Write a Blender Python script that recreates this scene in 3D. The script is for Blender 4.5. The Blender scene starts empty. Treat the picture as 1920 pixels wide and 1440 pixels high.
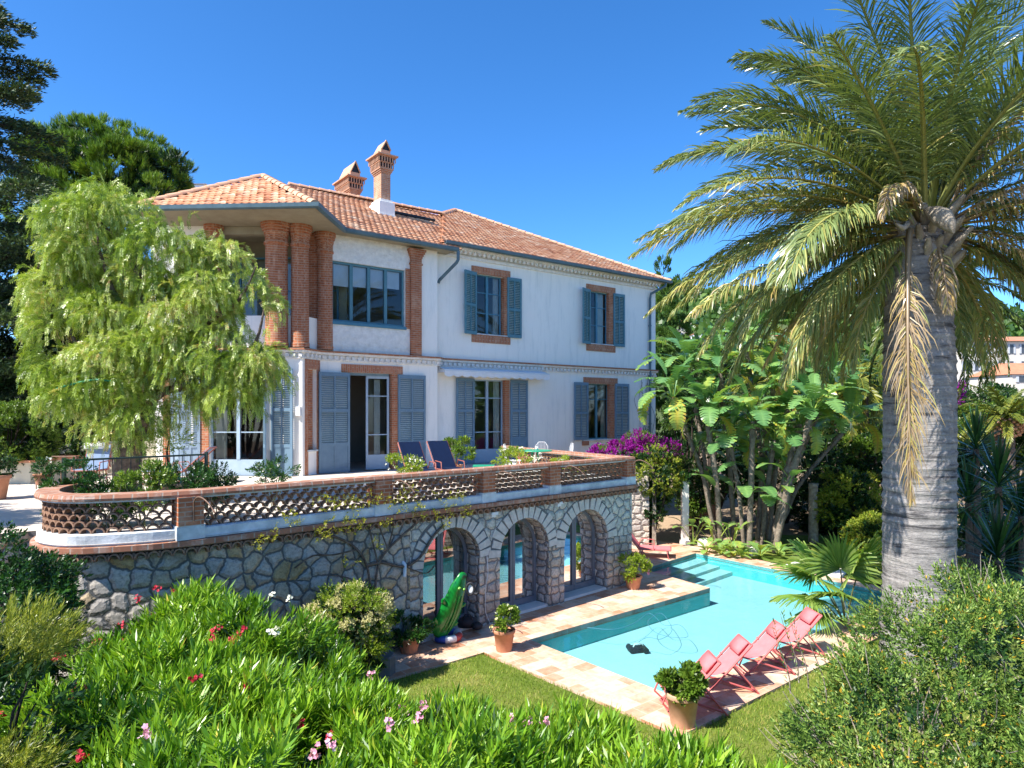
import bpy, math, random
import numpy as np
from mathutils import Vector
from mathutils.geometry import tessellate_polygon
random.seed(11)
rng = np.random.default_rng(7)
scene = bpy.context.scene
col = bpy.context.collection
R = math.radians
CZ = 4.5; FPX = 1250.0; CX = 960.0; HY = 770.0     # eye height, focal length and horizon of the photograph

def at(px, py, d):
    return Vector(((px-CX)/FPX*d, d, CZ-(py-HY)/FPX*d))
def gnd(px, py, z=0.0):
    d = (CZ-z)*FPX/(py-HY)
    return Vector(((px-CX)/FPX*d, d, z))

def smooth3(pts, n=4):
    pts = [Vector(p) for p in pts]; out = []
    for i in range(len(pts)-1):
        p0, p1, p2, p3 = pts[max(i-1,0)], pts[i], pts[i+1], pts[min(i+2,len(pts)-1)]
        for k in range(n):
            t_ = k/n; out.append(.5*((2*p1)+(p2-p0)*t_+(2*p0-5*p1+4*p2-p3)*t_*t_+(3*p1-p0-3*p2+p3)*t_**3))
    out.append(pts[-1]); return out

# ------------------------------------------------------------------ bookkeeping
ORG = {}
def tag(o, label=None, cat=None, group=None, kind=None):
    if label: o['label'] = label
    if cat: o['category'] = cat
    if group: o['group'] = group
    if kind: o['kind'] = kind
    return o
def thing(name, loc, label, cat, group=None):
    o = bpy.data.objects.new(name, None); col.objects.link(o)
    o.location = loc; o.empty_display_size = .2
    ORG[o.name] = Vector(loc)
    return tag(o, label, cat, group)
def copy_tree(o, parent=None):
    c = o.copy(); col.objects.link(c); c.parent = parent
    for ch in o.children:
        copy_tree(ch, c)
    return c
def link(name, me, mat, parent=None, org=None):
    o = bpy.data.objects.new(name, me); col.objects.link(o)
    if parent is not None:
        o.parent = parent; ORG[o.name] = ORG[parent.name]
    else:
        o.location = org; ORG[o.name] = Vector(org)
    for m in (mat if isinstance(mat, (list, tuple)) else [mat]): me.materials.append(m)
    return o
def prep(V, parent, org):
    """world vertices -> local to the thing; returns (V, org)"""
    V = np.asarray(V, dtype=np.float64).reshape(-1, 3)
    if parent is not None: o = ORG[parent.name]
    elif org is not None: o = Vector(org)
    else: o = Vector(((V[:,0].min()+V[:,0].max())/2, (V[:,1].min()+V[:,1].max())/2, V[:,2].min()))
    return V-np.array(o), o

class MB:
    """collects shapes; build() links them as ONE mesh object. UVs are in metres along each face."""
    def __init__(s, uvrot=0.0): s.v = []; s.f = []; s.m = []; s.sm = []; s.uvrot = uvrot
    def add(s, vs, fs, m=0, smooth=False):
        b = len(s.v); s.v += [tuple(v) for v in vs]
        for f in fs: s.f.append([b+i for i in f]); s.m.append(m); s.sm.append(smooth)
        return s
    def pbox(s, o, a, b, c, m=0):
        o, a, b, c = map(Vector, (o, a, b, c))
        vs = [o, o+a, o+a+b, o+b, o+c, o+a+c, o+a+b+c, o+b+c]
        fs = [(0,3,2,1),(4,5,6,7),(0,1,5,4),(1,2,6,5),(2,3,7,6),(3,0,4,7)]
        if a.cross(b).dot(c) < 0: fs = [f[::-1] for f in fs]
        return s.add(vs, fs, m)
    def box(s, x0, y0, z0, x1, y1, z1, m=0): return s.pbox((x0,y0,z0),(x1-x0,0,0),(0,y1-y0,0),(0,0,z1-z0), m)
    def fbox(s, F, s0, s1, z0, z1, d0, d1, m=0):
        """box on a facade frame: along s, up z, from d0 to d1 out of the wall"""
        p = F.P(s0, z0, d0)
        return s.pbox(p, F.u3*(s1-s0), F.n3*(d1-d0), Vector((0,0,z1-z0)), m)
    def tube(s, pts, rad, seg=8, m=0, cap=True, smooth=True):
        pts = [Vector(p) for p in pts]; n = len(pts)
        if not hasattr(rad, '__len__'): rad = [rad]*n
        vs = []; ref = None
        for i, p in enumerate(pts):
            t = (pts[min(i+1,n-1)]-pts[max(i-1,0)])
            if t.length < 1e-9: t = Vector((0,0,1))
            t.normalize()
            if ref is None:
                ref = t.cross(Vector((0,0,1)) if abs(t.z) < .9 else Vector((1,0,0))).normalized()
            ref = (ref-t*ref.dot(t))
            ref = ref.normalized() if ref.length > 1e-6 else t.orthogonal().normalized()
            bt = t.cross(ref)
            for k in range(seg):
                a = 2*math.pi*k/seg
                vs.append(p+(ref*math.cos(a)+bt*math.sin(a))*rad[i])
        fs = []
        for i in range(n-1):
            for k in range(seg):
                k2 = (k+1) % seg
                fs.append((i*seg+k, i*seg+k2, (i+1)*seg+k2, (i+1)*seg+k))
        s.add(vs, fs, m, smooth)
        if cap:
            s.add(vs[:seg], [tuple(range(seg))[::-1]], m); s.add(vs[-seg:], [tuple(range(seg))], m)
        return s
    def lathe(s, prof, c, seg=24, m=0, sx=1, sy=1, smooth=True):
        c = Vector(c); vs = []
        for r, z in prof:
            for k in range(seg):
                a = 2*math.pi*k/seg
                vs.append(c+Vector((r*math.cos(a)*sx, r*math.sin(a)*sy, z)))
        fs = []
        for i in range(len(prof)-1):
            for k in range(seg):
                k2 = (k+1) % seg
                fs.append((i*seg+k, i*seg+k2, (i+1)*seg+k2, (i+1)*seg+k))
        return s.add(vs, fs, m, smooth)
    def sweep(s, path, prof, m=0, closed_prof=True, caps=True):
        """path: list of (x,y); prof: list of (offset to the right of travel, z)"""
        n = len(path); P = [Vector((p[0], p[1])) for p in path]; rows = []
        for i in range(n):
            d0 = (P[i]-P[i-1]).normalized() if i > 0 else None
            d1 = (P[i+1]-P[i]).normalized() if i < n-1 else None
            if d0 is None: d0 = d1
            if d1 is None: d1 = d0
            n0 = Vector((d0.y, -d0.x)); n1 = Vector((d1.y, -d1.x))
            nn = (n0+n1).normalized(); k = 1/max(.5, nn.dot(n0))
            rows.append([(P[i].x+nn.x*o*k, P[i].y+nn.y*o*k, z) for o, z in prof])
        q = len(prof); vs = [v for r in rows for v in r]; fs = []
        for i in range(n-1):
            for j in range(q if closed_prof else q-1):
                j2 = (j+1) % q
                fs.append((i*q+j, (i+1)*q+j, (i+1)*q+j2, i*q+j2))
        s.add(vs, fs, m)
        if caps: s.add(rows[0], [tuple(range(q))], m); s.add(rows[-1], [tuple(range(q))[::-1]], m)
        return s
    def build(s, name, mat, parent=None, org=None):
        V, o = prep(s.v, parent, org)
        me = bpy.data.meshes.new(name)
        me.from_pydata(V.tolist(), [], s.f); 
        me.polygons.foreach_set('material_index', s.m)
        me.polygons.foreach_set('use_smooth', s.sm)
        # box-style UVs in metres, along the horizontal tangent and up the slope of every face
        nl = len(me.loops); W = np.asarray(s.v, dtype=np.float64)
        li = np.empty(nl, dtype=np.int32); me.loops.foreach_get('vertex_index', li)
        nrm = np.empty(len(me.polygons)*3); me.polygons.foreach_get('normal', nrm); nrm = nrm.reshape(-1,3)
        lt = np.empty(len(me.polygons), dtype=np.int32); me.polygons.foreach_get('loop_total', lt)
        N = np.repeat(nrm, lt, axis=0); P = W[li]
        T = np.stack([-N[:,1], N[:,0], np.zeros(nl)], 1); tl = np.linalg.norm(T, axis=1)
        flat = tl < .05
        T = T/np.maximum(tl, 1e-6)[:,None]
        B = np.cross(N, T)
        ca, sa = math.cos(s.uvrot), math.sin(s.uvrot)
        U = np.where(flat, P[:,0]*ca+P[:,1]*sa, (P*T).sum(1))
        Vv = np.where(flat, -P[:,0]*sa+P[:,1]*ca, (P*B).sum(1))
        uv = me.uv_layers.new(name='UVMap')
        uv.data.foreach_set('uv', np.stack([U, Vv], 1).astype(np.float32).ravel())
        me.update()
        return link(name, me, mat, parent, o)

def fast(name, V, F, mat, parent=None, org=None, tint=None, smooth=False):
    """V (n,3), F (m,k) int array"""
    V, o = prep(V, parent, org)
    F = np.asarray(F, dtype=np.int32); k = F.shape[1]
    me = bpy.data.meshes.new(name)
    me.vertices.add(len(V)); me.vertices.foreach_set('co', V.astype(np.float32).ravel())
    me.loops.add(F.size); me.loops.foreach_set('vertex_index', F.ravel())
    me.polygons.add(len(F)); me.polygons.foreach_set('loop_start', np.arange(0, F.size, k, dtype=np.int32))
    if smooth: me.polygons.foreach_set('use_smooth', np.ones(len(F), dtype=bool))
    if tint is not None:
        a = me.attributes.new('tint', 'FLOAT', 'POINT'); a.data.foreach_set('value', np.asarray(tint, dtype=np.float32))
    me.update(calc_edges=True)
    return link(name, me, mat, parent, o)

def sheet(name, outer, z, mat, holes=(), parent=None, thick=0.0, uvrot=0.0, label=None):
    polys = [[Vector((p[0], p[1], 0)) for p in outer]]+[[Vector((p[0], p[1], 0)) for p in h] for h in holes]
    tris = tessellate_polygon(polys); flat = [p for q in polys for p in q]
    mb = MB(uvrot); fs = []
    for t in tris:
        a, b, c = (flat[i] for i in t)
        fs.append(tuple(t) if (b-a).cross(c-a).z > 0 else tuple(t)[::-1])
    mb.add([(p.x, p.y, z) for p in flat], fs)
    if thick:
        for q in polys:
            n = len(q)
            for i in range(n):
                a, b = q[i], q[(i+1) % n]
                mb.add([(a.x,a.y,z),(b.x,b.y,z),(b.x,b.y,z-thick),(a.x,a.y,z-thick)], [(0,1,2,3)])
    return mb.build(name, mat, parent, org=(0,0,0) if parent is None else None)

class Face:
    """a vertical facade: origin, direction; pixel columns of the photograph turn into distances along it"""
    def __init__(s, o, ang=None, to=None):
        s.o = Vector(o)
        d = Vector((math.cos(ang), math.sin(ang))) if to is None else (Vector(to)-Vector(o)).normalized()
        s.u = d; s.n = Vector((d.y, -d.x)); s.u3 = Vector((d.x, d.y, 0)); s.n3 = Vector((s.n.x, s.n.y, 0))
    def P(s, t, z, d=0): return Vector((s.o.x+s.u.x*t+s.n.x*d, s.o.y+s.u.y*t+s.n.y*d, z))
    def s(s_, px, d=0):
        k = (px-CX)/FPX; ox = s_.o.x+s_.n.x*d; oy = s_.o.y+s_.n.y*d
        return (k*oy-ox)/(s_.u.x-k*s_.u.y)
    def z(s_, px, py, d=0):
        y = s_.P(s_.s(px, d), 0, d).y
        return CZ-(py-HY)/FPX*y

# ------------------------------------------------------------------ materials
def nodes(name):
    m = bpy.data.materials.new(name); m.use_nodes = True
    nt = m.node_tree; nt.nodes.clear()
    out = nt.nodes.new('ShaderNodeOutputMaterial')
    return m, nt, out
def N(nt, t, **kw):
    n = nt.nodes.new(t)
    for k, v in kw.items():
        if k.startswith('i_'):
            key = k[2:].replace('_', ' ')
            n.inputs[key].default_value = v
        else: setattr(n, k, v)
    return n
def rgb(c): return (c[0], c[1], c[2], 1)
def principled(nt, out, rough=.7, spec=.3, metal=0):
    p = nt.nodes.new('ShaderNodeBsdfPrincipled')
    p.inputs['Roughness'].default_value = rough; p.inputs['Specular IOR Level'].default_value = spec
    p.inputs['Metallic'].default_value = metal
    nt.links.new(p.outputs[0], out.inputs[0]); return p
def ramp(nt, fac, stops, interp='LINEAR'):
    r = nt.nodes.new('ShaderNodeValToRGB'); r.color_ramp.interpolation = interp
    e = r.color_ramp.elements
    while len(e) < len(stops): e.new(.5)
    for i, (p, c) in enumerate(stops): e[i].position = p; e[i].color = rgb(c) if len(c) == 3 else c
    nt.links.new(fac, r.inputs[0]); return r.outputs[0]
def mixc(nt, fac, a, b, mode='MIX'):
    m = nt.nodes.new('ShaderNodeMix'); m.data_type = 'RGBA'; m.blend_type = mode
    for sock, val in ((m.inputs[0], fac), (m.inputs[6], a), (m.inputs[7], b)):
        if isinstance(val, (int, float)): sock.default_value = val
        elif isinstance(val, tuple): sock.default_value = rgb(val)
        else: nt.links.new(val, sock)
    return m.outputs[2]
def noise(nt, vec, scale, detail=4, rough=.6):
    n = N(nt, 'ShaderNodeTexNoise'); n.inputs['Scale'].default_value = scale
    n.inputs['Detail'].default_value = detail; n.inputs['Roughness'].default_value = rough
    if vec is not None: nt.links.new(vec, n.inputs['Vector'])
    return n.outputs['Fac'], n.outputs['Color']
def bump(nt, h, p, strength=.5, dist=.02):
    b = nt.nodes.new('ShaderNodeBump'); b.inputs['Strength'].default_value = strength; b.inputs['Distance'].default_value = dist
    nt.links.new(h, b.inputs['Height']); nt.links.new(b.outputs[0], p.inputs['Normal']); return b
def math_(nt, op, a, b=None):
    m = nt.nodes.new('ShaderNodeMath'); m.operation = op
    for i, v in enumerate((a, b)):
        if v is None: continue
        if isinstance(v, (int, float)): m.inputs[i].default_value = v
        else: nt.links.new(v, m.inputs[i])
    return m.outputs[0]

def plain(name, c, c2=None, scale=3.0, rough=.7, spec=.3, metal=0, bs=0, bd=.01, bscale=None, detail=5):
    m, nt, out = nodes(name); p = principled(nt, out, rough, spec, metal)
    tc = N(nt, 'ShaderNodeTexCoord').outputs['Object']
    f, _ = noise(nt, tc, scale, detail)
    c2 = c2 or tuple(x*.8 for x in c)
    nt.links.new(ramp(nt, f, [(.3, c2), (.7, c)]), p.inputs['Base Color'])
    if bs:
        f2, _ = noise(nt, tc, bscale or scale*4, 6); bump(nt, f2, p, bs, bd)
    return m

def brick(name, c1, c2, mort, bw=.22, rh=.07, ms=.01, rot=0, bmp=.4, offset=.5, nz=6, light=None):
    m, nt, out = nodes(name); p = principled(nt, out, .85, .2)
    uv = N(nt, 'ShaderNodeTexCoord').outputs['UV']
    mp = N(nt, 'ShaderNodeMapping'); mp.inputs['Rotation'].default_value = (0,0,rot)
    nt.links.new(uv, mp.inputs[0])
    f, c = noise(nt, mp.outputs[0], 9, 3)
    vm = N(nt, 'ShaderNodeVectorMath', operation='MULTIPLY_ADD')
    nt.links.new(c, vm.inputs[0]); vm.inputs[1].default_value = (.012,.012,0); nt.links.new(mp.outputs[0], vm.inputs[2])
    b = N(nt, 'ShaderNodeTexBrick'); b.offset = offset
    nt.links.new(vm.outputs[0], b.inputs['Vector'])
    b.inputs['Color1'].default_value = rgb(c1); b.inputs['Color2'].default_value = rgb(c2); b.inputs['Mortar'].default_value = rgb(mort)
    b.inputs['Scale'].default_value = 1; b.inputs['Mortar Size'].default_value = ms; b.inputs['Mortar Smooth'].default_value = .3
    b.inputs['Brick Width'].default_value = bw; b.inputs['Row Height'].default_value = rh; b.inputs['Bias'].default_value = 0
    f2, _ = noise(nt, uv, nz, 6, .7)
    cc = mixc(nt, math_(nt, 'MULTIPLY', f2, .55), b.outputs['Color'], tuple(x*.55 for x in c1))
    if light:
        f3, _ = noise(nt, uv, 2.3, 5, .7)
        cc = mixc(nt, math_(nt, 'MULTIPLY', ramp(nt, f3, [(.5,(0,0,0)),(.7,(1,1,1))]), .6), cc, light)
    nt.links.new(cc, p.inputs['Base Color'])
    h = math_(nt, 'SUBTRACT', math_(nt, 'MULTIPLY', f2, .5), b.outputs['Fac'])
    bump(nt, h, p, bmp, .012)
    return m

def stone(name, scale, mort, stops, width=.06, stretch=(1,1), bmp=.9, rnd=.85, metric=None):
    m, nt, out = nodes(name); p = principled(nt, out, .85, .25)
    uv = N(nt, 'ShaderNodeTexCoord').outputs['UV']
    f, c = noise(nt, uv, 2.6, 3)
    vm = N(nt, 'ShaderNodeVectorMath', operation='MULTIPLY_ADD')
    nt.links.new(c, vm.inputs[0]); vm.inputs[1].default_value = (.16,.16,0)
    sc = N(nt, 'ShaderNodeVectorMath', operation='MULTIPLY'); sc.inputs[1].default_value = (stretch[0], stretch[1], 0)
    nt.links.new(uv, sc.inputs[0]); nt.links.new(sc.outputs[0], vm.inputs[2])
    f8, c8 = noise(nt, uv, 14, 4)
    vm2 = N(nt, 'ShaderNodeVectorMath', operation='MULTIPLY_ADD')
    nt.links.new(c8, vm2.inputs[0]); vm2.inputs[1].default_value = (.055,.055,0); nt.links.new(vm.outputs[0], vm2.inputs[2])
    big, _ = noise(nt, uv, .7, 5, .7)
    e = N(nt, 'ShaderNodeTexVoronoi', feature='DISTANCE_TO_EDGE', voronoi_dimensions='2D'); e.inputs['Scale'].default_value = scale
    v = N(nt, 'ShaderNodeTexVoronoi', feature='F1', voronoi_dimensions='2D'); v.inputs['Scale'].default_value = scale
    for q in (e, v): q.inputs['Randomness'].default_value = rnd; nt.links.new(vm2.outputs[0], q.inputs['Vector'])
    mask = ramp(nt, e.outputs['Distance'], [(width, (0,0,0)), (width+.045, (1,1,1))])
    sep = N(nt, 'ShaderNodeSeparateColor'); nt.links.new(v.outputs['Color'], sep.inputs[0])
    sc_ = ramp(nt, sep.outputs[0], stops)
    g, _ = noise(nt, uv, 18, 6, .75)
    sc2 = mixc(nt, 1.0, sc_, ramp(nt, g, [(.32,(.45,.45,.45)),(.5,(.9,.9,.88)),(.7,(1.2,1.16,1.1))]), 'MULTIPLY')
    g2, _ = noise(nt, uv, 30, 4)
    mo = ramp(nt, g2, [(.3, tuple(x*.7 for x in mort)), (.7, mort)])
    fin = mixc(nt, mask, mo, sc2)
    fin = mixc(nt, 1.0, fin, ramp(nt, big, [(.35,(.62,.64,.62)),(.5,(.95,.95,.95)),(.7,(1.12,1.08,1.0))]), 'MULTIPLY')
    nt.links.new(fin, p.inputs['Base Color'])
    h = ramp(nt, e.outputs['Distance'], [(width*.6, (0,0,0)), (width+.2, (1,1,1))])
    hh = math_(nt, 'ADD', h, math_(nt, 'MULTIPLY', g, .35))
    bump(nt, hh, p, bmp, .045)
    return m

def leafmat(name, stops, trans=.35, rough=.42, spec=.45):
    m, nt, out = nodes(name)
    a = N(nt, 'ShaderNodeAttribute', attribute_name='tint')
    c = ramp(nt, a.outputs['Fac'], stops)
    p = nt.nodes.new('ShaderNodeBsdfPrincipled'); p.inputs['Roughness'].default_value = rough
    p.inputs['Specular IOR Level'].default_value = spec
    nt.links.new(c, p.inputs['Base Color'])
    t = nt.nodes.new('ShaderNodeBsdfTranslucent')
    nt.links.new(mixc(nt, 1.0, c, (1.25,1.25,.55), 'MULTIPLY'), t.inputs[0])
    mx = nt.nodes.new('ShaderNodeMixShader'); mx.inputs[0].default_value = trans
    nt.links.new(p.outputs[0], mx.inputs[1]); nt.links.new(t.outputs[0], mx.inputs[2]); nt.links.new(mx.outputs[0], out.inputs[0])
    return m

def glassmat(name, tint, refl=.25, wav=0):
    m, nt, out = nodes(name)
    tr = nt.nodes.new('ShaderNodeBsdfTransparent'); tr.inputs[0].default_value = rgb(tint)
    gl = nt.nodes.new('ShaderNodeBsdfGlossy'); gl.inputs['Roughness'].default_value = .02
    gl.inputs['Color'].default_value = (1,1,1,1)
    fr = nt.nodes.new('ShaderNodeLayerWeight'); fr.inputs['Blend'].default_value = .28
    f = math_(nt, 'ADD', math_(nt, 'MULTIPLY', fr.outputs['Fresnel'], .8), refl)
    f = math_(nt, 'MINIMUM', f, 1.0)
    mx = nt.nodes.new('ShaderNodeMixShader'); nt.links.new(f, mx.inputs[0])
    nt.links.new(tr.outputs[0], mx.inputs[1]); nt.links.new(gl.outputs[0], mx.inputs[2]); nt.links.new(mx.outputs[0], out.inputs[0])
    if wav:
        tc = N(nt, 'ShaderNodeTexCoord').outputs['Object']; n_, _ = noise(nt, tc, wav, 2)
        b = nt.nodes.new('ShaderNodeBump'); b.inputs['Strength'].default_value = .12; b.inputs['Distance'].default_value = .02
        nt.links.new(n_, b.inputs['Height']); nt.links.new(b.outputs[0], gl.inputs['Normal'])
    return m

MT = {}
def white_wall():
    m, nt, out = nodes('white_render'); p = principled(nt, out, .9, .15)
    tc = N(nt, 'ShaderNodeTexCoord').outputs['Object']
    f, _ = noise(nt, tc, .6, 6, .7)
    c = ramp(nt, f, [(.25,(.87,.83,.765)),(.6,(.91,.875,.815))])
    # faint rain streaks: noise stretched up the wall
    sc = N(nt, 'ShaderNodeVectorMath', operation='MULTIPLY'); sc.inputs[1].default_value = (3,3,.35)
    nt.links.new(tc, sc.inputs[0]); g, _ = noise(nt, sc.outputs[0], 1.6, 6, .75)
    c = mixc(nt, 1.0, c, ramp(nt, g, [(.3,(.84,.86,.87)),(.5,(1,1,1))]), 'MULTIPLY')
    nt.links.new(c, p.inputs['Base Color'])
    h, _ = noise(nt, tc, 22, 5, .7); bump(nt, h, p, .35, .02)
    return m
MT['white'] = white_wall()
MT['stucco'] = plain('rough_stucco', (.86,.84,.80), (.68,.66,.62), 7, .95, .1, bs=1.0, bd=.05, bscale=9)
MT['soffit'] = plain('eave_boards', (.36,.32,.23), (.28,.24,.17), 3, .9)
MT['cream'] = plain('cream_plaster', (.60,.55,.42), (.5,.46,.36), 2, .9, .15, bs=.2)
MT['brick'] = brick('red_brick', (.50,.17,.075), (.33,.10,.045), (.42,.33,.25), light=(.60,.36,.24))
MT['brickv'] = brick('soldier_brick', (.52,.19,.09), (.36,.12,.06), (.45,.35,.27), rot=R(90), light=(.60,.38,.26))
MT['brickold'] = brick('weathered_brick', (.42,.19,.115), (.28,.12,.075), (.40,.34,.28), bw=.2, rh=.2, ms=.012, light=(.58,.47,.40), offset=0)
MT['brickpale'] = brick('chimney_brick', (.55,.28,.16), (.42,.18,.10), (.50,.40,.30), light=(.62,.45,.32))
MT['tile'] = None
MT['blue'] = plain('grey_blue_paint', (.16,.25,.33), (.12,.20,.275), 5, .55, .35, bs=.15, bd=.004)
MT['bluedeep'] = plain('deep_blue_paint', (.075,.22,.31), (.05,.17,.25), 5, .5, .35)
MT['bluegreen'] = plain('teal_blue_paint', (.10,.23,.28), (.07,.18,.23), 5, .55, .35)
MT['gutter'] = plain('gutter_paint', (.10,.17,.20), (.07,.12,.15), 4, .45, .4)
MT['frame'] = plain('pale_frame_paint', (.36,.46,.56), (.3,.4,.5), 5, .5, .35)
MT['greyframe'] = plain('grey_door_frame', (.17,.185,.215), (.13,.145,.17), 5, .5, .4)
MT['glass'] = glassmat('window_glass', (.75,.85,.9), .03)
MT['doorglass'] = glassmat('door_glass', (.6,.7,.72), .26)
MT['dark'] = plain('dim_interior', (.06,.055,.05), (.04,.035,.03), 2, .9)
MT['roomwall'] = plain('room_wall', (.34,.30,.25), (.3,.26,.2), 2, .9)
MT['wood'] = plain('dark_wood_and_dim_room', (.06,.03,.02), (.035,.02,.012), 6, .5)
MT['curtain'] = plain('linen_curtain', (.62,.58,.50), (.5,.46,.4), 4, .95)
MT['blind'] = plain('white_blind', (.8,.8,.8), (.7,.7,.7), 4, .9)
MT['stoneL'] = stone('rubble_stone_dark_joints', 3.9, (.15,.15,.145), [(.0,(.38,.355,.32)),(.25,(.54,.49,.43)),(.5,(.44,.415,.39)),(.68,(.62,.565,.48)),(.82,(.47,.44,.40)),(.94,(.52,.38,.20)),(1,(.54,.46,.37))], .045)
MT['stoneR'] = stone('pale_polygonal_stone', 4.3, (.25,.25,.24), [(0,(.52,.51,.47)),(.4,(.66,.64,.58)),(.7,(.58,.57,.52)),(1,(.70,.65,.57))], .038)
MT['stonepier'] = stone('squared_stone', 4.3, (.25,.22,.205), [(0,(.56,.48,.43)),(.35,(.66,.59,.52)),(.6,(.50,.44,.41)),(.8,(.64,.54,.45)),(1,(.70,.66,.60))], .05, (.82,1.12), .9, .42)
MT['voussoir'] = plain('arch_stone', (.62,.58,.52), (.45,.42,.38), 9, .9, .2, bs=.8, bd=.03, bscale=16)
MT['mortar'] = plain('mortar', (.17,.17,.165), (.12,.12,.12), 9, .95)
MT['whitebase'] = plain('weathered_white_kerb', (.72,.74,.74), (.36,.39,.40), 3.5, .9, .15, bs=.4, bd=.02, detail=8)
MT['terracotta'] = plain('terracotta', (.56,.27,.16), (.42,.19,.11), 7, .8, .2, bs=.15, bd=.006)
MT['terracotta_pale'] = plain('pale_terracotta', (.62,.37,.24), (.48,.27,.17), 7, .85, .2, bs=.15, bd=.006)
MT['scale'] = plain('scale_tile_clay', (.34,.20,.13), (.20,.12,.08), 8, .9, .1)
MT['soil'] = plain('potting_soil', (.05,.035,.025), (.03,.02,.015), 20, .95)
MT['pink'] = plain('coral_paint', (.56,.13,.125), (.48,.11,.105), 6, .5, .4)
MT['pinkcloth'] = plain('coral_canvas', (.70,.20,.21), (.60,.165,.175), 9, .85, .15)
MT['navy'] = plain('navy_canvas', (.004,.013,.045), (.003,.010,.035), 9, .85, .15)
MT['greycloth'] = plain('blue_grey_canvas', (.23,.30,.42), (.18,.25,.36), 9, .85, .15)
MT['redmetal'] = plain('brick_red_metal', (.33,.10,.07), (.27,.08,.06), 6, .5, .4)
MT['greenmetal'] = plain('green_metal', (.02,.30,.17), (.015,.25,.14), 6, .45, .4)
MT['iron'] = plain('rusted_iron', (.25,.15,.10), (.10,.06,.045), 12, .6, .3, metal=.3)
MT['whitemetal'] = plain('white_metal', (.75,.75,.74), (.6,.6,.6), 9, .5, .4)
MT['blackrail'] = plain('dark_green_rail', (.015,.035,.03), (.01,.025,.02), 5, .5, .4)
MT['black'] = plain('black_rubber_and_hollow', (.012,.013,.016), (.02,.02,.025), 8, .6, .4)
MT['croc'] = plain('green_vinyl', (.008,.22,.03), (.006,.13,.018), 9, .22, .6)
MT['crocbelly'] = plain('yellow_green_vinyl', (.18,.42,.05), (.1,.32,.04), 9, .25, .6)
MT['red'] = plain('red_vinyl', (.5,.05,.05), (.4,.04,.04), 9, .3, .6)
MT['bluevinyl'] = plain('blue_vinyl', (.03,.09,.45), (.025,.07,.35), 9, .3, .6)
MT['vinyl'] = plain('white_vinyl', (.75,.75,.75), (.68,.68,.7), 9, .3, .6)
MT['bark'] = plain('grey_brown_bark', (.22,.17,.13), (.07,.05,.04), 9, .95, .1, bs=1.0, bd=.04, bscale=14)
MT['darkbark'] = plain('dark_bark', (.09,.07,.055), (.04,.03,.025), 9, .95, .1, bs=.8, bd=.03)
MT['stem'] = plain('green_stem', (.15,.17,.07), (.10,.11,.05), 9, .8)
MT['paletrunk'] = plain('pale_fibrous_trunk', (.42,.37,.30), (.20,.16,.12), 8, .95, .1, bs=.9, bd=.03, bscale=18)
MT['earth'] = plain('garden_earth', (.30,.22,.15), (.19,.14,.09), 1.6, .95, .1, bs=.6, bd=.03, bscale=20)
MT['sand'] = plain('sandy_gravel', (.42,.31,.20), (.30,.21,.14), 14, .95, .1, bs=.6, bd=.02, bscale=40)
MT['paver'] = plain('pale_terrace_paving', (.62,.54,.46), (.48,.41,.35), 2.5, .85, .2, bs=.2, bd=.01, detail=8)
MT['slab'] = plain('white_stone_slab', (.78,.75,.70), (.68,.65,.6), 4, .85, .2)
MT['pool'] = plain('pool_liner', (.49,.62,.64), (.43,.58,.61), 1.3, .6, .3, detail=8)
MT['poolwallshade'] = plain('shaded_pool_wall_liner', (.12,.55,.57), (.10,.50,.53), 1.3, .6, .3)  # same liner in darker teal: the wall's shade put into the colour
SUN_E, SKY_S, SKY_AIR, SKY_DUST, SKY_OZ, SKY_SAT, EXPO = 4.6, .15, .62, .4, 5.0, 1.22, 1.2
# ================================================================== the villa
FR = Face((-2.554, 22.80), R(37.3))                 # right wing
FL = Face((-2.372, 22.56), R(37.3))                 # left wing, 0.3 m proud
c1p = FL.P(FL.s(600), 0); C1 = Vector((c1p.x, c1p.y))
T1 = Vector((-6.04, 19.20)); T0 = Vector((-10.3, 19.36))
FT = Face(T0, to=T1)                                # tower front
FC = Face(T1, to=C1)                                # narrow splayed face with the niche
ZT = 2.61; ZS = 6.28; ZG = 9.92; ZGR = 10.2; EX = 0.0
def wallpanel(mb, F, s0, s1, z0, z1, holes=(), depth=.22, m=0, mj=None):
    ss = sorted({s0, s1, *[min(max(h[0], s0), s1) for h in holes], *[min(max(h[1], s0), s1) for h in holes]})
    zs = sorted({z0, z1, *[h[2] for h in holes], *[h[3] for h in holes]}); zs = [z for z in zs if z0 <= z <= z1]
    for i in range(len(ss)-1):
        for j in range(len(zs)-1):
            cs = (ss[i]+ss[i+1])/2; cz = (zs[j]+zs[j+1])/2
            if any(h[0] < cs < h[1] and h[2] < cz < h[3] for h in holes): continue
            mb.add([F.P(ss[i], zs[j]), F.P(ss[i+1], zs[j]), F.P(ss[i+1], zs[j+1]), F.P(ss[i], zs[j+1])], [(0,1,2,3)], m)
            mb.add([F.P(ss[i], zs[j], -depth), F.P(ss[i+1], zs[j], -depth), F.P(ss[i+1], zs[j+1], -depth), F.P(ss[i], zs[j+1], -depth)], [(3,2,1,0)], m)
    for h in holes:
        a, b, c, d = h[:4]; q = m if mj is None else mj
        for (p, r) in (((a,c),(a,d)), ((b,d),(b,c)), ((a,d),(b,d)), ((b,c),(a,c))):
            mb.add([F.P(p[0],p[1]), F.P(r[0],r[1]), F.P(r[0],r[1],-depth), F.P(p[0],p[1],-depth)], [(0,1,2,3)], q)

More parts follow.
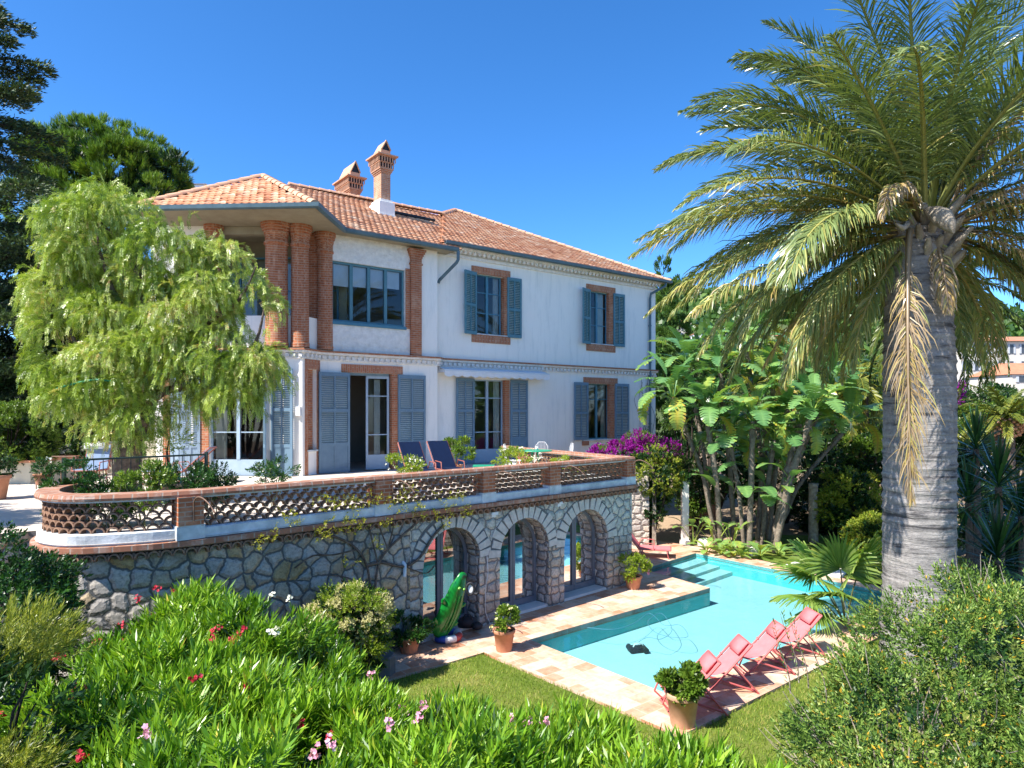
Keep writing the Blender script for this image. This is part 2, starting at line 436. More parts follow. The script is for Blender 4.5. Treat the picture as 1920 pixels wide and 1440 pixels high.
villa = thing('villa', (-2.4, 22.6, 0), 'large two-storey white villa with brick trim, blue shutters and clay tile roof behind the terrace', 'house')
def H(F, x0, x1, z0, z1): return (F.s(x0), F.s(x1), z0, z1)
up_w1 = H(FR, 890, 946, 7.24, 9.40); up_w2 = H(FR, 1103, 1144, 7.24, 9.40)
lo_d3 = H(FR, 887, 948, ZT, 5.62);    lo_w4 = H(FR, 1100, 1147, 3.33, 5.60)
dl = H(FL, 653, 738, ZT, 5.68);      wl = H(FL, 622, 759, 7.22, 9.07)
dt = H(FT, 393, 496, ZT, 5.62);      dt2 = H(FT, 322, 344, ZT, 5.62)
RE = FR.s(1229)
mb = MB()
wallpanel(mb, FR, -.2, RE, 0, ZGR-.02, [up_w1, up_w2, lo_d3, lo_w4])
sE = FL.s(820)
wallpanel(mb, FL, FL.s(600), sE, 0, ZS, [dl])
wallpanel(mb, FL, FL.s(788), sE, ZS, ZG, [])
mb.add([FL.P(sE,0), FR.P(sE+.02,0,-.02), FR.P(sE+.02,ZG,-.02), FL.P(sE,ZG)], [(0,1,2,3)])
wallpanel(mb, FT, 0, (T1-T0).length, 0, ZS, [dt])
nich = (FC.s(576.5), FC.s(593.5), 3.35, 5.72)
wallpanel(mb, FC, 0, (C1-T1).length, 0, ZS, [nich], depth=.14)
# hidden sides and back close the volume
RB = FR.P(RE, 0, -13); LB = FR.P(-7.2, 0, -10)
for a, b in ((FR.P(RE,0), RB), (RB, LB), (LB, FT.P(0,0))):
    a = Vector(a); b = Vector(b)
    mb.add([a, b, b+Vector((0,0,ZG)), a+Vector((0,0,ZG))], [(0,1,2,3)])
mb.build('wall', MT['white'], villa)
# rough stucco panel of the upper left wing
mb = MB(); wallpanel(mb, FL, FL.s(606), FL.s(788), ZS, ZG-.03, [wl], depth=.25)
mb.build('stucco_wall', MT['stucco'], villa)
# inner rooms
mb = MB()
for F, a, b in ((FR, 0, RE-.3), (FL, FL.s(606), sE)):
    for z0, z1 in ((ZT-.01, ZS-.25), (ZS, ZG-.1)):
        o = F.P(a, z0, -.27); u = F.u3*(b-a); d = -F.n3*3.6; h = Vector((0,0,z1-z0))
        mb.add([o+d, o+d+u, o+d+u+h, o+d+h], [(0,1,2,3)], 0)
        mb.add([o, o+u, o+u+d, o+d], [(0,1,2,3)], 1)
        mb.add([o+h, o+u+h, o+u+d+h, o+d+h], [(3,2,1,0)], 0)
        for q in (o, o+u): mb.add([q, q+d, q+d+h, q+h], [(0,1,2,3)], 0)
mb.add([(-10.2,20.9,ZT),(-6.4,20.9,ZT),(-6.4,20.9,ZS),(-10.2,20.9,ZS)], [(0,1,2,3)], 1)  # tower room back coloured dark, standing in for its unlit inside
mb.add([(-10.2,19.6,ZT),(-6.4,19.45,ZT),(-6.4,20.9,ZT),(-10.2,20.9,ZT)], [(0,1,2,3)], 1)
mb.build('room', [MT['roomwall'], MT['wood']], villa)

def window(F, h, mat, name='window', cols=2, bars=(), sash=.05, inset=.16, glass='glass', kick=0, curtains=(), blind=0, leafopen=None, lintel=None):
    a, b, z0, z1 = h
    w = MB(); d0, d1 = -inset-.03, -inset+.03
    w.fbox(F, a, a+sash, z0, z1, d0, d1); w.fbox(F, b-sash, b, z0, z1, d0, d1)
    w.fbox(F, a+sash, b-sash, z1-sash, z1, d0, d1); w.fbox(F, a+sash, b-sash, z0, z0+sash+kick, d0, d1)
    fr = w.build(name, mat, villa)
    g = MB(); cw = (b-a-2*sash)/cols; sm = MB()
    for c in range(cols):
        x0 = a+sash+c*cw; x1 = x0+cw
        if c > 0: sm.fbox(F, x0-.05, x0+.05, z0+sash+kick, z1-sash, d0-.01, d1+.012)
        for t in bars:
            zz = z0+(z1-z0)*t; sm.fbox(F, x0+(.05 if c else 0), x1-(.05 if c < cols-1 else 0), zz-.016, zz+.016, d0+.01, d1-.01)
    g.add([F.P(a+sash,z0+sash+kick,-inset), F.P(b-sash,z0+sash+kick,-inset), F.P(b-sash,z1-sash,-inset), F.P(a+sash,z1-sash,-inset)], [(0,1,2,3)])
    if sm.v: sm.build('frame', mat, fr)
    g.build('pane', MT[glass], fr)
    for (c0, c1) in curtains:
        cu = MB(); n = 26; rows = []
        for zz in (z0+.03, z1-.02):
            for i in range(n+1):
                x = a+(b-a)*(c0+(c1-c0)*i/n); rows.append(F.P(x, zz, -inset-.13+.03*math.sin(i*1.9)))
        cu.add(rows, [(i, i+1, n+2+i, n+1+i) for i in range(n)], 0, True)
        cu.build('curtain', MT['curtain'], fr)
    if blind:
        bl = MB()
        for c in range(cols):
            x0 = a+sash+c*cw+.05; x1 = x0+cw-.1
            zz = z1-sash-(z1-z0)*(blind-.02*c)
            bl.add([F.P(x0,zz,-inset-.07), F.P(x1,zz,-inset-.07), F.P(x1,z1-sash,-inset-.07), F.P(x0,z1-sash,-inset-.07)], [(0,1,2,3)])
        bl.build('blind', MT['blind'], fr)
    return fr

def shutter_mesh(mb, w, h, door=False, m=0):
    """louvred leaf in local x (0..w), z (0..h), y is thickness"""
    st = .075; t = .045
    def bx(x0, z0, x1, z1, y0=0, y1=t): mb.box(x0, y0, z0, x1, y1, z1)
    bx(0,0,st,h); bx(w-st,0,w,h); mid = w/2
    rails = [(0,.12), (h-.12,h)]
    splits = [.28, .62] if door else [.47]
    zz = [0.12]
    for s_ in splits: rails.append((h*s_-.05, h*s_+.05))
    rails.sort()
    for r0, r1 in rails: bx(st, r0, w-st, r1)
    for i in range(len(rails)-1):
        z0, z1 = rails[i][1], rails[i+1][0]
        bx(mid-.022, z0, mid+.022, z1)
        for xa, xb in ((st, mid-.022), (mid+.022, w-st)):
            if door and i == 0:
                bx(xa, z0, xb, z1, .014, .03); bx(xa+.05, z0+.06, xb-.05, z1-.06, .006, .014)
            else:
                n = max(3, int((z1-z0)/.062)); pz = (z1-z0)/n
                for k in range(n):
                    zb = z0+pz*k
                    mb.pbox((xa, .004, zb+.010), (xb-xa,0,0), (0,.036,.030), (0,-.0,.009))
                    # dark backing between the slats is open air
def shutter(F, s_hinge, side, z0, z1, w, ang, mat, parent, door=False, d=.02):
    """side -1: leaf lies to the left of the hinge, +1 to the right; ang lifts its free end off the wall"""
    mb = MB(); shutter_mesh(mb, w, z1-z0, door)
    ca, sa = math.cos(ang), math.sin(ang); out = []
    for x, y, z in mb.v:
        out.append(F.P(s_hinge+side*(x*ca-y*sa), z0+z, d+x*sa+y*ca))
    mb.v = [tuple(p) for p in out]
    mb.f = [f[::-1] for f in mb.f] if side > 0 else mb.f
    return mb.build('shutter', mat, parent)
def lintel(F, x0, x1, z0, z1, parent, name='lintel', d=.035, m='brickv'):
    return MB().fbox(F, F.s(x0), F.s(x1), z0, z1, -.02, d).build(name, MT[m], parent)
def jamb(F, x0, x1, z0, z1, parent, d=.022):
    return MB().fbox(F, F.s(x0), F.s(x1), z0, z1, -.21, d).build('brick_jamb', MT['brick'], parent)

# upper right wing windows
for (h, lx, jx, lsh, rsh, ang, cur) in ((up_w1, (884,956), (945,951), 892, 950, 16, ((.80,.99),)), (up_w2, (1099,1153), (1141,1149), 1105.5, 1149, 18, ((.62,.97),))):
    w = window(FR, (h[0], h[1]-.08, h[2], h[3]), MT['bluedeep'], cols=2, bars=(.36,.70), curtains=cur)
    lintel(FR, lx[0], lx[1], 9.40, 9.65, w); lintel(FR, lx[0], lx[1], 6.94, 7.22, w, 'brick_sill')
    MB().fbox(FR, FR.s(lx[0])+.12, FR.s(lx[1])-.1, 7.22, 7.255, 0, .06).build('sill', MT['whitebase'], w)
    jamb(FR, jx[0], jx[1], 7.24, 9.40, w)
    shutter(FR, FR.s(lsh), -1, 7.2, 9.42, .64, R(ang), MT['bluegreen'], w)
    shutter(FR, FR.s(rsh), 1, 7.2, 9.42, .64, R(3), MT['bluegreen'], w)
# lower right window
w = window(FR, (lo_w4[0], lo_w4[1]-.1, lo_w4[2], lo_w4[3]), MT['bluegreen'], cols=2, bars=(.72,), curtains=((.80,.99),))
lintel(FR, 1093.5, 1157, 5.60, 5.86, w); jamb(FR, 1142.5, 1151.5, 3.33, 5.6, w)
MB().fbox(FR, FR.s(1092), FR.s(1160), 3.27, 3.33, 0, .07).build('sill', MT['whitebase'], w)
for a, b in ((1091,1103), (1150,1160)):
    MB().fbox(FR, FR.s(a), FR.s(b), 3.10, 3.268, 0, .05).build('brick_bracket', MT['brickv'], w)
shutter(FR, FR.s(1101.5), -1, 3.32, 5.64, .80, R(3), MT['blue'], w); shutter(FR, FR.s(1152), 1, 3.32, 5.64, .80, R(3), MT['blue'], w)
# lower right french door
w = window(FR, (lo_d3[0], lo_d3[1]-.05, lo_d3[2], lo_d3[3]), MT['frame'], 'french_door', cols=2, bars=(.37,.78), kick=.45, glass='glass', curtains=((.78,.98),))
jamb(FR, 946, 955, ZT, 5.62, w)
shutter(FR, FR.s(888), -1, ZT+.02, 5.64, .80, R(5), MT['blue'], w, True); shutter(FR, FR.s(956), 1, ZT+.02, 5.64, .78, R(3), MT['blue'], w, True)
# left wing door, one leaf standing open
a, b, z0, z1 = dl
w = MB(); w.fbox(FL, a, a+.06, z0, z1, -.2, -.12); w.fbox(FL, b-.16, b-.1, z0, z1, -.2, -.12); w.fbox(FL, a+.06, b-.16, z1-.08, z1, -.2, -.12)
w = w.build('french_door', MT['blue'], villa)
jamb(FL, 734.5, 745, ZT, 5.68, w)
lintel(FL, 640, 754.5, 5.68, 5.93, w)
lf = MB(); hs = FL.s(734)-.03
Fd = Face(FL.P(FL.s(691), 0, -.2).to_2d(), to=FL.P(hs, 0, -.12).to_2d())
LW = (FL.P(hs,0,-.12)-FL.P(FL.s(691),0,-.2)).length
for q0, q1, za, zb in ((0,.07,ZT+.02,5.6),(LW-.07,LW,ZT+.02,5.6),(.07,LW-.07,ZT+.02,3.1),(.07,LW-.07,5.52,5.6),(.07,LW-.07,3.72,3.75),(.07,LW-.07,4.95,4.98)):
    lf.fbox(Fd, q0, q1, za, zb, -.02, .02)
lf = lf.build('door_leaf', MT['frame'], w)
g = MB(); g.add([Fd.P(.07,3.1), Fd.P(LW-.07,3.1), Fd.P(LW-.07,5.52), Fd.P(.07,5.52)], [(0,1,2,3)]); g.build('pane', MT['glass'], w)
shutter(FL, FL.s(654.5), -1, ZT+.02, 5.66, 1.02, R(6), MT['blue'], w, True); shutter(FL, FL.s(745.5), 1, ZT+.02, 5.66, .98, R(3), MT['blue'], w, True)
cu = MB(); n = 16; rows = []
for zz in (ZT+.1, 5.5):
    for i in range(n+1): rows.append(FL.P(hs-.42+.2*i/n, zz, -.34+.03*math.sin(i*1.7)))
cu.add(rows, [(i, i+1, n+2+i, n+1+i) for i in range(n)], 0, True); cu.build('curtain', MT['curtain'], w)
# furniture glimpsed in the room
f_ = thing('wooden_armchair', FL.P(FL.s(668), ZT, -1.6), 'dark wooden chair just inside the open door of the left wing', 'chair')
m_ = MB(); o = ORG[f_.name]
for dx, dy in ((0,0),(.5,0),(0,.5),(.5,.5)): m_.box(o.x+dx-.25, o.y+dy-.25, ZT, o.x+dx-.2, o.y+dy-.2, ZT+(.45 if dy == 0 else 1.1))
m_.box(o.x-.25,o.y-.25,ZT+.42,o.x+.3,o.y+.3,ZT+.48); m_.box(o.x-.2,o.y+.25,ZT+.6,o.x+.25,o.y+.29,ZT+1.08)
m_.build('chair_frame', MT['wood'], f_)
# big four-light window of the upper left wing
w = window(FL, wl, MT['bluegreen'], 'wide_window', cols=4, bars=(), sash=.07, inset=.1, blind=.36)
MB().fbox(FL, wl[0]-.02, wl[1]+.04, wl[2]-.09, wl[2], -.1, .05).build('sill', MT['bluedeep'], w)
MB().fbox(FL, FL.s(760), FL.s(768), wl[2]-.05, wl[3]+.06, -.02, .03).build('brick_jamb', MT['brick'], w)
# brick pilaster at the end of the stucco panel
mb = MB(); a, b = FL.s(768.5), FL.s(788)
mb.fbox(FL, a, b, ZS+.03, 9.5, -.05, .10); mb.fbox(FL, a-.03, b+.03, 9.28, 9.34, -.05, .13)
for k in range(4): mb.fbox(FL, a-.03*k-.02, b+.03*k+.02, 9.5+.07*k, 9.57+.07*k, -.05, .12+.03*k)
mb.build('pilaster', MT['brick'], villa)
# tower french door, shutters folded
w = window(FT, dt, MT['frame'], 'french_door', cols=2, bars=(.42,), kick=.42, inset=.12, curtains=((.04,.24),))
jamb(FT, 376, 392, ZT, 5.62, w, .03)
for hs_, wd, an, sd in ((FT.s(376), .52, 22, -1), (FT.s(376)-.42, .42, 6, -1), (FT.s(497), .44, 62, 1), (FT.s(509), .66, 5, 1)):
    shutter(FT, hs_, sd, ZT+.02, 5.70, wd, R(an), MT['frame'] if sd < 0 else MT['blue'], w, True)
lintel(FT, 372, 506, 5.62, 5.88, w)
MB().fbox(FT, FT.s(307), FT.s(319), ZT, ZS-.3, 0, .05).build('pilaster', MT['brick'], villa)
# niche
mb = MB(); mb.fbox(FC, FC.s(571.5), FC.s(576.5), ZT, 5.72, 0, .03); mb.fbox(FC, FC.s(593.5), FC.s(598.5), ZT, 5.72, 0, .03)
mb.fbox(FC, FC.s(571.5), FC.s(598.5), 5.72, 6.0, 0, .03)
nf = mb.build('niche', MT['brickv'], villa)
mb = MB(); mb.add([FC.P(nich[0],nich[2],-.138), FC.P(nich[1],nich[2],-.138), FC.P(nich[1],nich[3],-.138), FC.P(nich[0],nich[3],-.138)], [(0,1,2,3)])
mb.build('niche_back', MT['brick'], nf)
MB().fbox(FC, FC.s(575), FC.s(595), 3.30, 3.35, -.12, .06).build('sill', MT['whitebase'], nf)
lb = tag(MB().fbox(FT, FT.s(562.5)-.1, FT.s(565), 4.35, 4.62, .0, .1).build('wall_lamp', MT['whitemetal'], org=FT.P(FT.s(564), 4.35, 0)), 'small white box lamp fixed on the corner beside the niche', 'lamp')

# string course: brick strip over white scalloped dentils, following every face
sp = [FR.P(RE+.05, 0).to_2d(), FR.P(sE+.32, 0).to_2d(), FL.P(sE+.0, 0).to_2d(), C1, T1, T0]
sp = [Vector(p) for p in sp][::-1]
mb = MB(); mb.sweep(sp, [(-.02, ZS-.03), (.15, ZS-.03), (.15, ZS+.02), (-.02, ZS+.04)])
mb.build('brick_string_course', MT['brick'], villa)
mb = MB(); mb.sweep(sp, [(-.02, ZS-.13), (.11, ZS-.09), (.12, ZS-.032), (-.02, ZS-.032)])
def along(path, step, start=0):
    out = []; acc = start
    for i in range(len(path)-1):
        a, b = Vector(path[i]), Vector(path[i+1]); L = (b-a).length; d = (b-a).normalized()
        while acc < L: out.append((a+d*acc, d)); acc += step
        acc -= L
    return out
for p, d in along(sp, .19, .05):
    n = Vector((d.y, -d.x))
    mb.pbox((p.x-d.x*.045, p.y-d.y*.045, ZS-.22), (d.x*.09, d.y*.09, 0), (n.x*.09, n.y*.09, 0), (0,0,.10))
mb.sweep(sp, [(-.02, ZS-.27), (.04, ZS-.27), (.04, ZS-.222), (-.02, ZS-.222)])
mb.build('cornice', MT['stucco'], villa)
# eaves cornice right wing
ep = [FR.P(-.1,0).to_2d(), FR.P(RE+.04,0).to_2d()]
mb = MB(); mb.sweep(ep, [(-.02, ZGR-.20), (.2, ZGR-.14), (.38, ZGR-.09), (.38, ZGR-.04), (-.02, ZGR-.04)])
for p, d in along(ep, .2, .1):
    n = Vector((d.y, -d.x)); mb.lathe([(.0,-.05),(.05,-.03),(.06,.03),(.06,.09)], (p.x+n.x*.22, p.y+n.y*.22, ZGR-.21), 8)
mb.sweep(ep, [(-.02, ZGR-.36), (.06, ZGR-.36), (.09, ZGR-.27), (-.02, ZGR-.27)])
mb.build('cornice', MT['stucco'], villa)

# upper loggia of the tower: parapets, ceiling, columns
mb = MB()
def quad(mb, a, b, z0, z1, m=0): mb.add([(a[0],a[1],z0),(b[0],b[1],z0),(b[0],b[1],z1),(a[0],a[1],z1)], [(0,1,2,3)], m)
pL = FT.s(400)
mb.fbox(FT, 0, (T1-T0).length-.1, ZS+.04, ZS+.98, -.30, -.10)
mb.fbox(FC, .12, (C1-T1).length, ZS+.04, ZS+.98, -.30, -.10)
wallpanel(mb, FT, 0, pL-.1, ZS+.98, ZG-.05, [(.5, 1.6, 7.5, 9.2)])
mb.build('parapet', MT['white'], villa)
mb = MB()
mb.fbox(FT, pL-.3, (T1-T0).length+.1, 9.62, 9.84, -.35, -.08)
quad(mb, (-10.1,21.3), (-5.2,21.0), ZS, ZG, 0)
mb.add([(-10.3,17.9,ZG-.07),(-5.2,17.62,ZG-.07),(-5.05,20.3,ZG-.07),(-5.3,21.5,ZG-.07),(-10.3,22,ZG-.07)], [(4,3,2,1,0)])
mb.add([(-10.3,19.2,ZS+.05),(-6,19.1,ZS+.05),(-5.5,21.5,ZS+.05),(-10.3,21.5,ZS+.05)], [(0,1,2,3)])
mb.build('loggia_ceiling', MT['soffit'], villa)
# blue glazing at the back of the loggia
Fi = Face((-9.9, 21.1), to=(-5.35, 20.85))
for k in range(4):
    window(Fi, (.25+k*1.1, 1.2+k*1.1, ZS+.9, 9.3), MT['bluedeep'], 'loggia_window', cols=1, bars=(.5,), inset=-.05)
def column(c, r, z0, z1):
    mb = MB()
    mb.lathe([(r*1.06,z0),(r*1.06,z0+.12),(r,z0+.14),(r*.97,z1-.62),(r*1.1,z1-.60),(r*1.1,z1-.53),(r,z1-.52),(r*1.02,z1-.35),(r*1.12,z1-.28),(r*1.12,z1-.21),(r*1.26,z1-.20),(r*1.26,z1-.12),(r*1.38,z1-.11),(r*1.38,z1)], (c[0],c[1],0), 28, smooth=False)
    return mb.build('column', MT['brickcol'], villa)
MT['brickcol'] = MT['brick']
def pp(px, y): return ((px-CX)/FPX*y, y)
column(pp(518.5, 19.15), .315, ZS+.05, ZG-.07)
column(pp(562.5, 19.35), .255, ZS+.05, ZG-.07)
column(pp(609, 20.15), .235, ZS+.05, ZG-.07)
column(pp(401, 19.3), .2, ZS+.05, ZG-.07)
mb = MB(); c = pp(590, 20.2); mb.pbox((c[0]-.17, c[1]-.1, ZS+.05), (.30,.0,0), (0,.3,0), (0,0,ZG-.12-ZS)); mb.pbox((c[0]-.21, c[1]-.14, ZG-.3), (.38,0,0), (0,.38,0), (0,0,.22))
mb.build('column', MT['brick'], villa)

# ---------------------------------------------------------------- roofs
def tilemat():
    m, nt, out = nodes('clay_roof_tile'); p = principled(nt, out, .8, .2)
    a = N(nt, 'ShaderNodeAttribute', attribute_name='tint')
    c = ramp(nt, a.outputs['Fac'], [(0,(.32,.13,.07)),(.25,(.48,.21,.11)),(.6,(.56,.29,.16)),(.85,(.62,.38,.24)),(1,(.64,.47,.33))])
    tc = N(nt, 'ShaderNodeTexCoord').outputs['Object']; f, _ = noise(nt, tc, 2.2, 7, .75)
    c = mixc(nt, ramp(nt, f, [(.5,(0,0,0)),(.72,(.55,.55,.55))]), c, (.72,.55,.42))
    f2, _ = noise(nt, tc, .9, 5, .7)
    c = mixc(nt, ramp(nt, f2, [(.56,(0,0,0)),(.75,(.5,.5,.5))]), c, (.42,.17,.10))
    nt.links.new(c, p.inputs['Base Color']); f3, _ = noise(nt, tc, 30, 4); bump(nt, f3, p, .2, .01)
    return m
MT['tile'] = tilemat()
def inpoly(P, poly):
    x, y = P[:,0], P[:,1]; r = np.zeros(len(P), bool); n = len(poly)
    for i in range(n):
        x0, y0 = poly[i]; x1, y1 = poly[(i+1) % n]
        c = ((y0 > y) != (y1 > y)) & (x < (x1-x0)*(y-y0)/(y1-y0+1e-12)+x0); r ^= c
    return r
def tiles(name, poly3, parent, tw=.205, tl=.29):
    """poly3: planar polygon, first edge is the eave (left to right seen from outside)"""
    P = [Vector(p) for p in poly3]; u = (P[1]-P[0]).normalized()
    n = u.cross(P[2]-P[0] if (P[2]-P[0]).cross(u).length > .1 else P[-1]-P[0]).normalized()
    if n.z < 0: n = -n
    v = n.cross(u).normalized()
    if v.z < 0: v = -v
    o = P[0]; uv = [((p-o).dot(u), (p-o).dot(v)) for p in P]
    umin = min(a for a, b in uv); umax = max(a for a, b in uv); vmax = max(b for a, b in uv)
    rows = int(vmax/tl)+1; cols = int((umax-umin)/tw)+2
    gi, gj = np.meshgrid(np.arange(cols), np.arange(rows)); gi = gi.ravel(); gj = gj.ravel()
    U0 = umin+gi*tw+np.where(gj % 2, tw/2, 0)-tw/2; V0 = gj*tl
    ctr = np.stack([U0+tw/2, np.minimum(V0+tl*.5, vmax-.02)], 1)
    k = inpoly(ctr, uv); U0, V0 = U0[k], V0[k]; n_ = len(U0)
    # profile across one tile: roll, pan, roll
    pu = np.array([0, .16, .34, .5, .84, 1.0])*tw; ph = np.array([.016, .022, .006, .0, .0, .016])
    m = len(pu); j = rng.normal(0, .004, n_); tn = np.clip(rng.normal(.5, .22, n_), 0, 1)
    U = U0[:,None]+pu[None]; lo = V0-.03; hi = V0+tl
    un = np.array(u); vn = np.array(v); nn = np.array(n); oo = np.array(o)
    def row(Vv, lift): return oo+U[...,None]*un+Vv[:,None,None]*vn+(ph[None]+lift+j[:,None])[...,None]*nn
    A = row(lo, .052); B = row(hi, .006); C = row(lo, .004)
    V = np.concatenate([A, B, C], 1).reshape(-1, 3)
    base = np.arange(n_)*3*m; F = []
    for q in range(m-1):
        F.append(np.stack([base+q, base+q+1, base+m+q+1, base+m+q], 1))
        F.append(np.stack([base+2*m+q, base+2*m+q+1, base+q+1, base+q], 1))
    return fast(name, V, np.concatenate(F), MT['tile'], parent, tint=np.repeat(tn, 3*m))
def under(mb, poly3, drop=.02):
    P = [Vector(p)-Vector((0,0,drop)) for p in poly3]
    mb.add(P, [tuple(range(len(P)))])
def caps(mb, a, b, r=.12, step=.38):
    a, b = Vector(a), Vector(b); L = (b-a).length; d = (b-a).normalized(); n = max(1, int(L/step)); st = L/n
    s = Vector((-d.y, d.x, 0)).normalized(); up = s.cross(d); up = up if up.z > 0 else -up
    for i in range(n):
        p0 = a+d*(st*i); p1 = a+d*(st*(i+1)+.05); vs = []
        for p, rr in ((p0, r*1.14), (p1, r*.9)):
            for k in range(9):
                t = math.pi*k/8; vs.append(p+s*(math.cos(t)*rr)+up*(math.sin(t)*rr*.85+.02))
        mb.add(vs, [(k, k+1, 10+k, 9+k) for k in range(8)], 0, True)
        mb.add(vs[:9], [tuple(range(9))], 0)
def hp(s, v, z): return FR.P(s, z, -v)
roof = MB()
aR = hp(4.8, 6.43, 13.74); e0 = hp(-.12, -.45, ZGR); e1 = hp(11.68, -.45, ZGR); J = hp(3.07, 4.70, 12.85); e2 = hp(11.68, 13.3, ZGR); eb = hp(-2.1, 13.3, ZGR)
J2 = hp(3.07, 8.16, 12.85)
front = [e0, e1, aR, J]
mL0 = hp(-3.72, -.75, ZG); mL1 = hp(.32, -.75, ZG); mR0 = hp(3.2, 5.0, 12.85); mR1 = hp(-3.4, 5.0, 12.85)
tA = Vector((-7.8, 20.9, 11.82)); t0 = Vector((-10.36, 17.87, ZG)); t1 = Vector((-5.18, 17.55, ZG)); t2 = Vector((-4.98, 22.2, ZG)); tB = Vector((-7.6, 24.4, 11.82)); t3 = Vector((-10.2, 24.6, ZG))
for poly in (front, [aR, J2, J], [e1, e2, aR], [e2, eb, aR], [mL0, mL1, mR0, mR1], [mR1, mR0, hp(3.2,11,9.9), hp(-7,11,9.9)], [mL0, mR1, hp(-7,11,9.9), hp(-7.5,3,9.9)], [t0, t1, tA], [t1, t2, tB, tA], [t0, tA, tB, t3]):
    under(roof, poly)
roof = roof.build('roof', MT['terracotta'], villa)
tiles('roof_tiles', front, roof); tiles('roof_tiles', [mL0, mL1, mR0, mR1], roof)
tiles('roof_tiles', [t0, t1, tA], roof); tiles('roof_tiles', [t1, t2, tB, tA], roof)
tiles('roof_tiles', [J2, J, aR], roof)
for a, b in ((e1, aR), (J, aR), (t0, tA), (t1, tA), (tB, tA), (mR1, J), (e2, aR)):
    cb = MB(); caps(cb, a, b); cb.build('ridge_tiles', MT['terracotta_pale'], roof)
# soffit and gutters
mb = MB()
mb.add([hp(-3.9,-.75,ZG-.06), hp(.3,-.75,ZG-.06), hp(.3,.3,ZG-.06), hp(-3.9,.3,ZG-.06)], [(3,2,1,0)])
mb.add([hp(-.1,-.45,ZGR-.04), hp(11.68,-.45,ZGR-.04), hp(11.68,.3,ZGR-.04), hp(-.1,.3,ZGR-.04)], [(3,2,1,0)])
mb.build('soffit', MT['soffit'], roof)
g = MB()
def gut(path, z):
    g.sweep(path, [(-.02,z+.06),(-.02,z-.07),(.05,z-.10),(.13,z-.07),(.15,z+.03),(.13,z+.035),(.11,z-.05),(.05,z-.075),(0,z-.05)])
t0e = Vector((t0.x-.02, t0.y)); gut([(t0.x-.05,t0.y),(t1.x,t1.y),(mL0.x,mL0.y),(mL1.x,mL1.y)], ZG)
gut([(e0.x+.1,e0.y+.08),(e1.x,e1.y)], ZGR)
g.build('gutter', MT['gutter'], roof)
dp = MB()
q = hp(.30, -.85, ZG-.08); dp.tube([q, q+Vector((0,0,-.28)), q+Vector((-.05,0,-.38)), FR.P(FR.s(821), 8.95, .1), FR.P(FR.s(820), 8.85, .06)], .055)
dp.build('downpipe', MT['gutter'], villa); dp = MB()
q0 = FR.P(FR.s(1233)-.05, ZGR-.1, .5); xx = FR.s(1218.5, .08)
dp.tube([q0, q0+Vector((0,0,-.12)), FR.P(xx+.02, 9.62, .12), FR.P(xx, 9.4, .09), FR.P(xx, 3.0, .09)], .055)
for zz in (8.2, 6.6, 5.2, 3.9): dp.tube([FR.P(xx, zz, .09), FR.P(xx, zz+.05, .09)], .075)
dp.build('downpipe', MT['gutter'], villa)
# chimneys (sub-parts of the roof)
def chimney(s, v, ws, wv, zb, zs, zt, base=False):
    mb = MB(); F = FR
    def bx(e, z0, z1, m=0, ev=None):
        ev = e if ev is None else ev
        mb.pbox(hp(s-ws/2-e, v-wv/2-ev, z0), F.u3*(ws+2*e), -F.n3*(wv+2*ev), Vector((0,0,z1-z0)), m)
    if base: bx(.14, zb, zb+.1, 1); bx(.12, zb+.1, zb+.55, 1); bx(.06, zb+.55, zb+.66, 1)
    bx(0, zb, zs)
    for k in range(3): bx(.025+.03*k, zs+.06*k, zs+.06*k+.06)
    z = zs+.18
    for lvl in range(2):                                # two tiers of little arches: posts and slabs, black core for the dark gaps
        e = .08+.05*lvl; bx(e-.035, z, z+.17, 2)
        for side in (0, 1):
            nn = max(2, int((ws+2*e)/.1)) if side else max(3, int((wv+2*e)/.1))
            for i in range(nn+1):
                t = i/nn
                if side == 1:
                    p = hp(s-ws/2-e+(ws+2*e)*t, v-wv/2-e, z)
                else: p = hp(s-ws/2-e, v-wv/2-e+(wv+2*e)*t, z)
                mb.pbox(p-F.u3*.018-F.n3*.018, F.u3*.036, F.n3*.036, Vector((0,0,.17)), 3)
        bx(e+.03, z+.17, z+.21); z += .21
    bx(.22, z, z+.05, 3); z += .05
    bx(.0, z, z+.2, 3); z += .2
    # small gabled hood, its end filled black in place of a dark opening
    a = hp(s-ws/2, v-wv/2, z); b = a+F.u3*ws; c = a-F.n3*wv; d = b-F.n3*wv; h = Vector((0,0,zt-z)); r0 = (a+b)/2+h; r1 = (c+d)/2+h
    mb.add([a, c, r1, r0], [(0,1,2,3)], 3); mb.add([b, d, r1, r0], [(3,2,1,0)], 3)
    t = F.u3*.06
    mb.add([a, b, r0], [(0,1,2)], 2); mb.add([c, d, r1], [(0,2,1)], 2)
    e3 = Vector((0,0,-.02))
    for p0, p1 in ((a, r0), (b, r0)): mb.tube([p0+F.n3*.03, p1+F.n3*.03], .03, 5, 3)
    return mb.build('chimney', [MT['brickpale'], MT['white'], MT['black'], MT['terracotta_pale']], roof)
chimney(-.54, 3.1, .38, .62, 11.65, 13.3, 14.5, True)
chimney(-.30, 6.6, .42, 1.15, 12.0, 13.45, 14.75)
# roof light and aerial cable
mb = MB(); nrm = Vector((0,0,1))
a_ = hp(-.1, 3.3, 9.92+.509*4.05+.09); b_ = hp(1.85, 3.3, 9.92+.509*4.05+.09)
mb.tube([a_, b_], .06, 6); mb.tube([a_-FR.n3*.3+Vector((0,0,.12)), b_-FR.n3*.3+Vector((0,0,.12))], .05, 6)
mb.build('skylight_edge', MT['black'], roof)

MT['awn'] = plain('pale_blue_grey_awning', (.66,.70,.73), (.58,.62,.66), 3, .8)
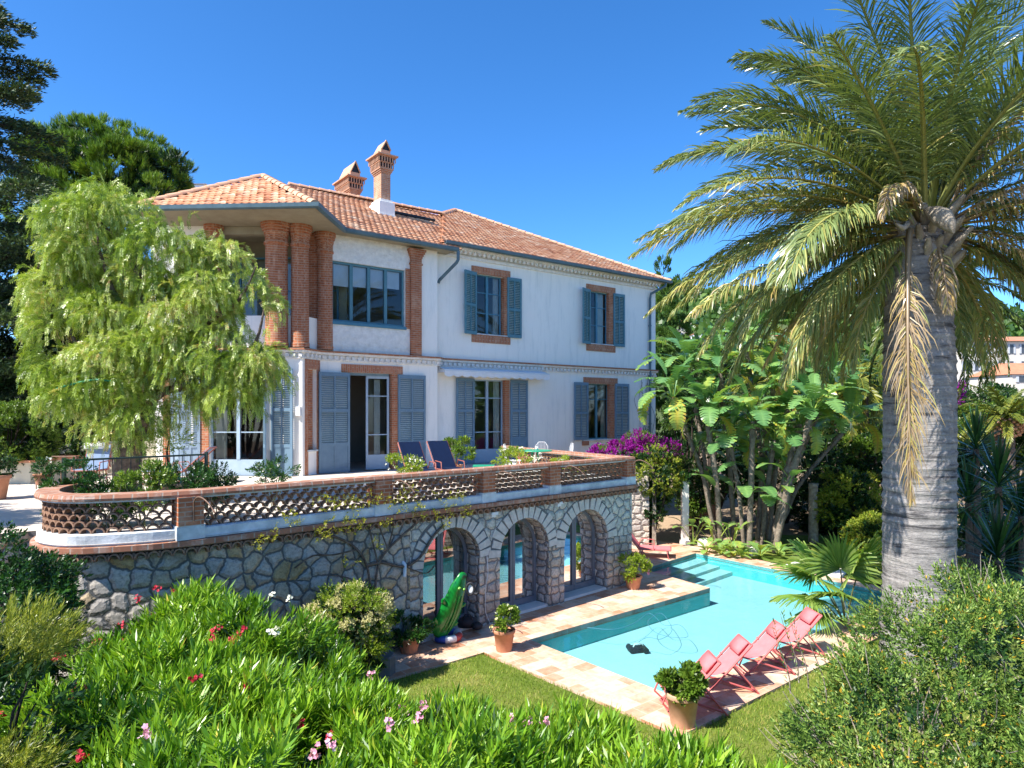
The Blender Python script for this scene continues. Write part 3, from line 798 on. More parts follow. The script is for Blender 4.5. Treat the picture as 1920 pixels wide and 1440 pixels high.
# awning over the right-hand french door
mb = MB(); a, b = FR.s(823,.1), FR.s(1019,.1)
z1_, z0_ = 5.98, 5.90
mb.add([FR.P(a,z1_,.16), FR.P(b,z1_,.16), FR.P(b,z0_,.42), FR.P(a,z0_,.42)], [(3,2,1,0)])
mb.fbox(FR, a, b, 5.90, 5.99, .0, .16)
mb.fbox(FR, a, b, z0_-.05, z0_, .40, .46)
for e_ in (a, b-.03): mb.fbox(FR, e_, e_+.03, 5.80, 5.9, .0, .42)
aw = mb.build('awning', MT['awn'], villa)
mb = MB(); n = 13; w_ = (b-a)/n
for i in range(n):
    vs = [FR.P(a+w_*i, z0_-.05, .465)]; m_ = 8
    for k in range(m_+1):
        t = k/m_; vs.append(FR.P(a+w_*(i+t), z0_-.19-.06*math.sin(math.pi*t), .465+.01*math.sin(i*2+t*3)))
    vs.append(FR.P(a+w_*(i+1), z0_-.05, .465))
    mb.add(vs, [tuple(range(len(vs)))])
mb.build('valance', MT['blind'], aw)
# ================================================================== terrace, arcade wall, balustrade
P0 = Vector((3.2, 17.35)); P1 = Vector((-4.65, 10.03))
WD = (P1-P0).normalized()
TD = -WD                                             # along the wall towards the far corner
WN = Vector((TD.y, -TD.x))                           # out of the wall, towards the pool
curve = [(-5.2,9.66),(-5.74,9.44),(-6.12,9.34),(-6.5,9.4),(-6.9,9.66),(-7.2,10.1),(-7.36,10.6),(-7.42,11.2)]
def smooth(pts, n=4):
    pts = [Vector(p) for p in pts]; out = []
    for i in range(len(pts)-1):
        p0, p1, p2, p3 = pts[max(i-1,0)], pts[i], pts[i+1], pts[min(i+2,len(pts)-1)]
        for k in range(n):
            t = k/n
            out.append(.5*((2*p1)+(p2-p0)*t+(2*p0-5*p1+4*p2-p3)*t*t+(3*p1-p0-3*p2+p3)*t*t*t))
    out.append(pts[-1]); return out
cs = smooth([P1]+[Vector(c) for c in curve], 3)
path = cs[::-1]+[P0]                                 # travelling right along the ledge; right-hand normal points out
ret = [P0, Vector((.45, 21.75)), Vector((-.1, 22.9))]
def wa(a, z=0, d=0): return Vector((P0.x+WD.x*a+WN.x*d, P0.y+WD.y*a+WN.y*d, z))
def pxa(px): 
    k = (px-CX)/FPX; return (P0.x-k*P0.y)/(-(WD.x-k*WD.y))
terr = thing('terrace_arcade', (-1, 14, 0), 'grey rubble stone terrace wall with three glazed arches facing the pool', 'stone wall')
IN = .10
arches = [(pxa(1145), pxa(1064), 2.10), (pxa(1035), pxa(943), 2.12), (pxa(905), pxa(799), 2.15)]
ZW = 2.50
def archpts(a0, a1, top, n=18):
    c = (a0+a1)/2; r = (a1-a0)/2; zs = top-r*1.0
    return [(a0, .0)]+[(c-r*math.cos(math.pi*i/n), zs+r*math.sin(math.pi*i/n)) for i in range(n+1)]+[(a1, .0)], zs
WX = pxa(795)+.25                                    # where the pale arcade changes into the darker old wall
mb = MB(); pr = MB(); rv = MB()
prev = 0.0
for a0, a1, top in arches:
    pts, zs = archpts(a0, a1, top)
    for (q0, q1) in ((prev, a0),):
        pr.add([wa(q1,0,-IN), wa(q0,0,-IN), wa(q0,zs,-IN), wa(q1,zs,-IN)], [(0,1,2,3)]); pr.build('stone_pier', MT['stonepier'], terr); pr = MB()
        mb.add([wa(q1,zs,-IN), wa(q0,zs,-IN), wa(q0,ZW,-IN), wa(q1,ZW,-IN)], [(0,1,2,3)])
    for i in range(1, len(pts)-2):
        x0, y0 = pts[i]; x1, y1 = pts[i+1]
        mb.add([wa(x1,y1,-IN), wa(x0,y0,-IN), wa(x0,ZW,-IN), wa(x1,ZW,-IN)], [(0,1,2,3)])
    for i in range(len(pts)-1):
        x0, y0 = pts[i]; x1, y1 = pts[i+1]
        rv.add([wa(x0,y0,-IN), wa(x1,y1,-IN), wa(x1,y1,-IN-.62), wa(x0,y0,-IN-.62)], [(0,1,2,3)])
    rv.build('arch_reveal', MT['stonepier'], terr); rv = MB()
    prev = a1
pr.add([wa(WX,0,-IN), wa(prev,0,-IN), wa(prev,1.4,-IN), wa(WX,1.4,-IN)], [(0,1,2,3)])
mb.add([wa(WX,1.4,-IN), wa(prev,1.4,-IN), wa(prev,ZW,-IN), wa(WX,ZW,-IN)], [(0,1,2,3)])
c2 = Vector(ret[1]); cw = Vector((P0.x, P0.y))
k0 = wa(0,0,-IN)
mb.add([k0, Vector((ret[1].x-.1, ret[1].y, 0)), Vector((ret[1].x-.1, ret[1].y, ZW)), wa(0,ZW,-IN)], [(0,1,2,3)])
mb.build('stone_wall', MT['stoneR'], terr); pr.build('stone_pier', MT['stonepier'], terr)
mb = MB()
wl_path = [p for p in path[:-1]]+[wa(WX).to_2d()]
mb.sweep(wl_path, [(-IN, 0-.3), (-IN, ZW)], closed_prof=False, caps=False)
rw = mb.build('rubble_wall', MT['stoneL'], terr)
cum = [0.0]
for i in range(1, len(wl_path)): cum.append(cum[-1]+(Vector(wl_path[i])-Vector(wl_path[i-1])).length)
uvl = rw.data.uv_layers[0].data
for lp_ in rw.data.loops:
    vi = lp_.vertex_index; uvl[lp_.index].uv = (cum[vi//2], 0-.3 if vi % 2 == 0 else ZW)
for pq in rw.data.polygons: pq.use_smooth = True
MB().add([(-17,8.95,-.2),(-8.1,10.1,-.2),(-8.1,10.1,ZT-.01),(-17,8.95,ZT-.01),(-7.3,10.7,-.2),(-7.3,10.7,ZT-.01)], [(0,1,2,3),(1,4,5,2)]).build('rubble_wall', MT['stoneL'], terr)
# voussoirs round each arch
for a0, a1, top in arches:
    c = (a0+a1)/2; r = (a1-a0)/2; zs = top-r; vb = MB(); n = 15
    for i in range(n):
        t0_ = math.pi*(i+.07)/n; t1_ = math.pi*(i+.93)/n; ro = r+.29+rng.uniform(-.05,.07)
        q = []
        for rr, tt in ((r+.005,t0_),(r+.005,t1_),(ro,t1_-.012),(ro,t0_+.012)): q.append((c-rr*math.cos(tt), zs+rr*math.sin(tt)))
        d_ = -IN+.012+rng.uniform(0,.02)
        f4 = [wa(x,z,d_) for x, z in q]; b4 = [wa(x,z,-IN-.02) for x, z in q]
        vb.add(f4+b4, [(3,2,1,0),(0,1,5,4),(1,2,6,5),(2,3,7,6),(3,0,4,7)])
    vb.build('voussoirs', MT['voussoir'], terr)
    mo = MB(); seg = 24; o1 = []; o2 = []
    for i in range(seg+1):
        t = math.pi*i/seg; o1.append(wa(c-(r+.0)*math.cos(t), zs+(r+.0)*math.sin(t), -IN+.004)); o2.append(wa(c-(r+.31)*math.cos(t), zs+(r+.31)*math.sin(t), -IN+.004))
    mo.add(o1+o2, [(i, seg+1+i, seg+2+i, i+1) for i in range(seg)]); mo.build('joint_mortar', MT['mortar'], terr)
# glazed arched doors, set back in the reveals
for k, (a0, a1, top) in enumerate(arches):
    pts, zs = archpts(a0, a1, top); c = (a0+a1)/2; r = (a1-a0)/2; D0 = -IN-.46
    fr = MB(); fw = .07; seg = 20
    def ring(r0, r1, z_spr, dd0, dd1):
        A = [(c-r0*math.cos(math.pi*i/seg), z_spr+r0*math.sin(math.pi*i/seg)) for i in range(seg+1)]
        B = [(c-r1*math.cos(math.pi*i/seg), z_spr+r1*math.sin(math.pi*i/seg)) for i in range(seg+1)]
        A = [(c-r0,.06)]+A+[(c+r0,.06)]; B = [(c-r1,.06)]+B+[(c+r1,.06)]; m_ = len(A)
        vs = [wa(x,z,dd0) for x,z in A]+[wa(x,z,dd0) for x,z in B]+[wa(x,z,dd1) for x,z in A]+[wa(x,z,dd1) for x,z in B]
        fs = []
        for i in range(m_-1): fs += [(i,i+1,m_+i+1,m_+i), (2*m_+i, 3*m_+i, 3*m_+i+1, 2*m_+i+1), (m_+i,m_+i+1,3*m_+i+1,3*m_+i)]
        fr.add(vs, fs)
    ring(r, r-fw, zs, D0+.05, D0)
    def sb(x0,x1,z0,z1,d0=D0+.002,d1=D0+.056):
        p = wa(x0,z0,d0); fr.pbox(p, Vector((WD.x,WD.y,0))*(x1-x0), Vector((WN.x,WN.y,0))*(d1-d0), Vector((0,0,z1-z0)))
    sb(c-.075, c-.006, .06, top-.06); sb(c+.006, c+.075, .06, top-.06)
    sb(c-r+fw, c-.075, .06, .20); sb(c+.075, c+r-fw, .06, .20)
    dr = fr.build('arched_door', MT['greyframe'], terr)
    g = MB(); vs = [wa(x,max(z,.06),D0+.02) for x, z in pts]
    g.add(vs, [tuple(range(len(vs)))[::-1]]); g.build('pane', MT['doorglass'], dr)
    cu = MB(); n = 14; rows = []
    for q, zz in enumerate((.1, 1.95 if k else 1.9)):
        for i in range(n+1): rows.append(wa(a0+.06+(.30-.12*q)*i/n, zz, D0-.15+.03*math.sin(i*1.9)))
    cu.add(rows, [(i,i+1,n+2+i,n+1+i) for i in range(n)], 0, True); cu.build('curtain', MT['curtain'], dr)
    sl = MB(); sl.pbox(wa(a0,-.02,-.04-IN), Vector((WD.x,WD.y,0))*(a1-a0), Vector((-WN.x,-WN.y,0))*.6, Vector((0,0,.08))); sl.build('threshold', MT['slab'], dr)
# dark room behind the arches
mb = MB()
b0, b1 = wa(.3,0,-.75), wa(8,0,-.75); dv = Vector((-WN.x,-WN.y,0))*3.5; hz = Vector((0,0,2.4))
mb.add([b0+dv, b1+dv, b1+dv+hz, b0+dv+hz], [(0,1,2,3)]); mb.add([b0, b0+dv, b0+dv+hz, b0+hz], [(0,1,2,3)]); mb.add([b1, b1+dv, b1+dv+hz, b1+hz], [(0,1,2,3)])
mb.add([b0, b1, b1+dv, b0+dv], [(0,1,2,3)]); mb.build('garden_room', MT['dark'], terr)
# brick ledge with clay-tile corbel arches under it
mb = MB(); mb.sweep(path, [(-.2,ZW),(.06,ZW),(.06,ZW+.075),(-.2,ZW+.085)]); mb.build('brick_ledge', MT['brickold'], terr)
def arcring(mb, c, t, nrm, r0, r1, dep, seg=7, flip=1, a0=0, a1=math.pi, m=0):
    """half ring in the plane (t, up), with depth along nrm; c is a 3D point"""
    t = Vector((t.x,t.y,0)); nrm = Vector((nrm.x,nrm.y,0)); up = Vector((0,0,1)); vs = []
    for i in range(seg+1):
        a = a0+(a1-a0)*i/seg
        for rr in (r0, r1):
            p = c+t*(math.cos(a)*rr)+up*(math.sin(a)*rr*flip)
            vs += [p, p+nrm*dep]
    fs = []
    for i in range(seg):
        b = i*4; fs += [(b+1,b+3,b+7,b+5), (b+2,b,b+4,b+6), (b,b+1,b+5,b+4), (b+3,b+2,b+6,b+7)]
    mb.add(vs, fs, m)
mb = MB()
for p, d in along(path, .165, .05):
    n_ = Vector((d.y,-d.x)); c = Vector((p.x+n_.x*-.10, p.y+n_.y*-.10, ZW-.11)); arcring(mb, c, d, n_, .058, .08, .13, 6)
    q = c+Vector((d.x,d.y,0))*.0825; mb.pbox(q+Vector((-d.x*.018,-d.y*.018,-.03)), Vector((d.x,d.y,0))*.036, Vector((n_.x,n_.y,0))*.1, Vector((0,0,.10)))
mb.sweep(path, [(-.16,ZW-.02),(.03,ZW-.02),(.03,ZW-.001),(-.16,ZW-.001)])
mb.build('corbel_tiles', MT['scale'], terr)

# balustrade
bal = thing('terrace_balustrade', (-1, 14, ZW), 'brick terrace balustrade with rows of open clay scale tiles above the stone wall', 'balustrade')
fullp = path+ret[1:]
mb = MB(); mb.sweep(fullp, [(-.30,ZW+.086),(-.02,ZW+.086),(-.02,ZW+.235),(-.06,ZW+.25),(-.28,ZW+.25)]); mb.build('white_kerb', MT['whitebase'], bal)
ZC = 3.22
mb = MB(); mb.sweep(fullp, [(-.31,ZC),(0.0,ZC),(.01,ZC+.035),(-.01,ZC+.085),(-.30,ZC+.085)]); mb.build('coping', MT['brickold'], bal)
mb = MB(); mb.sweep(fullp, [(-.27,ZC-.03),(-.05,ZC-.03),(-.05,ZC-.001),(-.27,ZC-.001)]); mb.build('mortar_bed', MT['whitebase'], bal)
pier_a = [0.17, pxa(1041), pxa(917), pxa(720), pxa(358)]
mb = None; L1 = (P1-P0).length
for i, a in enumerate(pier_a):
    w_ = .34 if i < 4 else .36
    m_ = MB(); m_.pbox(wa(a-w_/2, ZW+.27, -.305), Vector((WD.x,WD.y,0))*w_, Vector((WN.x,WN.y,0))*.32, Vector((0,0,ZC-ZW-.27+.0)))
    m_.build('brick_pier', MT['brick'], bal)
    MB().pbox(wa(a-w_/2-.02, ZW+.086, -.33), Vector((WD.x,WD.y,0))*(w_+.04), Vector((WN.x,WN.y,0))*.345, Vector((0,0,.205))).build('pier_foot', MT['whitebase'], bal)
e = path[0]; MB().box(e.x-.05, e.y-.25, ZW+.08, e.x+.28, e.y+.12, ZC).build('brick_pier', MT['brick'], bal)
for c in (Vector((.45,21.75)),): MB().box(c.x-.32, c.y-.2, ZW+.08, c.x+.02, c.y+.15, ZC).build('brick_pier', MT['brick'], bal)
def lattice(pth, s0, s1):
    """one panel of overlapping half-round tiles between two distances along the path"""
    pts = along(pth, .02); mb = MB(); sp_ = .175; rh = .098; nr = 5; r1 = .087; r0 = .066; zb = ZW+.25
    for row in range(nr):
        x = s0+.06+(sp_/2 if row % 2 else 0)
        while x < s1-.04:
            i = min(len(pts)-1, int(x/.02)); p, d = pts[i]; n_ = Vector((d.y,-d.x))
            c = Vector((p.x-n_.x*.22, p.y-n_.y*.22, zb+row*rh))
            arcring(mb, c, d, n_, r0, r1, .13+rng.uniform(-.006,.006), 8)
            x += sp_
    return mb.build('tile_lattice', MT['scale'], bal)
Ltot = sum((Vector(path[i+1])-Vector(path[i])).length for i in range(len(path)-1))
ends = sorted([Ltot-a for a in pier_a]); st = .3
for e in ends:
    if e-.17 > st: lattice(path, st, e-.17)
    st = e+.17
lr = [Vector(p) for p in ret]; lrr = lr[::-1]
# return side: outside is to the right of travel from house to corner
lp = [P0, lr[1], lr[2]]
lattice(lp, .3, (lr[1]-lr[0]).length-.1); 
# curved iron hooks on the outside of the balustrade
for i, (px, a) in enumerate([(p, pxa(p)) for p in (362, 735, 930, 1056, 1186)]):
    p = wa(a, 2.86, .03); hk = MB()
    pts = [p, p+Vector((0,0,.22)), p+Vector((0,0,.30))+Vector((WN.x,WN.y,0))*.03, p+Vector((.02,0,.36))+Vector((WN.x,WN.y,0))*.10, p+Vector((.06,0,.36))+Vector((WN.x,WN.y,0))*.2, p+Vector((.12,0,.28))+Vector((WN.x,WN.y,0))*.32, p+Vector((.17,0,.17))+Vector((WN.x,WN.y,0))*.4]
    tag(hk.tube(smooth3(pts), .012, 6).build('iron_hook', MT['iron'], org=p),
        ['rusty hooked bracket on the brick pier at the curved left end of the balustrade','rusty hooked bracket on the balustrade above the vine','rusty hooked bracket above the pier between left and middle arch','rusty hooked bracket on the balustrade above the right-hand arch','rusty hooked bracket on the far right corner pier of the balustrade'][i], 'bracket', 'rusty hooked brackets along the balustrade')
# two small white lamps over the piers and a short white spout
for i, px in enumerate((929, 1052)):
    a = pxa(px); zz = [2.3, 2.33][i]
    lm = MB(); lm.pbox(wa(a-.09, zz, -IN), Vector((WD.x,WD.y,0))*.18, Vector((WN.x,WN.y,0))*.09, Vector((0,0,.06))); lm.pbox(wa(a-.06, zz-.05, -IN), Vector((WD.x,WD.y,0))*.12, Vector((WN.x,WN.y,0))*.05, Vector((0,0,.048)))
    tag(lm.build('wall_lamp', MT['whitemetal'], org=wa(a, zz, -IN)), ['small white wall lamp on the stone between left and middle arch', 'small white wall lamp on the stone between middle and right arch'][i], 'lamp', 'white lamps on the arcade wall')
a = pxa(762); tag(MB().tube([wa(a,1.38,-.06), wa(a,1.60,-.05), wa(a,1.64,-IN-.02)], .035, 8).build('white_spout', MT['whitemetal'], org=wa(a,1.4,-.06)), 'short white pipe end on the stone wall left of the arches', 'pipe')

# terrace floor
tf = [p+Vector((.12,.12)) if False else p for p in [Vector(q) for q in path]]
outer = [(p.x, p.y) for p in tf]+[(P0.x, P0.y), (ret[1].x, ret[1].y), (.6, 26), (-3, 26), (-17, 27), (-17, 8.9), (-8.1, 10.05), (-7.5, 10.5)]
tag(sheet('terrace_floor', outer, ZT, MT['paver'], uvrot=R(40)), kind='structure')

# ================================================================== pool, deck, lawn
pd = Vector((.775,.632)); qd = Vector((.632,-.775))
PA = gnd(993,1199).to_2d(); PB = gnd(1331,1102).to_2d(); PC = Vector((3.72,18.95)); PD = gnd(1304.5,1036.5).to_2d(); PE = Vector((9.55,16.29)); PF = Vector((2.51,10.55))
pool = [PA, PF, PE, PD, PC, PB]
def deckmat():
    m, nt, out = nodes('terracotta_deck'); p = principled(nt, out, .75, .25)
    uv = N(nt, 'ShaderNodeTexCoord').outputs['UV']
    b = N(nt, 'ShaderNodeTexBrick'); b.offset = .5
    nt.links.new(uv, b.inputs['Vector']); b.inputs['Scale'].default_value = 1; b.inputs['Brick Width'].default_value = .40; b.inputs['Row Height'].default_value = .29
    b.inputs['Mortar Size'].default_value = .006; b.inputs['Color1'].default_value = (0,0,0,1); b.inputs['Color2'].default_value = (1,1,1,1); b.inputs['Mortar'].default_value = (.5,.5,.5,1)
    c = ramp(nt, b.outputs['Color'], [(0,(.47,.19,.10)),(.22,(.54,.26,.15)),(.45,(.60,.36,.24)),(.7,(.62,.42,.30)),(1,(.66,.50,.38))])
    f, _ = noise(nt, uv, 1.1, 7, .75)
    c = mixc(nt, ramp(nt, f, [(.45,(0,0,0)),(.68,(.7,.7,.7))]), c, (.66,.52,.42))
    f2, _ = noise(nt, uv, 7, 6, .7)
    c = mixc(nt, 1.0, c, ramp(nt, f2, [(.3,(.70,.67,.64)),(.55,(1,1,1))]), 'MULTIPLY')
    c = mixc(nt, b.outputs['Fac'], c, (.55,.45,.36))
    nt.links.new(c, p.inputs['Base Color'])
    bump(nt, math_(nt, 'SUBTRACT', f2, b.outputs['Fac']), p, .3, .006)
    return m
deck = [(-4.4,11.2), (-3.95,9.75), (-2.84,10.52), (-.516,12.42), (2.34,9.24), (10.3,15.7), (6.5,21.6), (5.0,23.2), (3.2,24.5), (1.2,23.5), (2.5,17.95)]
tag(sheet('pool_deck', deck, 0, deckmat(), holes=[pool], thick=.12, uvrot=R(39.2)), kind='structure')
# coping nose round the basin, basin, steps, water
mb = MB(); n = len(pool)
for i in range(n):
    a, b = pool[i], pool[(i+1) % n]
    mb.add([(a.x,a.y,-.02),(b.x,b.y,-.02),(b.x,b.y,-.47),(a.x,a.y,-.47)], [(0,1,2,3)])
tag(mb.build('pool_wall', MT['poolwallshade'], org=(PA.x,PA.y,-.46)), kind='structure')
tag(sheet('pool_floor', pool, -.46, MT['pool']), kind='structure')
st_ = MB()
for i in range(3):
    w_ = .42*(i+1); z_ = -.18-.085*i
    a = PC+Vector((.0,.0)); b = PD
    dir_ = (PD-PC).normalized(); nn_ = Vector((dir_.y, -dir_.x))
    e0_ = PD+ (PE-PD).normalized()*w_*1.05; c0_ = PC+(PB-PC).normalized()*w_
    zb = z_-.085 if i < 2 else -.46
    vs = [(PC.x,PC.y,z_),(c0_.x,c0_.y,z_),(e0_.x,e0_.y,z_),(PD.x,PD.y,z_),(c0_.x,c0_.y,zb),(e0_.x,e0_.y,zb)]
    st_.add(vs, [(0,1,2,3),(1,4,5,2)])
tag(st_.build('pool_steps', MT['pool'], org=(PC.x,PC.y,-1)), kind='structure')
def watermat():
    m, nt, out = nodes('pool_water')
    tr = nt.nodes.new('ShaderNodeBsdfTransparent'); tr.inputs[0].default_value = (.66,.93,.965,1)
    gl = nt.nodes.new('ShaderNodeBsdfGlossy'); gl.inputs['Roughness'].default_value = .03
    fr = nt.nodes.new('ShaderNodeFresnel'); fr.inputs[0].default_value = 1.33
    tc = N(nt, 'ShaderNodeTexCoord').outputs['Object']; f, _ = noise(nt, tc, 3.2, 3, .5)
    b = nt.nodes.new('ShaderNodeBump'); b.inputs['Strength'].default_value = .22; b.inputs['Distance'].default_value = .05
    nt.links.new(f, b.inputs['Height']); nt.links.new(b.outputs[0], gl.inputs['Normal']); nt.links.new(b.outputs[0], fr.inputs['Normal'])
    mx = nt.nodes.new('ShaderNodeMixShader'); nt.links.new(fr.outputs[0], mx.inputs[0]); nt.links.new(tr.outputs[0], mx.inputs[1]); nt.links.new(gl.outputs[0], mx.inputs[2])
    nt.links.new(mx.outputs[0], out.inputs[0]); return m
tag(sheet('pool_water', pool, -.09, watermat()), kind='structure')
# ground: one great sheet with the basin cut out, lawn and gravel sheets above it
lawn1 = [(-2.9,10.45), (-.54,12.39), (2.34,9.20), (10.3,15.66), (13,13.5), (11,1), (-9,1), (-9,6.0), (-4.4,8.6)]
hole = [(p.x, p.y) for p in pool]
def grassmat():
    m, nt, out = nodes('lawn'); p = principled(nt, out, .9, .1)
    tc = N(nt, 'ShaderNodeTexCoord').outputs['Object']; f, _ = noise(nt, tc, 1.2, 7, .7); g, _ = noise(nt, tc, 40, 5, .8)
    c = ramp(nt, f, [(.3,(.10,.17,.025)),(.5,(.17,.235,.04)),(.7,(.28,.28,.08))])
    nt.links.new(mixc(nt, 1.0, c, ramp(nt, g, [(.3,(.5,.5,.5)),(.7,(1.1,1.1,1.1))]), 'MULTIPLY'), p.inputs['Base Color'])
    bump(nt, g, p, .8, .03); return m
MT['lawn'] = grassmat()
tag(sheet('ground', [(-600,-60),(600,-60),(600,900),(-600,900)], -.16, MT['earth'], holes=[hole]), kind='structure')
tag(sheet('lawn', lawn1, -.03, MT['lawn'], thick=.1), kind='structure')
tag(sheet('lawn', [(7.0,21.2),(10.6,16.0),(14,18),(14,24),(9,24.5)], -.05, MT['lawn']), kind='structure')
tag(sheet('gravel_bed', [(3.2,24.5),(5.0,23.2),(6.5,21.6),(7.6,21.0),(9.0,24.5),(8.0,29),(3,29)], -.055, MT['sand']), kind='structure')
a_, b_, c_, d_ = gnd(1470,1059,.03), gnd(1516,1046,.03), gnd(1600,1056,.03), gnd(1575,1082,.03)
tag(sheet('stone_slab', [(p.x,p.y) for p in (a_, d_, c_, b_)], .03, MT['slab'], thick=.12), 'pale flat stone slab beside the far edge of the pool', 'stone slab')
# lawn blades
def blades(name, poly, n, z, h=.05):
    pl = [(p[0],p[1]) for p in poly]; xs = [p[0] for p in pl]; ys = [p[1] for p in pl]
    P = np.stack([rng.uniform(min(xs),max(xs),n), rng.uniform(min(ys),max(ys),n)], 1); P = P[inpoly(P, pl)]; n = len(P)
    a = rng.uniform(0,2*math.pi,n); hh = h*rng.uniform(.5,1.2,n); w = .006
    pat = .5+.5*np.sin(P[:,0]*3.1+np.sin(P[:,1]*2.3)*1.4)*np.sin(P[:,1]*2.7+P[:,0])
    B = np.stack([P[:,0],P[:,1],np.full(n,z)],1); S = np.stack([np.cos(a),np.sin(a),np.zeros(n)],1)*w
    T = B+np.stack([rng.normal(0,.018,n), rng.normal(0,.018,n), hh],1)
    V = np.stack([B-S,B+S,T],1).reshape(-1,3); F = np.arange(3*n).reshape(-1,3)
    t = np.clip(pat*.5+rng.normal(.25,.2,n),0,1)
    return fast(name, V, F, MT['blade'], org=(0,0,0), tint=np.repeat(t,3))
MT['blade'] = leafmat('grass_blades', [(0,(.11,.19,.018)),(.45,(.22,.31,.035)),(.75,(.38,.40,.09)),(1,(.54,.45,.19))], .35, .6, .2)
tag(blades('lawn_grass', [(-2.7,10.56),(-.54,12.46),(2.34,9.26),(7.2,13.16),(8,9),(3,5),(-1.5,7.5)], 110000, -.03), 'short patchy green and straw coloured lawn grass between deck and shrubs', 'grass', kind='stuff')
# ================================================================== vegetation helpers
def unit(V): return V/np.maximum(np.linalg.norm(V, axis=-1, keepdims=True), 1e-9)
def rdir(n): return unit(rng.normal(size=(n,3)))
def kites(name, P, D, S, L, W, mat, tint, parent=None, fold=.12, wide=.42, org=None):
    """one diamond-shaped leaf per row: base P, direction D, side S"""
    n = len(P); L = np.broadcast_to(L, (n,))[:,None]; W = np.broadcast_to(W, (n,))[:,None]
    Nn = unit(np.cross(D, S)); S = unit(np.cross(Nn, D))
    M = P+D*L*wide
    V = np.stack([P, M+S*W/2+Nn*W*fold, P+D*L, M-S*W/2+Nn*W*fold], 1).reshape(-1,3)
    F = np.arange(4*n).reshape(-1,4)
    return fast(name, V, F, mat, parent, org, np.repeat(np.clip(tint,0,1), 4))
def subblobs(blobs, nsub, shell=(.78,1.0), zcut=None):
    C = []; O = []; Rr = []
    tot = sum(b[3]*b[4]+b[4]*b[5]+b[3]*b[5] for b in blobs)
    for b in blobs:
        c = np.array(b[:3]); r = np.array(b[3:6]); k = max(3, int(nsub*(r[0]*r[1]+r[1]*r[2]+r[0]*r[2])/tot))
        d = rdir(k); f = rng.uniform(*shell, k)[:,None]; C.append(c+d*r*f); O.append(unit(d/r)); Rr.append(np.full(k, r.mean()))
    C = np.concatenate(C); O = np.concatenate(O); Rr = np.concatenate(Rr)
    keep = np.ones(len(C), bool)
    for b in blobs:
        q = (((C-np.array(b[:3]))/np.array(b[3:6]))**2).sum(1); keep &= q > .42
    if zcut is not None: keep &= C[:,2] > zcut
    return C[keep], O[keep], Rr[keep]
def tufts(blobs, nsub, subr, ntuft, out=.7, up=.35, shell=(.78,1.0), zcut=None, squash=.8):
    C, O, Rr = subblobs(blobs, nsub, shell, zcut); i = rng.integers(0, len(C), ntuft)
    d = unit(rdir(ntuft)+O[i]*out); rad = subr*rng.uniform(.55,1.05,ntuft)*(.7+.6*rng.random(len(C))[i])
    P = C[i]+d*rad[:,None]*np.array([1,1,squash]); A = unit(d+O[i]*.4+np.array([0,0,up]))
    ct = rng.random(len(C))[i]
    return P, A, ct
def tuftleaves(P, A, n, stem, L, W, spread=1.0, jit=.25):
    m = len(P); t = np.tile(np.linspace(0,1,n),(m,1))+rng.normal(0,.03,(m,n))
    X = unit(np.cross(A, rdir(m))); Y = np.cross(A, X)
    ph = (np.arange(n)*2.4)[None]+rng.uniform(0,6.28,(m,1))+rng.normal(0,.3,(m,n))
    rad = np.cos(ph)[...,None]*X[:,None]+np.sin(ph)[...,None]*Y[:,None]
    an = spread*(1.15-.75*t)+rng.normal(0,jit*.5,(m,n))
    D = unit(np.cos(an)[...,None]*A[:,None]+np.sin(an)[...,None]*rad)
    B = P[:,None]+A[:,None]*(t*stem)[...,None]
    D = D.reshape(-1,3); B = B.reshape(-1,3); S = unit(np.cross(D, np.repeat(A,n,0)+rdir(m*n)*.35))
    k = m*n
    return B, D, S, L*rng.uniform(.65,1.15,k), W*rng.uniform(.7,1.15,k)
def foliage(name, blobs, nsub, subr, ntuft, nl, stem, L, W, mat, parent=None, spread=1.0, up=.35, base=.5, var=.25, out=.7, shell=(.78,1.0), zcut=None, fold=.12, squash=.8, keep=None, wide=.42):
    P, A, ct = tufts(blobs, nsub, subr, ntuft, out, up, shell, zcut, squash)
    if keep is not None:
        k = keep(P); P, A, ct = P[k], A[k], ct[k]
    B, D, S, L_, W_ = tuftleaves(P, A, nl, stem, L, W, spread)
    t = base+np.repeat((ct-.5)*.3, nl)+rng.normal(0, var*.5, len(B))
    return kites(name, B, D, S, L_, W_, mat, t, parent, fold, wide)
def flowers(name, C, nper, rad, size, mat, parent=None, tint=.5):
    if len(C) <= 12 and nper > 0:
        for c_ in C: flowers_('flower_cluster', c_[None], nper, rad, size, mat, parent, tint)
        return
    return tag(flowers_(name, C, nper, rad, size, mat, parent, tint), kind='stuff')
def flowers_(name, C, nper, rad, size, mat, parent=None, tint=.5):
    m = len(C); P = np.repeat(C, nper, 0)+rdir(m*nper)*rad*rng.uniform(.3,1,(m*nper,1))
    # five petals each
    k = 5; A = unit(rdir(len(P))+np.array([0,-.5,.8])); X = unit(np.cross(A, rdir(len(P)))); Y = np.cross(A, X)
    a = (np.arange(k)*2*math.pi/k)[None]; D = np.cos(a)[...,None]*X[:,None]+np.sin(a)[...,None]*Y[:,None]+A[:,None]*.35
    D = unit(D.reshape(-1,3)); B = np.repeat(P,k,0); S = unit(np.cross(D, np.repeat(A,k,0)))
    return kites(name, B, D, S, size, size*.8, mat, np.clip(tint+rng.normal(0,.25,len(B)),0,1), parent, .1, .6)
LM = {}
LM['oleander'] = leafmat('oleander_leaf', [(0,(.018,.060,.006)),(.28,(.075,.19,.010)),(.6,(.19,.36,.018)),(.93,(.38,.53,.05)),(1,(.55,.42,.06))], 0.28, 0.34, 0.5)
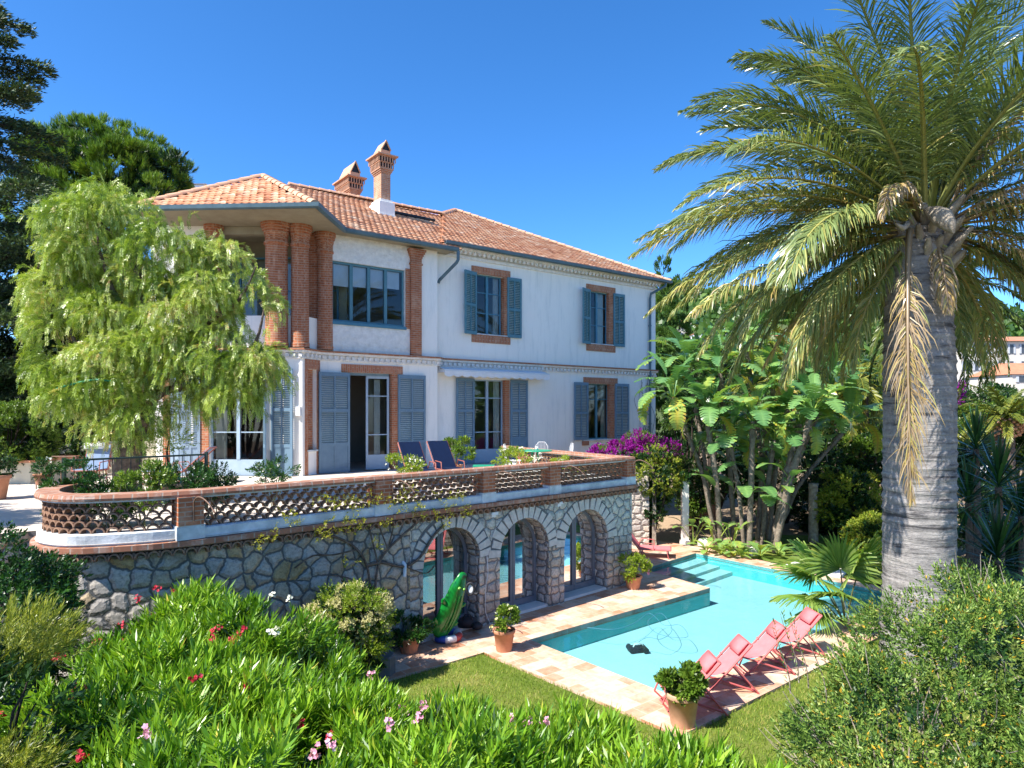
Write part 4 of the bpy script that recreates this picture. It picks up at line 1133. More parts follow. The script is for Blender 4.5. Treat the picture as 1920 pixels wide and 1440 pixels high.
LM['shade'] = leafmat('deep_green_and_shaded_leaf', [(0,(.010,.030,.009)),(.6,(.022,.065,.014)),(1,(.05,.12,.02))], .25, .4, .4)  # deep green plants; for inner leaves, shade inside the crown put into colour
LM['glossy'] = leafmat('glossy_leaf', [(0,(.014,.045,.010)),(.6,(.03,.10,.015)),(1,(.08,.19,.03))], .25, .3, .5)
LM['olive'] = leafmat('pittosporum_leaf', [(0,(.025,.060,.012)),(.4,(.10,.19,.028)),(.8,(.25,.36,.07)),(.95,(.40,.45,.14)),(1,(.65,.38,.03))], 0.26, .45, .35)
LM['yellowgreen'] = leafmat('yellow_green_leaf', [(0,(.08,.11,.02)),(.5,(.21,.24,.04)),(1,(.38,.36,.08))], .35, .4, .4)
LM['podo'] = leafmat('needle_leaf', [(0,(.06,.09,.012)),(.5,(.22,.27,.03)),(1,(.46,.45,.08))], .3, .4, .4)
LM['pepper'] = leafmat('pepper_leaf', [(0,(.05,.095,.014)),(.3,(.17,.275,.028)),(.6,(.34,.45,.06)),(.85,(.55,.61,.19)),(.95,(.62,.66,.34)),(1,(.52,.36,.14))], 0.28, .33, .5)
LM['cedar'] = leafmat('cedar_needle', [(0,(.010,.024,.014)),(.5,(.028,.062,.024)),(1,(.13,.20,.05))], 0.1, .5, .3)
LM['pine'] = leafmat('pine_needle', [(0,(.03,.07,.010)),(.5,(.14,.26,.025)),(1,(.38,.50,.07))], 0.18, .5, .3)
LM['box'] = leafmat('clipped_leaf', [(0,(.04,.09,.012)),(.5,(.11,.20,.02)),(1,(.24,.33,.04))], .3, .35, .5)
LM['lime'] = leafmat('lime_leaf', [(0,(.10,.18,.015)),(.5,(.24,.34,.03)),(1,(.44,.46,.06))], .42, .4, .4)
LM['tree'] = leafmat('broad_leaf', [(0,(.022,.05,.012)),(.5,(.055,.12,.02)),(1,(.13,.22,.04))], .3, .4, .4)
LM['hedge'] = leafmat('hedge_leaf', [(0,(.09,.15,.015)),(.5,(.26,.33,.035)),(.9,(.46,.46,.06)),(1,(.45,.28,.06))], .38, .4, .4)
LM['cypress'] = leafmat('cypress_scale', [(0,(.030,.065,.012)),(.5,(.07,.15,.02)),(1,(.15,.26,.035))], .2, .5, .3)
LM['palm'] = leafmat('palm_leaflet', [(0,(.035,.065,.028)),(.3,(.105,.16,.06)),(.55,(.21,.27,.09)),(.72,(.44,.41,.12)),(.82,(.50,.35,.12)),(.92,(.30,.215,.13)),(1,(.36,.27,.17))], 0.22, .30, .55)
LM['date'] = leafmat('date_leaflet', [(0,(.03,.06,.012)),(.5,(.11,.15,.022)),(.8,(.26,.26,.03)),(1,(.45,.33,.10))], .30, .4, .4)
LM['fan'] = leafmat('fan_leaflet', [(0,(.07,.15,.03)),(.5,(.18,.29,.05)),(1,(.36,.42,.12))], .4, .4, .4)
LM['yucca'] = leafmat('yucca_leaf', [(0,(.010,.035,.014)),(.6,(.025,.085,.022)),(1,(.09,.20,.05))], .18, .35, .5)
LM['strel'] = leafmat('paddle_leaf', [(0,(.03,.10,.04)),(.35,(.09,.22,.075)),(.65,(.19,.35,.10)),(.82,(.34,.42,.07)),(.93,(.52,.40,.05)),(1,(.42,.20,.07))], 0.3, .32, .5)
LM['vine'] = leafmat('vine_leaf', [(0,(.14,.17,.015)),(.5,(.33,.34,.025)),(1,(.52,.47,.06))], .42, .4, .4)
LM['pinkfl'] = leafmat('pink_petal', [(0,(.62,.20,.32)),(.5,(.75,.35,.50)),(1,(.85,.65,.72))], .3, .6, .2)
LM['redfl'] = leafmat('red_petal', [(0,(.38,.015,.03)),(.5,(.55,.03,.06)),(1,(.68,.10,.16))], .3, .6, .2)
LM['whitefl'] = leafmat('white_petal', [(0,(.72,.70,.60)),(1,(.88,.87,.82))], .3, .6, .2)
LM['creamfl'] = leafmat('cream_blossom', [(0,(.42,.40,.16)),(.5,(.62,.58,.30)),(1,(.76,.72,.46))], .3, .7, .2)
LM['purple'] = leafmat('purple_bract', [(0,(.14,.003,.16)),(.5,(.28,.008,.30)),(1,(.50,.04,.46))], 0.3, .5, .3)
LM['orangefl'] = leafmat('orange_petal', [(0,(.8,.25,.03)),(1,(.9,.6,.35))], .3, .6, .2)

def stems(mb, base, tops, r0=.03, r1=.008, bend=.15, seg=5):
    for t in tops:
        b = Vector(base)+Vector((random.uniform(-.08,.08), random.uniform(-.08,.08), 0)); t = Vector(t); pts = []
        for i in range(6):
            k = i/5; p = b.lerp(t, k); p += Vector((math.sin(k*3.1)*bend*random.uniform(-.4,.4), math.sin(k*3.1)*bend*random.uniform(-.4,.4), math.sin(k*3.14)*bend*.6)); pts.append(p)
        mb.tube(pts, [r0+(r1-r0)*i/5 for i in range(6)], seg, cap=False)
def shrubstems(parent, blobs, n, mat='darkbark', r0=.03, name='stem', zb=None):
    mb = MB()
    for b in blobs:
        base = Vector((b[0], b[1], zb if zb is not None else max(0, b[2]-b[5])))
        tops = []
        for _ in range(n):
            d = Vector(rdir(1)[0]); d.z = abs(d.z); tops.append((b[0]+d.x*b[3]*.85, b[1]+d.y*b[4]*.85, b[2]+d.z*b[5]*.85))
        stems(mb, base, tops, r0, .006)
    return mb.build(name, MT[mat], parent)

# ---------------------------------------------------------------- oleander hedge in the foreground, one shrub per root
ol = [   # x, y, top z, rx, ry
    (-4.35, 8.7, 1.92, .85, .70), (-3.40, 8.3, 1.95, .85, .75), (-2.60, 7.8, 1.62, .75, .75), (-4.55, 7.3, 1.72, .75, .8), (-3.55, 7.0, 1.88, .95, .85),
    (-1.70, 7.2, 1.18, .70, .65), (-2.50, 6.4, 1.72, .95, .85), (-.72, 6.4, 1.38, .75, .70), (-3.0, 5.4, 1.98, .95, .85), (-1.55, 5.6, 1.78, .95, .85), (.25, 5.70, 1.60, .82, .70), (1.38, 5.0, 1.66, .82, .62), (-2.0, 4.35, 2.18, .95, .70), (-.5,4.6,2.00,.90,.75), (.60,4.45,1.85,.85,.65)]
ollab = ['tall oleander nearest the left end of the grey stone wall','tall oleander with white blooms in front of the grey stone wall','oleander with white blooms just left of the cream-flowering bush','oleander beside the dark gap at the left of the hedge','oleander in the upper middle of the hedge with crimson flowers','oleander below the cream-flowering bush and wire stand','oleander in the middle of the hedge with red and pink clusters','low oleander whose tips overlap the corner of the lawn','oleander at the lower left edge of the hedge with crimson flowers','oleander at bottom centre of the hedge with a large pink cluster','oleander with pink flowers against the lawn below the deck edge','oleander at the far right end of the hedge','oleander cut by the bottom edge of the picture at left','oleander cut by the bottom edge of the picture in the middle','oleander cut by the bottom edge of the picture at right']
for i, (x, y, zt, rx, ry) in enumerate(ol):
    t = thing('oleander_bush', (x,y,0), ollab[i], 'shrub', 'oleander shrubs of the foreground hedge')
    hh = zt-.12; b = [(x, y, hh*.52, rx, ry, hh*.48)]
    dens = int(1500*rx*ry/1.0)+200
    foliage('leaves', b, int(30+26*rx*ry), .27, dens, 22, .25, .165, .026, LM['oleander'], t, spread=1.05, up=.75, base=.50, var=.34, out=1.1, shell=(.74,1.0), zcut=.25)
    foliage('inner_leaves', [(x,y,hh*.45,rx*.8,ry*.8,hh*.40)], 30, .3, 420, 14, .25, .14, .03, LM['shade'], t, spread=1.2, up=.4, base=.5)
    shrubstems(t, b, 16, 'stem', .018, zb=0)
    if i in (1,2): fm, k = 'whitefl', 4
    elif i in (0,3,4,6,8): fm, k = 'redfl', 6
    else: fm, k = 'pinkfl', 6
    P, A, ct = tufts(b, 20, .3, k*3, 1.2, .8, (.9,1.0), zcut=hh*.6); 
    k = int(k*1.15); k2 = np.argsort(-(P[:,2]-P[:,1]*.25)+rng.normal(0,.12,len(P)))[:k]
    flowers('flowers', P[k2]+A[k2]*.27, 8, .06, .025, LM[fm], t)
# ---------------------------------------------------------------- big fine-leaved shrub at lower right
bs = thing('pittosporum_shrub', (4.0,6.2,0), 'large fine-leaved olive green shrub filling the lower right corner below the palm', 'shrub')
bb = [(4.66,6.5,1.26,1.25,1.15,1.42),(3.60,6.05,1.02,1.10,1.0,1.12),(5.2,5.4,1.2,1.1,1.0,1.35),(3.15,4.95,.78,.84,.85,.95),(4.3,4.6,1.0,1.1,.9,1.1)]
foliage('leaves', bb, 330, .24, 12500, 15, .16, .050, .018, LM['olive'], bs, spread=1.0, up=.35, base=.48, var=.5, out=.9, shell=(.80,1.04))
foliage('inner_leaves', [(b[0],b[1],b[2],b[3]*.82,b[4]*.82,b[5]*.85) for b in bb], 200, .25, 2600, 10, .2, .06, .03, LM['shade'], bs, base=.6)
shrubstems(bs, bb, 34, 'paletrunk', .012, 'twigs')
P, A, ct = tufts(bb, 60, .3, 150, 1.5, .6, (.95,1.05)); mb = MB()
for p, a in zip(P, A): p = Vector(p); a = Vector(a); mb.tube([p-a*.25, p+Vector(rdir(1)[0])*.03, p+a*.22], [.006,.005,.003], 4, cap=False)
tag(mb.build('bare_twigs', MT['paletrunk'], bs), kind='stuff')
sprigs = MB(); SP = []; SA = []
for px, py, d in ((1468,1150,7.2),(1452,1170,7.1),(1486,1160,7.2),(1588,1130,7.0),(1560,1150,7.0),(1850,1050,6.4),(1880,1060,6.3),(1820,1075,6.4),(1520,1190,6.8)):
    tp = at(px,py,d); bt = at(px+30, py+130, d); q = [bt.lerp(tp, k/5)+Vector((math.sin(k)*.03,0,0)) for k in range(6)]
    sprigs.tube(q, [.008,.007,.006,.005,.004,.002], 4, cap=False)
    for k in range(1,16):
        SP.append(bt.lerp(tp, k/15)); SA.append((tp-bt).normalized())
tag(sprigs.build('sprig_stems', MT['paletrunk'], bs), kind='stuff')
B, D, S, L_, W_ = tuftleaves(np.array([tuple(p) for p in SP]), np.array([tuple(p) for p in SA]), 3, .03, .06, .014, 1.0)
kites('sprig_leaves', B, D, S, L_, W_, LM['olive'], rng.normal(.3,.15,len(B)), bs)
# ---------------------------------------------------------------- left foreground
t = thing('laurel_bush', (-6.0,7.4,0), 'dark glossy round bush against the left end of the stone wall', 'shrub')
b = [(-6.15,7.6,2.0,.95,.9,.95),(-6.5,7.2,1.0,1.1,1.0,1.0)]
foliage('leaves', b, 120, .25, 4200, 12, .12, .055, .026, LM['glossy'], t, up=.3, base=.42, var=.4); shrubstems(t, b, 12)
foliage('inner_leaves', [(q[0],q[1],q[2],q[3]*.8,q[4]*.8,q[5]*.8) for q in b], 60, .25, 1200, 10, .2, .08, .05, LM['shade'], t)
t = thing('yew_bush', (-3.9,4.6,0), 'yellow-green bush with narrow leaves at the bottom left corner', 'shrub')
b = [(-3.62,4.55,1.45,.48,.55,.75),(-3.95,4.9,2.0,.55,.5,.72),(-3.75,4.2,1.0,.55,.6,.8)]
foliage('leaves', b, 60, .22, 1500, 34, .30, .065, .0085, LM['podo'], t, spread=.75, up=.15, base=.45, var=.5, out=1.6); shrubstems(t, b, 14)
foliage('inner_leaves', [(q[0],q[1],q[2],q[3]*.75,q[4]*.75,q[5]*.75) for q in b], 40, .25, 700, 12, .2, .08, .03, LM['shade'], t)
t = thing('dark_shrub', (-5.2,6.3,0), 'dark leafy shrub in the shadow left of the oleander hedge', 'shrub')
b = [(-5.1,6.5,.8,.85,.8,.85),(-4.9,5.5,.8,.8,.7,.9),(-5.8,5.4,1.0,.9,.8,1.0)]
foliage('leaves', b, 90, .25, 2200, 14, .16, .08, .028, LM['shade'], t, base=.45, var=.5); shrubstems(t, b, 10)
# cream flowering bush and pots at the wall foot
c = at(655,1150,11.0); c.z = 0; t = thing('flowering_bush', (c.x,c.y,0), 'rounded bush covered in cream blossom against the dark stone wall', 'shrub')
b = [(c.x+.02, c.y+.05, 1.12, .56, .42, .38),(c.x-.32,c.y+.0,.95,.38,.35,.36),(c.x+.1,c.y,.6,.42,.35,.5)]
foliage('leaves', b, 60, .15, 1500, 10, .12, .05, .018, LM['lime'], t, base=.4)
foliage('blossom', b, 90, .13, 3600, 8, .05, .026, .018, LM['creamfl'], t, spread=1.3, up=.7, base=.5, shell=(.9,1.05), zcut=.85); shrubstems(t, b, 10)
foliage('inner_leaves', [(q[0],q[1],q[2],q[3]*.8,q[4]*.8,q[5]*.8) for q in b], 40, .2, 700, 10, .1, .06, .04, LM['shade'], t)

# ================================================================== pots
def pot(c, r, h, mat='terracotta', parent=None, flare=.72, rim=.18):
    pr = [(.01,0),(r*flare*.98,0),(r*flare,.01),(r*.93,h*(1-rim)),(r*1.0,h*(1-rim)+.005),(r*1.04,h*(1-rim)+.02),(r*1.05,h-.015),(r*1.03,h),(r*.95,h),(r*.92,h-.05),(.01,h-.05)]
    p = MB().lathe(pr, c, 32).build('pot', MT[mat], parent)
    p_s = MB().lathe([(r*.915,h-.048),(.01,h-.040)], c, 20).build('soil', MT['soil'], p)
    return p
def potted(name, c, r, h, fh, fr, label, lm='box', fl=None, cat='potted plant', L=.06, W=.03, n=260, nl=9, mat='terracotta', group=None, nf=6, flare=.72, stemn=6, up=.5, fsz=.028):
    c = Vector(c); t = thing(name, c, label, cat, group); pot(c, r, h, mat, t, flare)
    b = [(c.x, c.y, c.z+h+fh*.45, fr, fr, fh*.55)]
    foliage('foliage', b, 16, fr*.38, n, nl, .08, L, W, LM[lm], t, up=up, base=.5, var=.4, shell=(.4,.95))
    mb = MB(); stems(mb, (c.x,c.y,c.z+h-.05), [(c.x+random.uniform(-fr,fr)*.6, c.y+random.uniform(-fr,fr)*.6, c.z+h+fh*random.uniform(.5,.9)) for _ in range(stemn)], .012, .004, .05); mb.build('stems', MT['stem'], t)
    if fl:
        P, A, ct = tufts(b, 12, fr*.4, nf, 1.2, .5, (.7,1)); flowers('flowers', P+A*.05, 4, .045, fsz, LM[fl], t)
    return t
c = gnd(1280,1358); big = potted('potted_shrub', c, .235, .47, .27, .23, 'largest terracotta pot with leafy pink-flowered plant at the deck corner by the deckchairs', 'box', 'pinkfl', L=.07, W=.05, n=420, nf=5, mat='terracotta_pale')
pl = MB(); q = c+Vector((.03,-.24,.48)); pl.pbox(q, (.075,0,0), (0,.012,.008), (0,-.02,.11), 0); pl.pbox(q+Vector((.012,-.004,.02)), (.05,0,0), (0,-.004,0), (0,-.01,.045), 1)
tag(pl.build('plant_label', [MT['whitemetal'], MT['red']], org=q), 'small white and red plant label hooked on the big pot at the deck corner', 'label')
c = gnd(945,1219); potted('potted_flowers', c, .205, .40, .34, .24, 'terracotta pot with yellow and orange flowers at the pool corner near the arches', 'box', 'creamfl', L=.05, W=.035, n=300, nf=8)
c = gnd(1187,1103); potted('potted_flowers', c, .225, .33, .50, .33, 'terracotta pot with airy green plant and pink flowers at the foot of the right arch', 'lime', 'pinkfl', L=.05, W=.025, n=420, nf=5)
c = gnd(767,1222); potted('potted_shrub', c, .22, .30, .45, .30, 'terracotta pot with dark green bush beside the cream-flowering bush', 'glossy', None, L=.06, W=.03, n=380)
# white wire stand
c = at(712,1226,11.45); t = thing('plant_stand', c, 'small white wire plant stand between the cream bush and the dark potted bush', 'stand')
mb = MB()
for k in range(4):
    a = k*math.pi/2+.4; b_ = Vector((math.cos(a)*.075, math.sin(a)*.075, 0)); mb.tube([c+b_*1.5, c+b_+Vector((0,0,.2)), c+b_*.8+Vector((0,0,.5)), c+b_*1.1+Vector((0,0,.58))], .008, 5)
for zz, rr in ((.12,.095),(.3,.075),(.5,.065)):
    mb.tube([c+Vector((math.cos(a)*rr, math.sin(a)*rr, zz)) for a in np.linspace(0, 6.283, 17)], .007, 5, cap=False)
mb.build('wire_frame', MT['whitemetal'], t)
tag(MB().lathe([(.01,0),(.27,0),(.27,c.z-.03),(.24,c.z-.004),(.01,c.z-.004)], (c.x,c.y,0), 9, smooth=False).build('stone_block', MT['mortar'], org=(c.x,c.y,0)), 'flat grey stone under the white wire stand', 'stone')

# ================================================================== inflatables at the left arch
c = gnd(838,1199)
t = thing('swim_ring', c, 'white swim ring with blue and red patches lying below the left arch', 'swim ring')
mb = MB(); nu, nv = 32, 10; Rr_, rr_ = .235, .075; vs = []
for i in range(nu):
    for j in range(nv):
        a, b_ = 2*math.pi*i/nu, 2*math.pi*j/nv
        vs.append(c+Vector(((Rr_+rr_*math.cos(b_))*math.cos(a), (Rr_+rr_*math.cos(b_))*math.sin(a), .075+rr_*math.sin(b_))))
me_f = [(i*nv+j, ((i+1)%nu)*nv+j, ((i+1)%nu)*nv+(j+1)%nv, i*nv+(j+1)%nv) for i in range(nu) for j in range(nv)]
base = len(mb.v); mb.v += [tuple(v) for v in vs]
for k, f in enumerate(me_f):
    seg = (k//nv)//4; mb.f.append([base+x for x in f]); mb.m.append([0,1,0,2,0,1,0,2][seg]); mb.sm.append(True)
mb.build('ring', [MT['vinyl'], MT['bluevinyl'], MT['red']], t)
# inflatable crocodile standing on its tail, leaning on the door frame
base = at(822,1186,12.9); base.z = .13; top = at(872,1074,12.95)
t = thing('inflatable_crocodile', (base.x,base.y,.1), 'green inflatable crocodile standing upright in the left arch', 'pool toy')
ax = (top-base); Lc = ax.length; ax = ax.normalized(); sd = Vector((.80,.60,0)); sd = (sd-ax*sd.dot(ax)).normalized(); fw = sd.cross(ax).normalized()
if fw.y > 0: fw = -fw
prof = [(0,.09,.05),(.06,.16,.09),(.2,.21,.12),(.38,.225,.13),(.55,.205,.13),(.66,.17,.115),(.74,.165,.11),(.82,.14,.09),(.9,.105,.065),(.97,.085,.05),(1.0,.04,.03)]
vs = []; nseg = 18
for tt, rx_, ry_ in prof:
    rx_ *= 1.15
    o = base+ax*(Lc*tt)+sd*(.03*math.sin(tt*5))
    for k in range(nseg):
        a = 2*math.pi*k/nseg; rib = 1+.06*math.cos(a*6); vs.append(o+sd*(math.cos(a)*rx_*rib)+fw*(math.sin(a)*ry_*rib))
mb = MB(); n_ = len(prof); mb.add(vs, [(i*nseg+k, i*nseg+(k+1)%nseg, (i+1)*nseg+(k+1)%nseg, (i+1)*nseg+k) for i in range(n_-1) for k in range(nseg)]+[tuple(range(nseg))[::-1], tuple(range((n_-1)*nseg, n_*nseg))], 0, True)
mb.build('body', MT['croc'], t)
for s_, tt in ((1,.22),(-1,.22),(1,.52),(-1,.52)):
    o = base+ax*(Lc*tt)+sd*s_*.15; mb = MB(); mb.tube([o-ax*.03, o+sd*s_*.06-ax*.01, o+sd*s_*.11+ax*.03+fw*.03, o+sd*s_*.13+ax*.07+fw*.04], [.06,.055,.045,.02], 9); mb.build('leg', MT['croc'], t)
for s_ in (1,-1):
    o = base+ax*(Lc*.78)+sd*s_*.06+fw*.10; mb = MB(); mb.lathe([(.0,-.035),(.03,-.02),(.038,0),(.03,.02),(0,.035)], o, 12); e_ = mb.build('eye', MT['crocbelly'], t)
    MB().lathe([(.0,-.02),(.018,-.01),(.02,0),(.015,.012),(0,.02)], o+fw*.026, 8).build('pupil', MT['black'], e_)
mb = MB()
for q_ in (-.07, .0, .07):
    mb.tube([base+ax*(Lc*tt)+fw*(.135-abs(q_)*.25)*(1 if tt < .7 else .8)+sd*(q_+.03*math.sin(tt*5)) for tt in (.1,.2,.3,.4,.5,.6,.68)], [.006,.012,.014,.014,.012,.01,.004], 6)
mb.build('back_ridge', MT['croc'], t)
mb = MB(); mb.tube([base+ax*(Lc*.90)+sd*.10+fw*.03, base+ax*(Lc*.97)+fw*.075, base+ax*(Lc*.90)-sd*.10+fw*.03], .010, 5); mb.build('mouth', MT['black'], t)
# snorkelling bag and black-and-white mask by the right jamb
c = wa(pxa(884), .06, -.12); t = thing('swim_bag', c, 'black bag of swimming gear slumped on the floor behind the crocodile', 'bag')
mb = MB(); mb.lathe([(.02,0),(.18,.01),(.2,.08),(.17,.17),(.09,.22),(.02,.23)], c, 16, sx=1.1, sy=.7); mb.lathe([(.01,0),(.1,.01),(.12,.07),(.06,.13),(.01,.14)], c+Vector((.2,-.12,0)), 12); mb.build('bag_body', MT['black'], t)
MB().tube([c+Vector((-.1,-.1,.18)), c+Vector((-.05,-.16,.3)), c+Vector((.06,-.16,.3)), c+Vector((.1,-.1,.18))], .012, 6).build('strap', MT['black'], t)
c = at(882,1104,12.72); t = thing('diving_mask', c, 'black and white diving mask hanging on the stone jamb beside the crocodile', 'mask')
mb = MB(); ring_ = [c+Vector((math.cos(a)*.075, 0, math.sin(a)*.11)) for a in np.linspace(0,6.283,18)]; mb.tube(ring_, .026, 7, cap=False); mb.build('mask_frame', MT['black'], t)
mb = MB(); mb.add([c+Vector((math.cos(a)*.05, .005, math.sin(a)*.08)) for a in np.linspace(0,6.283,13)[:-1]], [tuple(range(12))]); mb.build('lens', MT['vinyl'], t)
MB().tube([c+Vector((.06,0,-.08)), c+Vector((.12,-.02,-.10)), c+Vector((.15,-.02,-.06))], .025, 6).build('strap', MT['black'], t)
# white cable hanging beside it
a = pxa(905)+(-.12); pts = [wa(a-.05, 1.45, -.06), wa(a-.08,1.1,-.06), wa(a+.0,.8,-.05), wa(a+.01,.3,-.04), wa(a-.1,.02,0), wa(a-.3,.015,.1)]
tag(MB().tube(pts, .007, 5).build('white_cable', MT['whitemetal'], org=pts[-1]), 'thin white cable hanging down the pier between left and middle arch', 'cable')

# ================================================================== deckchairs in a row
def rod(mb, a, b, w=.016): mb.tube([a, b], w, 6)
def make_transat():
    t = thing('deckchair', (0,0,0), 'x', 'deckchair', 'coral deckchairs along the pool edge'); Wd = .52
    V3 = Vector
    hd, ft, sf, rf = V3((.80,0,.76)), V3((.03,0,0)), V3((.0,0,.31)), V3((.90,0,0)); mid = hd.lerp(ft, .36); cross = V3((.40,0,.37))
    for y in (0, Wd):
        o = V3((0,y,0)); f = MB(); rod(f, hd+o, V3((.20,0,.135))+o, .017); f.build('back_rail', MT['pink'], t)
        o2 = V3((0,y+(.03 if y == 0 else -.03),0)); f = MB(); rod(f, sf+o2, V3((.86,0,.02))+o2, .017); f.build('seat_rail', MT['pink'], t)
        o3 = V3((0,y+(-.03 if y == 0 else .03),0)); f = MB(); rod(f, hd.lerp(ft,.40)+o3, V3((.90,0,.0))+o3, .014); f.build('strut', MT['pink'], t)
        f = MB(); rod(f, sf+o2, V3((-.06,0,.17))+o2, .014); rod(f, V3((-.06,0,.17))+o2, V3((.12,0,.0))+o2, .014); f.build('leg', MT['pink'], t)
        f = MB(); rod(f, V3((.20,0,.135))+o, V3((.03,0,0))+o, .016); f.build('leg', MT['pink'], t)
    for p, e in ((hd,0),(sf,.0),(V3((.88,0,.012)),.03),(V3((.05,0,.012)),.0),(V3((.12,0,.01)),0)):
        f = MB(); rod(f, p+V3((0,-e,0)), p+V3((0,Wd+e,0)), .015); f.build('crossbar', MT['pink'], t)
    n = 16; rows = []; th = []
    for i in range(n+1):
        k = i/n; p = sf.lerp(hd, k); sag = .20*math.sin(math.pi*min(1,k*1.02))*(1-.35*k); p = p+V3((.02*math.sin(math.pi*k),0,-sag)); th.append(p)
    vs = []
    for p in th: vs += [p+V3((0,.03,0)), p+V3((0,Wd*.5,-.012)), p+V3((0,Wd-.03,0))]
    mb = MB(); mb.add(vs, [(i*3+j, i*3+j+1, (i+1)*3+j+1, (i+1)*3+j) for i in range(n) for j in range(2)], 0, True); mb.build('sling', MT['pinkcloth'], t)
    mb = MB(); c = th[-3]+V3((-.02,0,.03)); d = (th[-1]-th[-4]).normalized()
    pl = [c-d*.13, c-d*.06, c, c+d*.06, c+d*.12]; vs = []
    for q, r_ in zip(pl, (.008,.022,.028,.022,.008)):
        nn = V3((-d.z,0,d.x)); vs += [q+nn*r_+V3((0,.07,0)), q+nn*r_+V3((0,Wd-.07,0)), q-nn*r_*.6+V3((0,Wd-.07,0)), q-nn*r_*.6+V3((0,.07,0))]
    fs = []
    for i in range(4):
        for j in range(4): fs.append((i*4+j, i*4+(j+1)%4, (i+1)*4+(j+1)%4, (i+1)*4+j))
    fs += [(0,1,2,3)[::-1], (16,17,18,19)]
    mb.add(vs, fs, 0, True); mb.build('head_pillow', MT['pinkcloth'], t)
    return t
tr = make_transat()
spots = [(gnd(1251,1343), 3), (gnd(1318,1303), 4), (gnd(1394,1268), 5), (gnd(1462,1236), 5)]
tl = ['coral deckchair behind the big pot at the near corner of the pool', 'coral deckchair second from the big pot, its whole frame in view', 'coral deckchair partly hidden by the shrub, third from the big pot', 'coral deckchair farthest from the big pot with a dark shaded back']
for i, (p, a) in enumerate(spots):
    o = tr if i == 0 else copy_tree(tr)
    o.location = (p.x, p.y, .005); o.rotation_euler = (0,0,R(a)); o['label'] = tl[i]

def chaise(name, c, rot, label, cloth, metal, back=48, group=None, Lb=.78, Ls=1.1, w=.6, h=.3):
    t = thing(name, (0,0,0), label, 'lounger', group); V3 = Vector
    f = MB()
    for y in (0, w): f.tube([V3((0,y,h)), V3((Ls,y,h))], .018, 6)
    for x in (0, Ls): f.tube([V3((x,0,h)), V3((x,w,h))], .016, 6)
    f.build('seat_frame', MT[metal], t)
    for x, dx in ((.12,-.06), (Ls-.12,.08)):
        for y in (0, w): MB().tube([V3((x,y,h)), V3((x+dx,y,0))], .018, 6).build('leg', MT[metal], t)
    a = R(back); e = V3((Ls+math.cos(a)*Lb, 0, h+math.sin(a)*Lb)); f = MB()
    for y in (0, w): f.tube([V3((Ls,y,h)), e+V3((0,y,0))], .018, 6)
    f.tube([e, e+V3((0,w,0))], .018, 6); f.tube([V3((Ls+math.cos(a)*.35,0,h+math.sin(a)*.35)), V3((Ls+.35,0,.12))], .012, 6); f.build('back_frame', MT[metal], t)
    s = MB(); s.box(.02, .02, h+.012, Ls-.01, w-.02, h+.03); s.build('seat_cloth', MT[cloth], t)
    s = MB(); nn = V3((-math.sin(a),0,math.cos(a))); s.pbox(V3((Ls,.02,h))+nn*.015, V3((math.cos(a)*Lb,0,math.sin(a)*Lb)), V3((0,w-.04,0)), nn*.02); s.build('back_cloth', MT[cloth], t)
    f = MB()
    for y in (-.03, w+.03): f.tube([V3((Ls-.45,y,h)), V3((Ls-.42,y,h+.2)), V3((Ls-.05,y,h+.22)), V3((Ls+.05,y,h+.05))], .014, 6)
    f.build('armrest', MT[metal], t)
    t.location = c; t.rotation_euler = (0,0,R(rot)); return t
chaise('sun_lounger', (4.95,20.75,.0), 166, 'coral sun lounger behind the stone corner of the arcade at the deck end', 'pinkcloth', 'pink', 52, h=.26, Ls=.95, w=.62)
for i, (px, d, lab) in enumerate(((800, 18.0, 'navy sun lounger in front of the open door, left one of the pair'), (857, 19.0, 'navy sun lounger beside the potted tree, right one of the pair'))):
    chaise('sun_lounger', ((-1.72,16.9,ZT),(-1.02,17.5,ZT))[i], 121, lab, 'navy', 'redmetal', 50, 'navy sun loungers on the terrace', Lb=.92, Ls=1.0, w=.62, h=.32)
p = at(190, 880, 17.0); chaise('armchair', (p.x+.35, p.y-.75, ZT), 92, 'blue-grey canvas garden chair with white towel left of the pepper tree trunk', 'greycloth', 'redmetal', 74, None, Lb=.62, Ls=.5, w=.6, h=.42)
p = at(192, 833, 17.05); tw = MB(); tw.pbox((p.x-.28,p.y-.30,p.z-.10),(.52,0,0),(0,.06,0),(0,0,.13)); tw.pbox((p.x-.26,p.y-.34,p.z-.02),(.46,0,0),(0,.14,0),(0,0,.07)); tag(tw.build('towel', MT['blind'], org=p), 'white towel folded over the back of the blue-grey garden chair', 'towel')
p = at(318, 872, 16.6); chaise('sun_lounger', (p.x-.9, p.y+.3, ZT), 8, 'blue-grey sun lounger behind the wide clay planter left of the shutters', 'greycloth', 'redmetal', 42, None, Lb=.9, Ls=1.0, w=.6, h=.32)

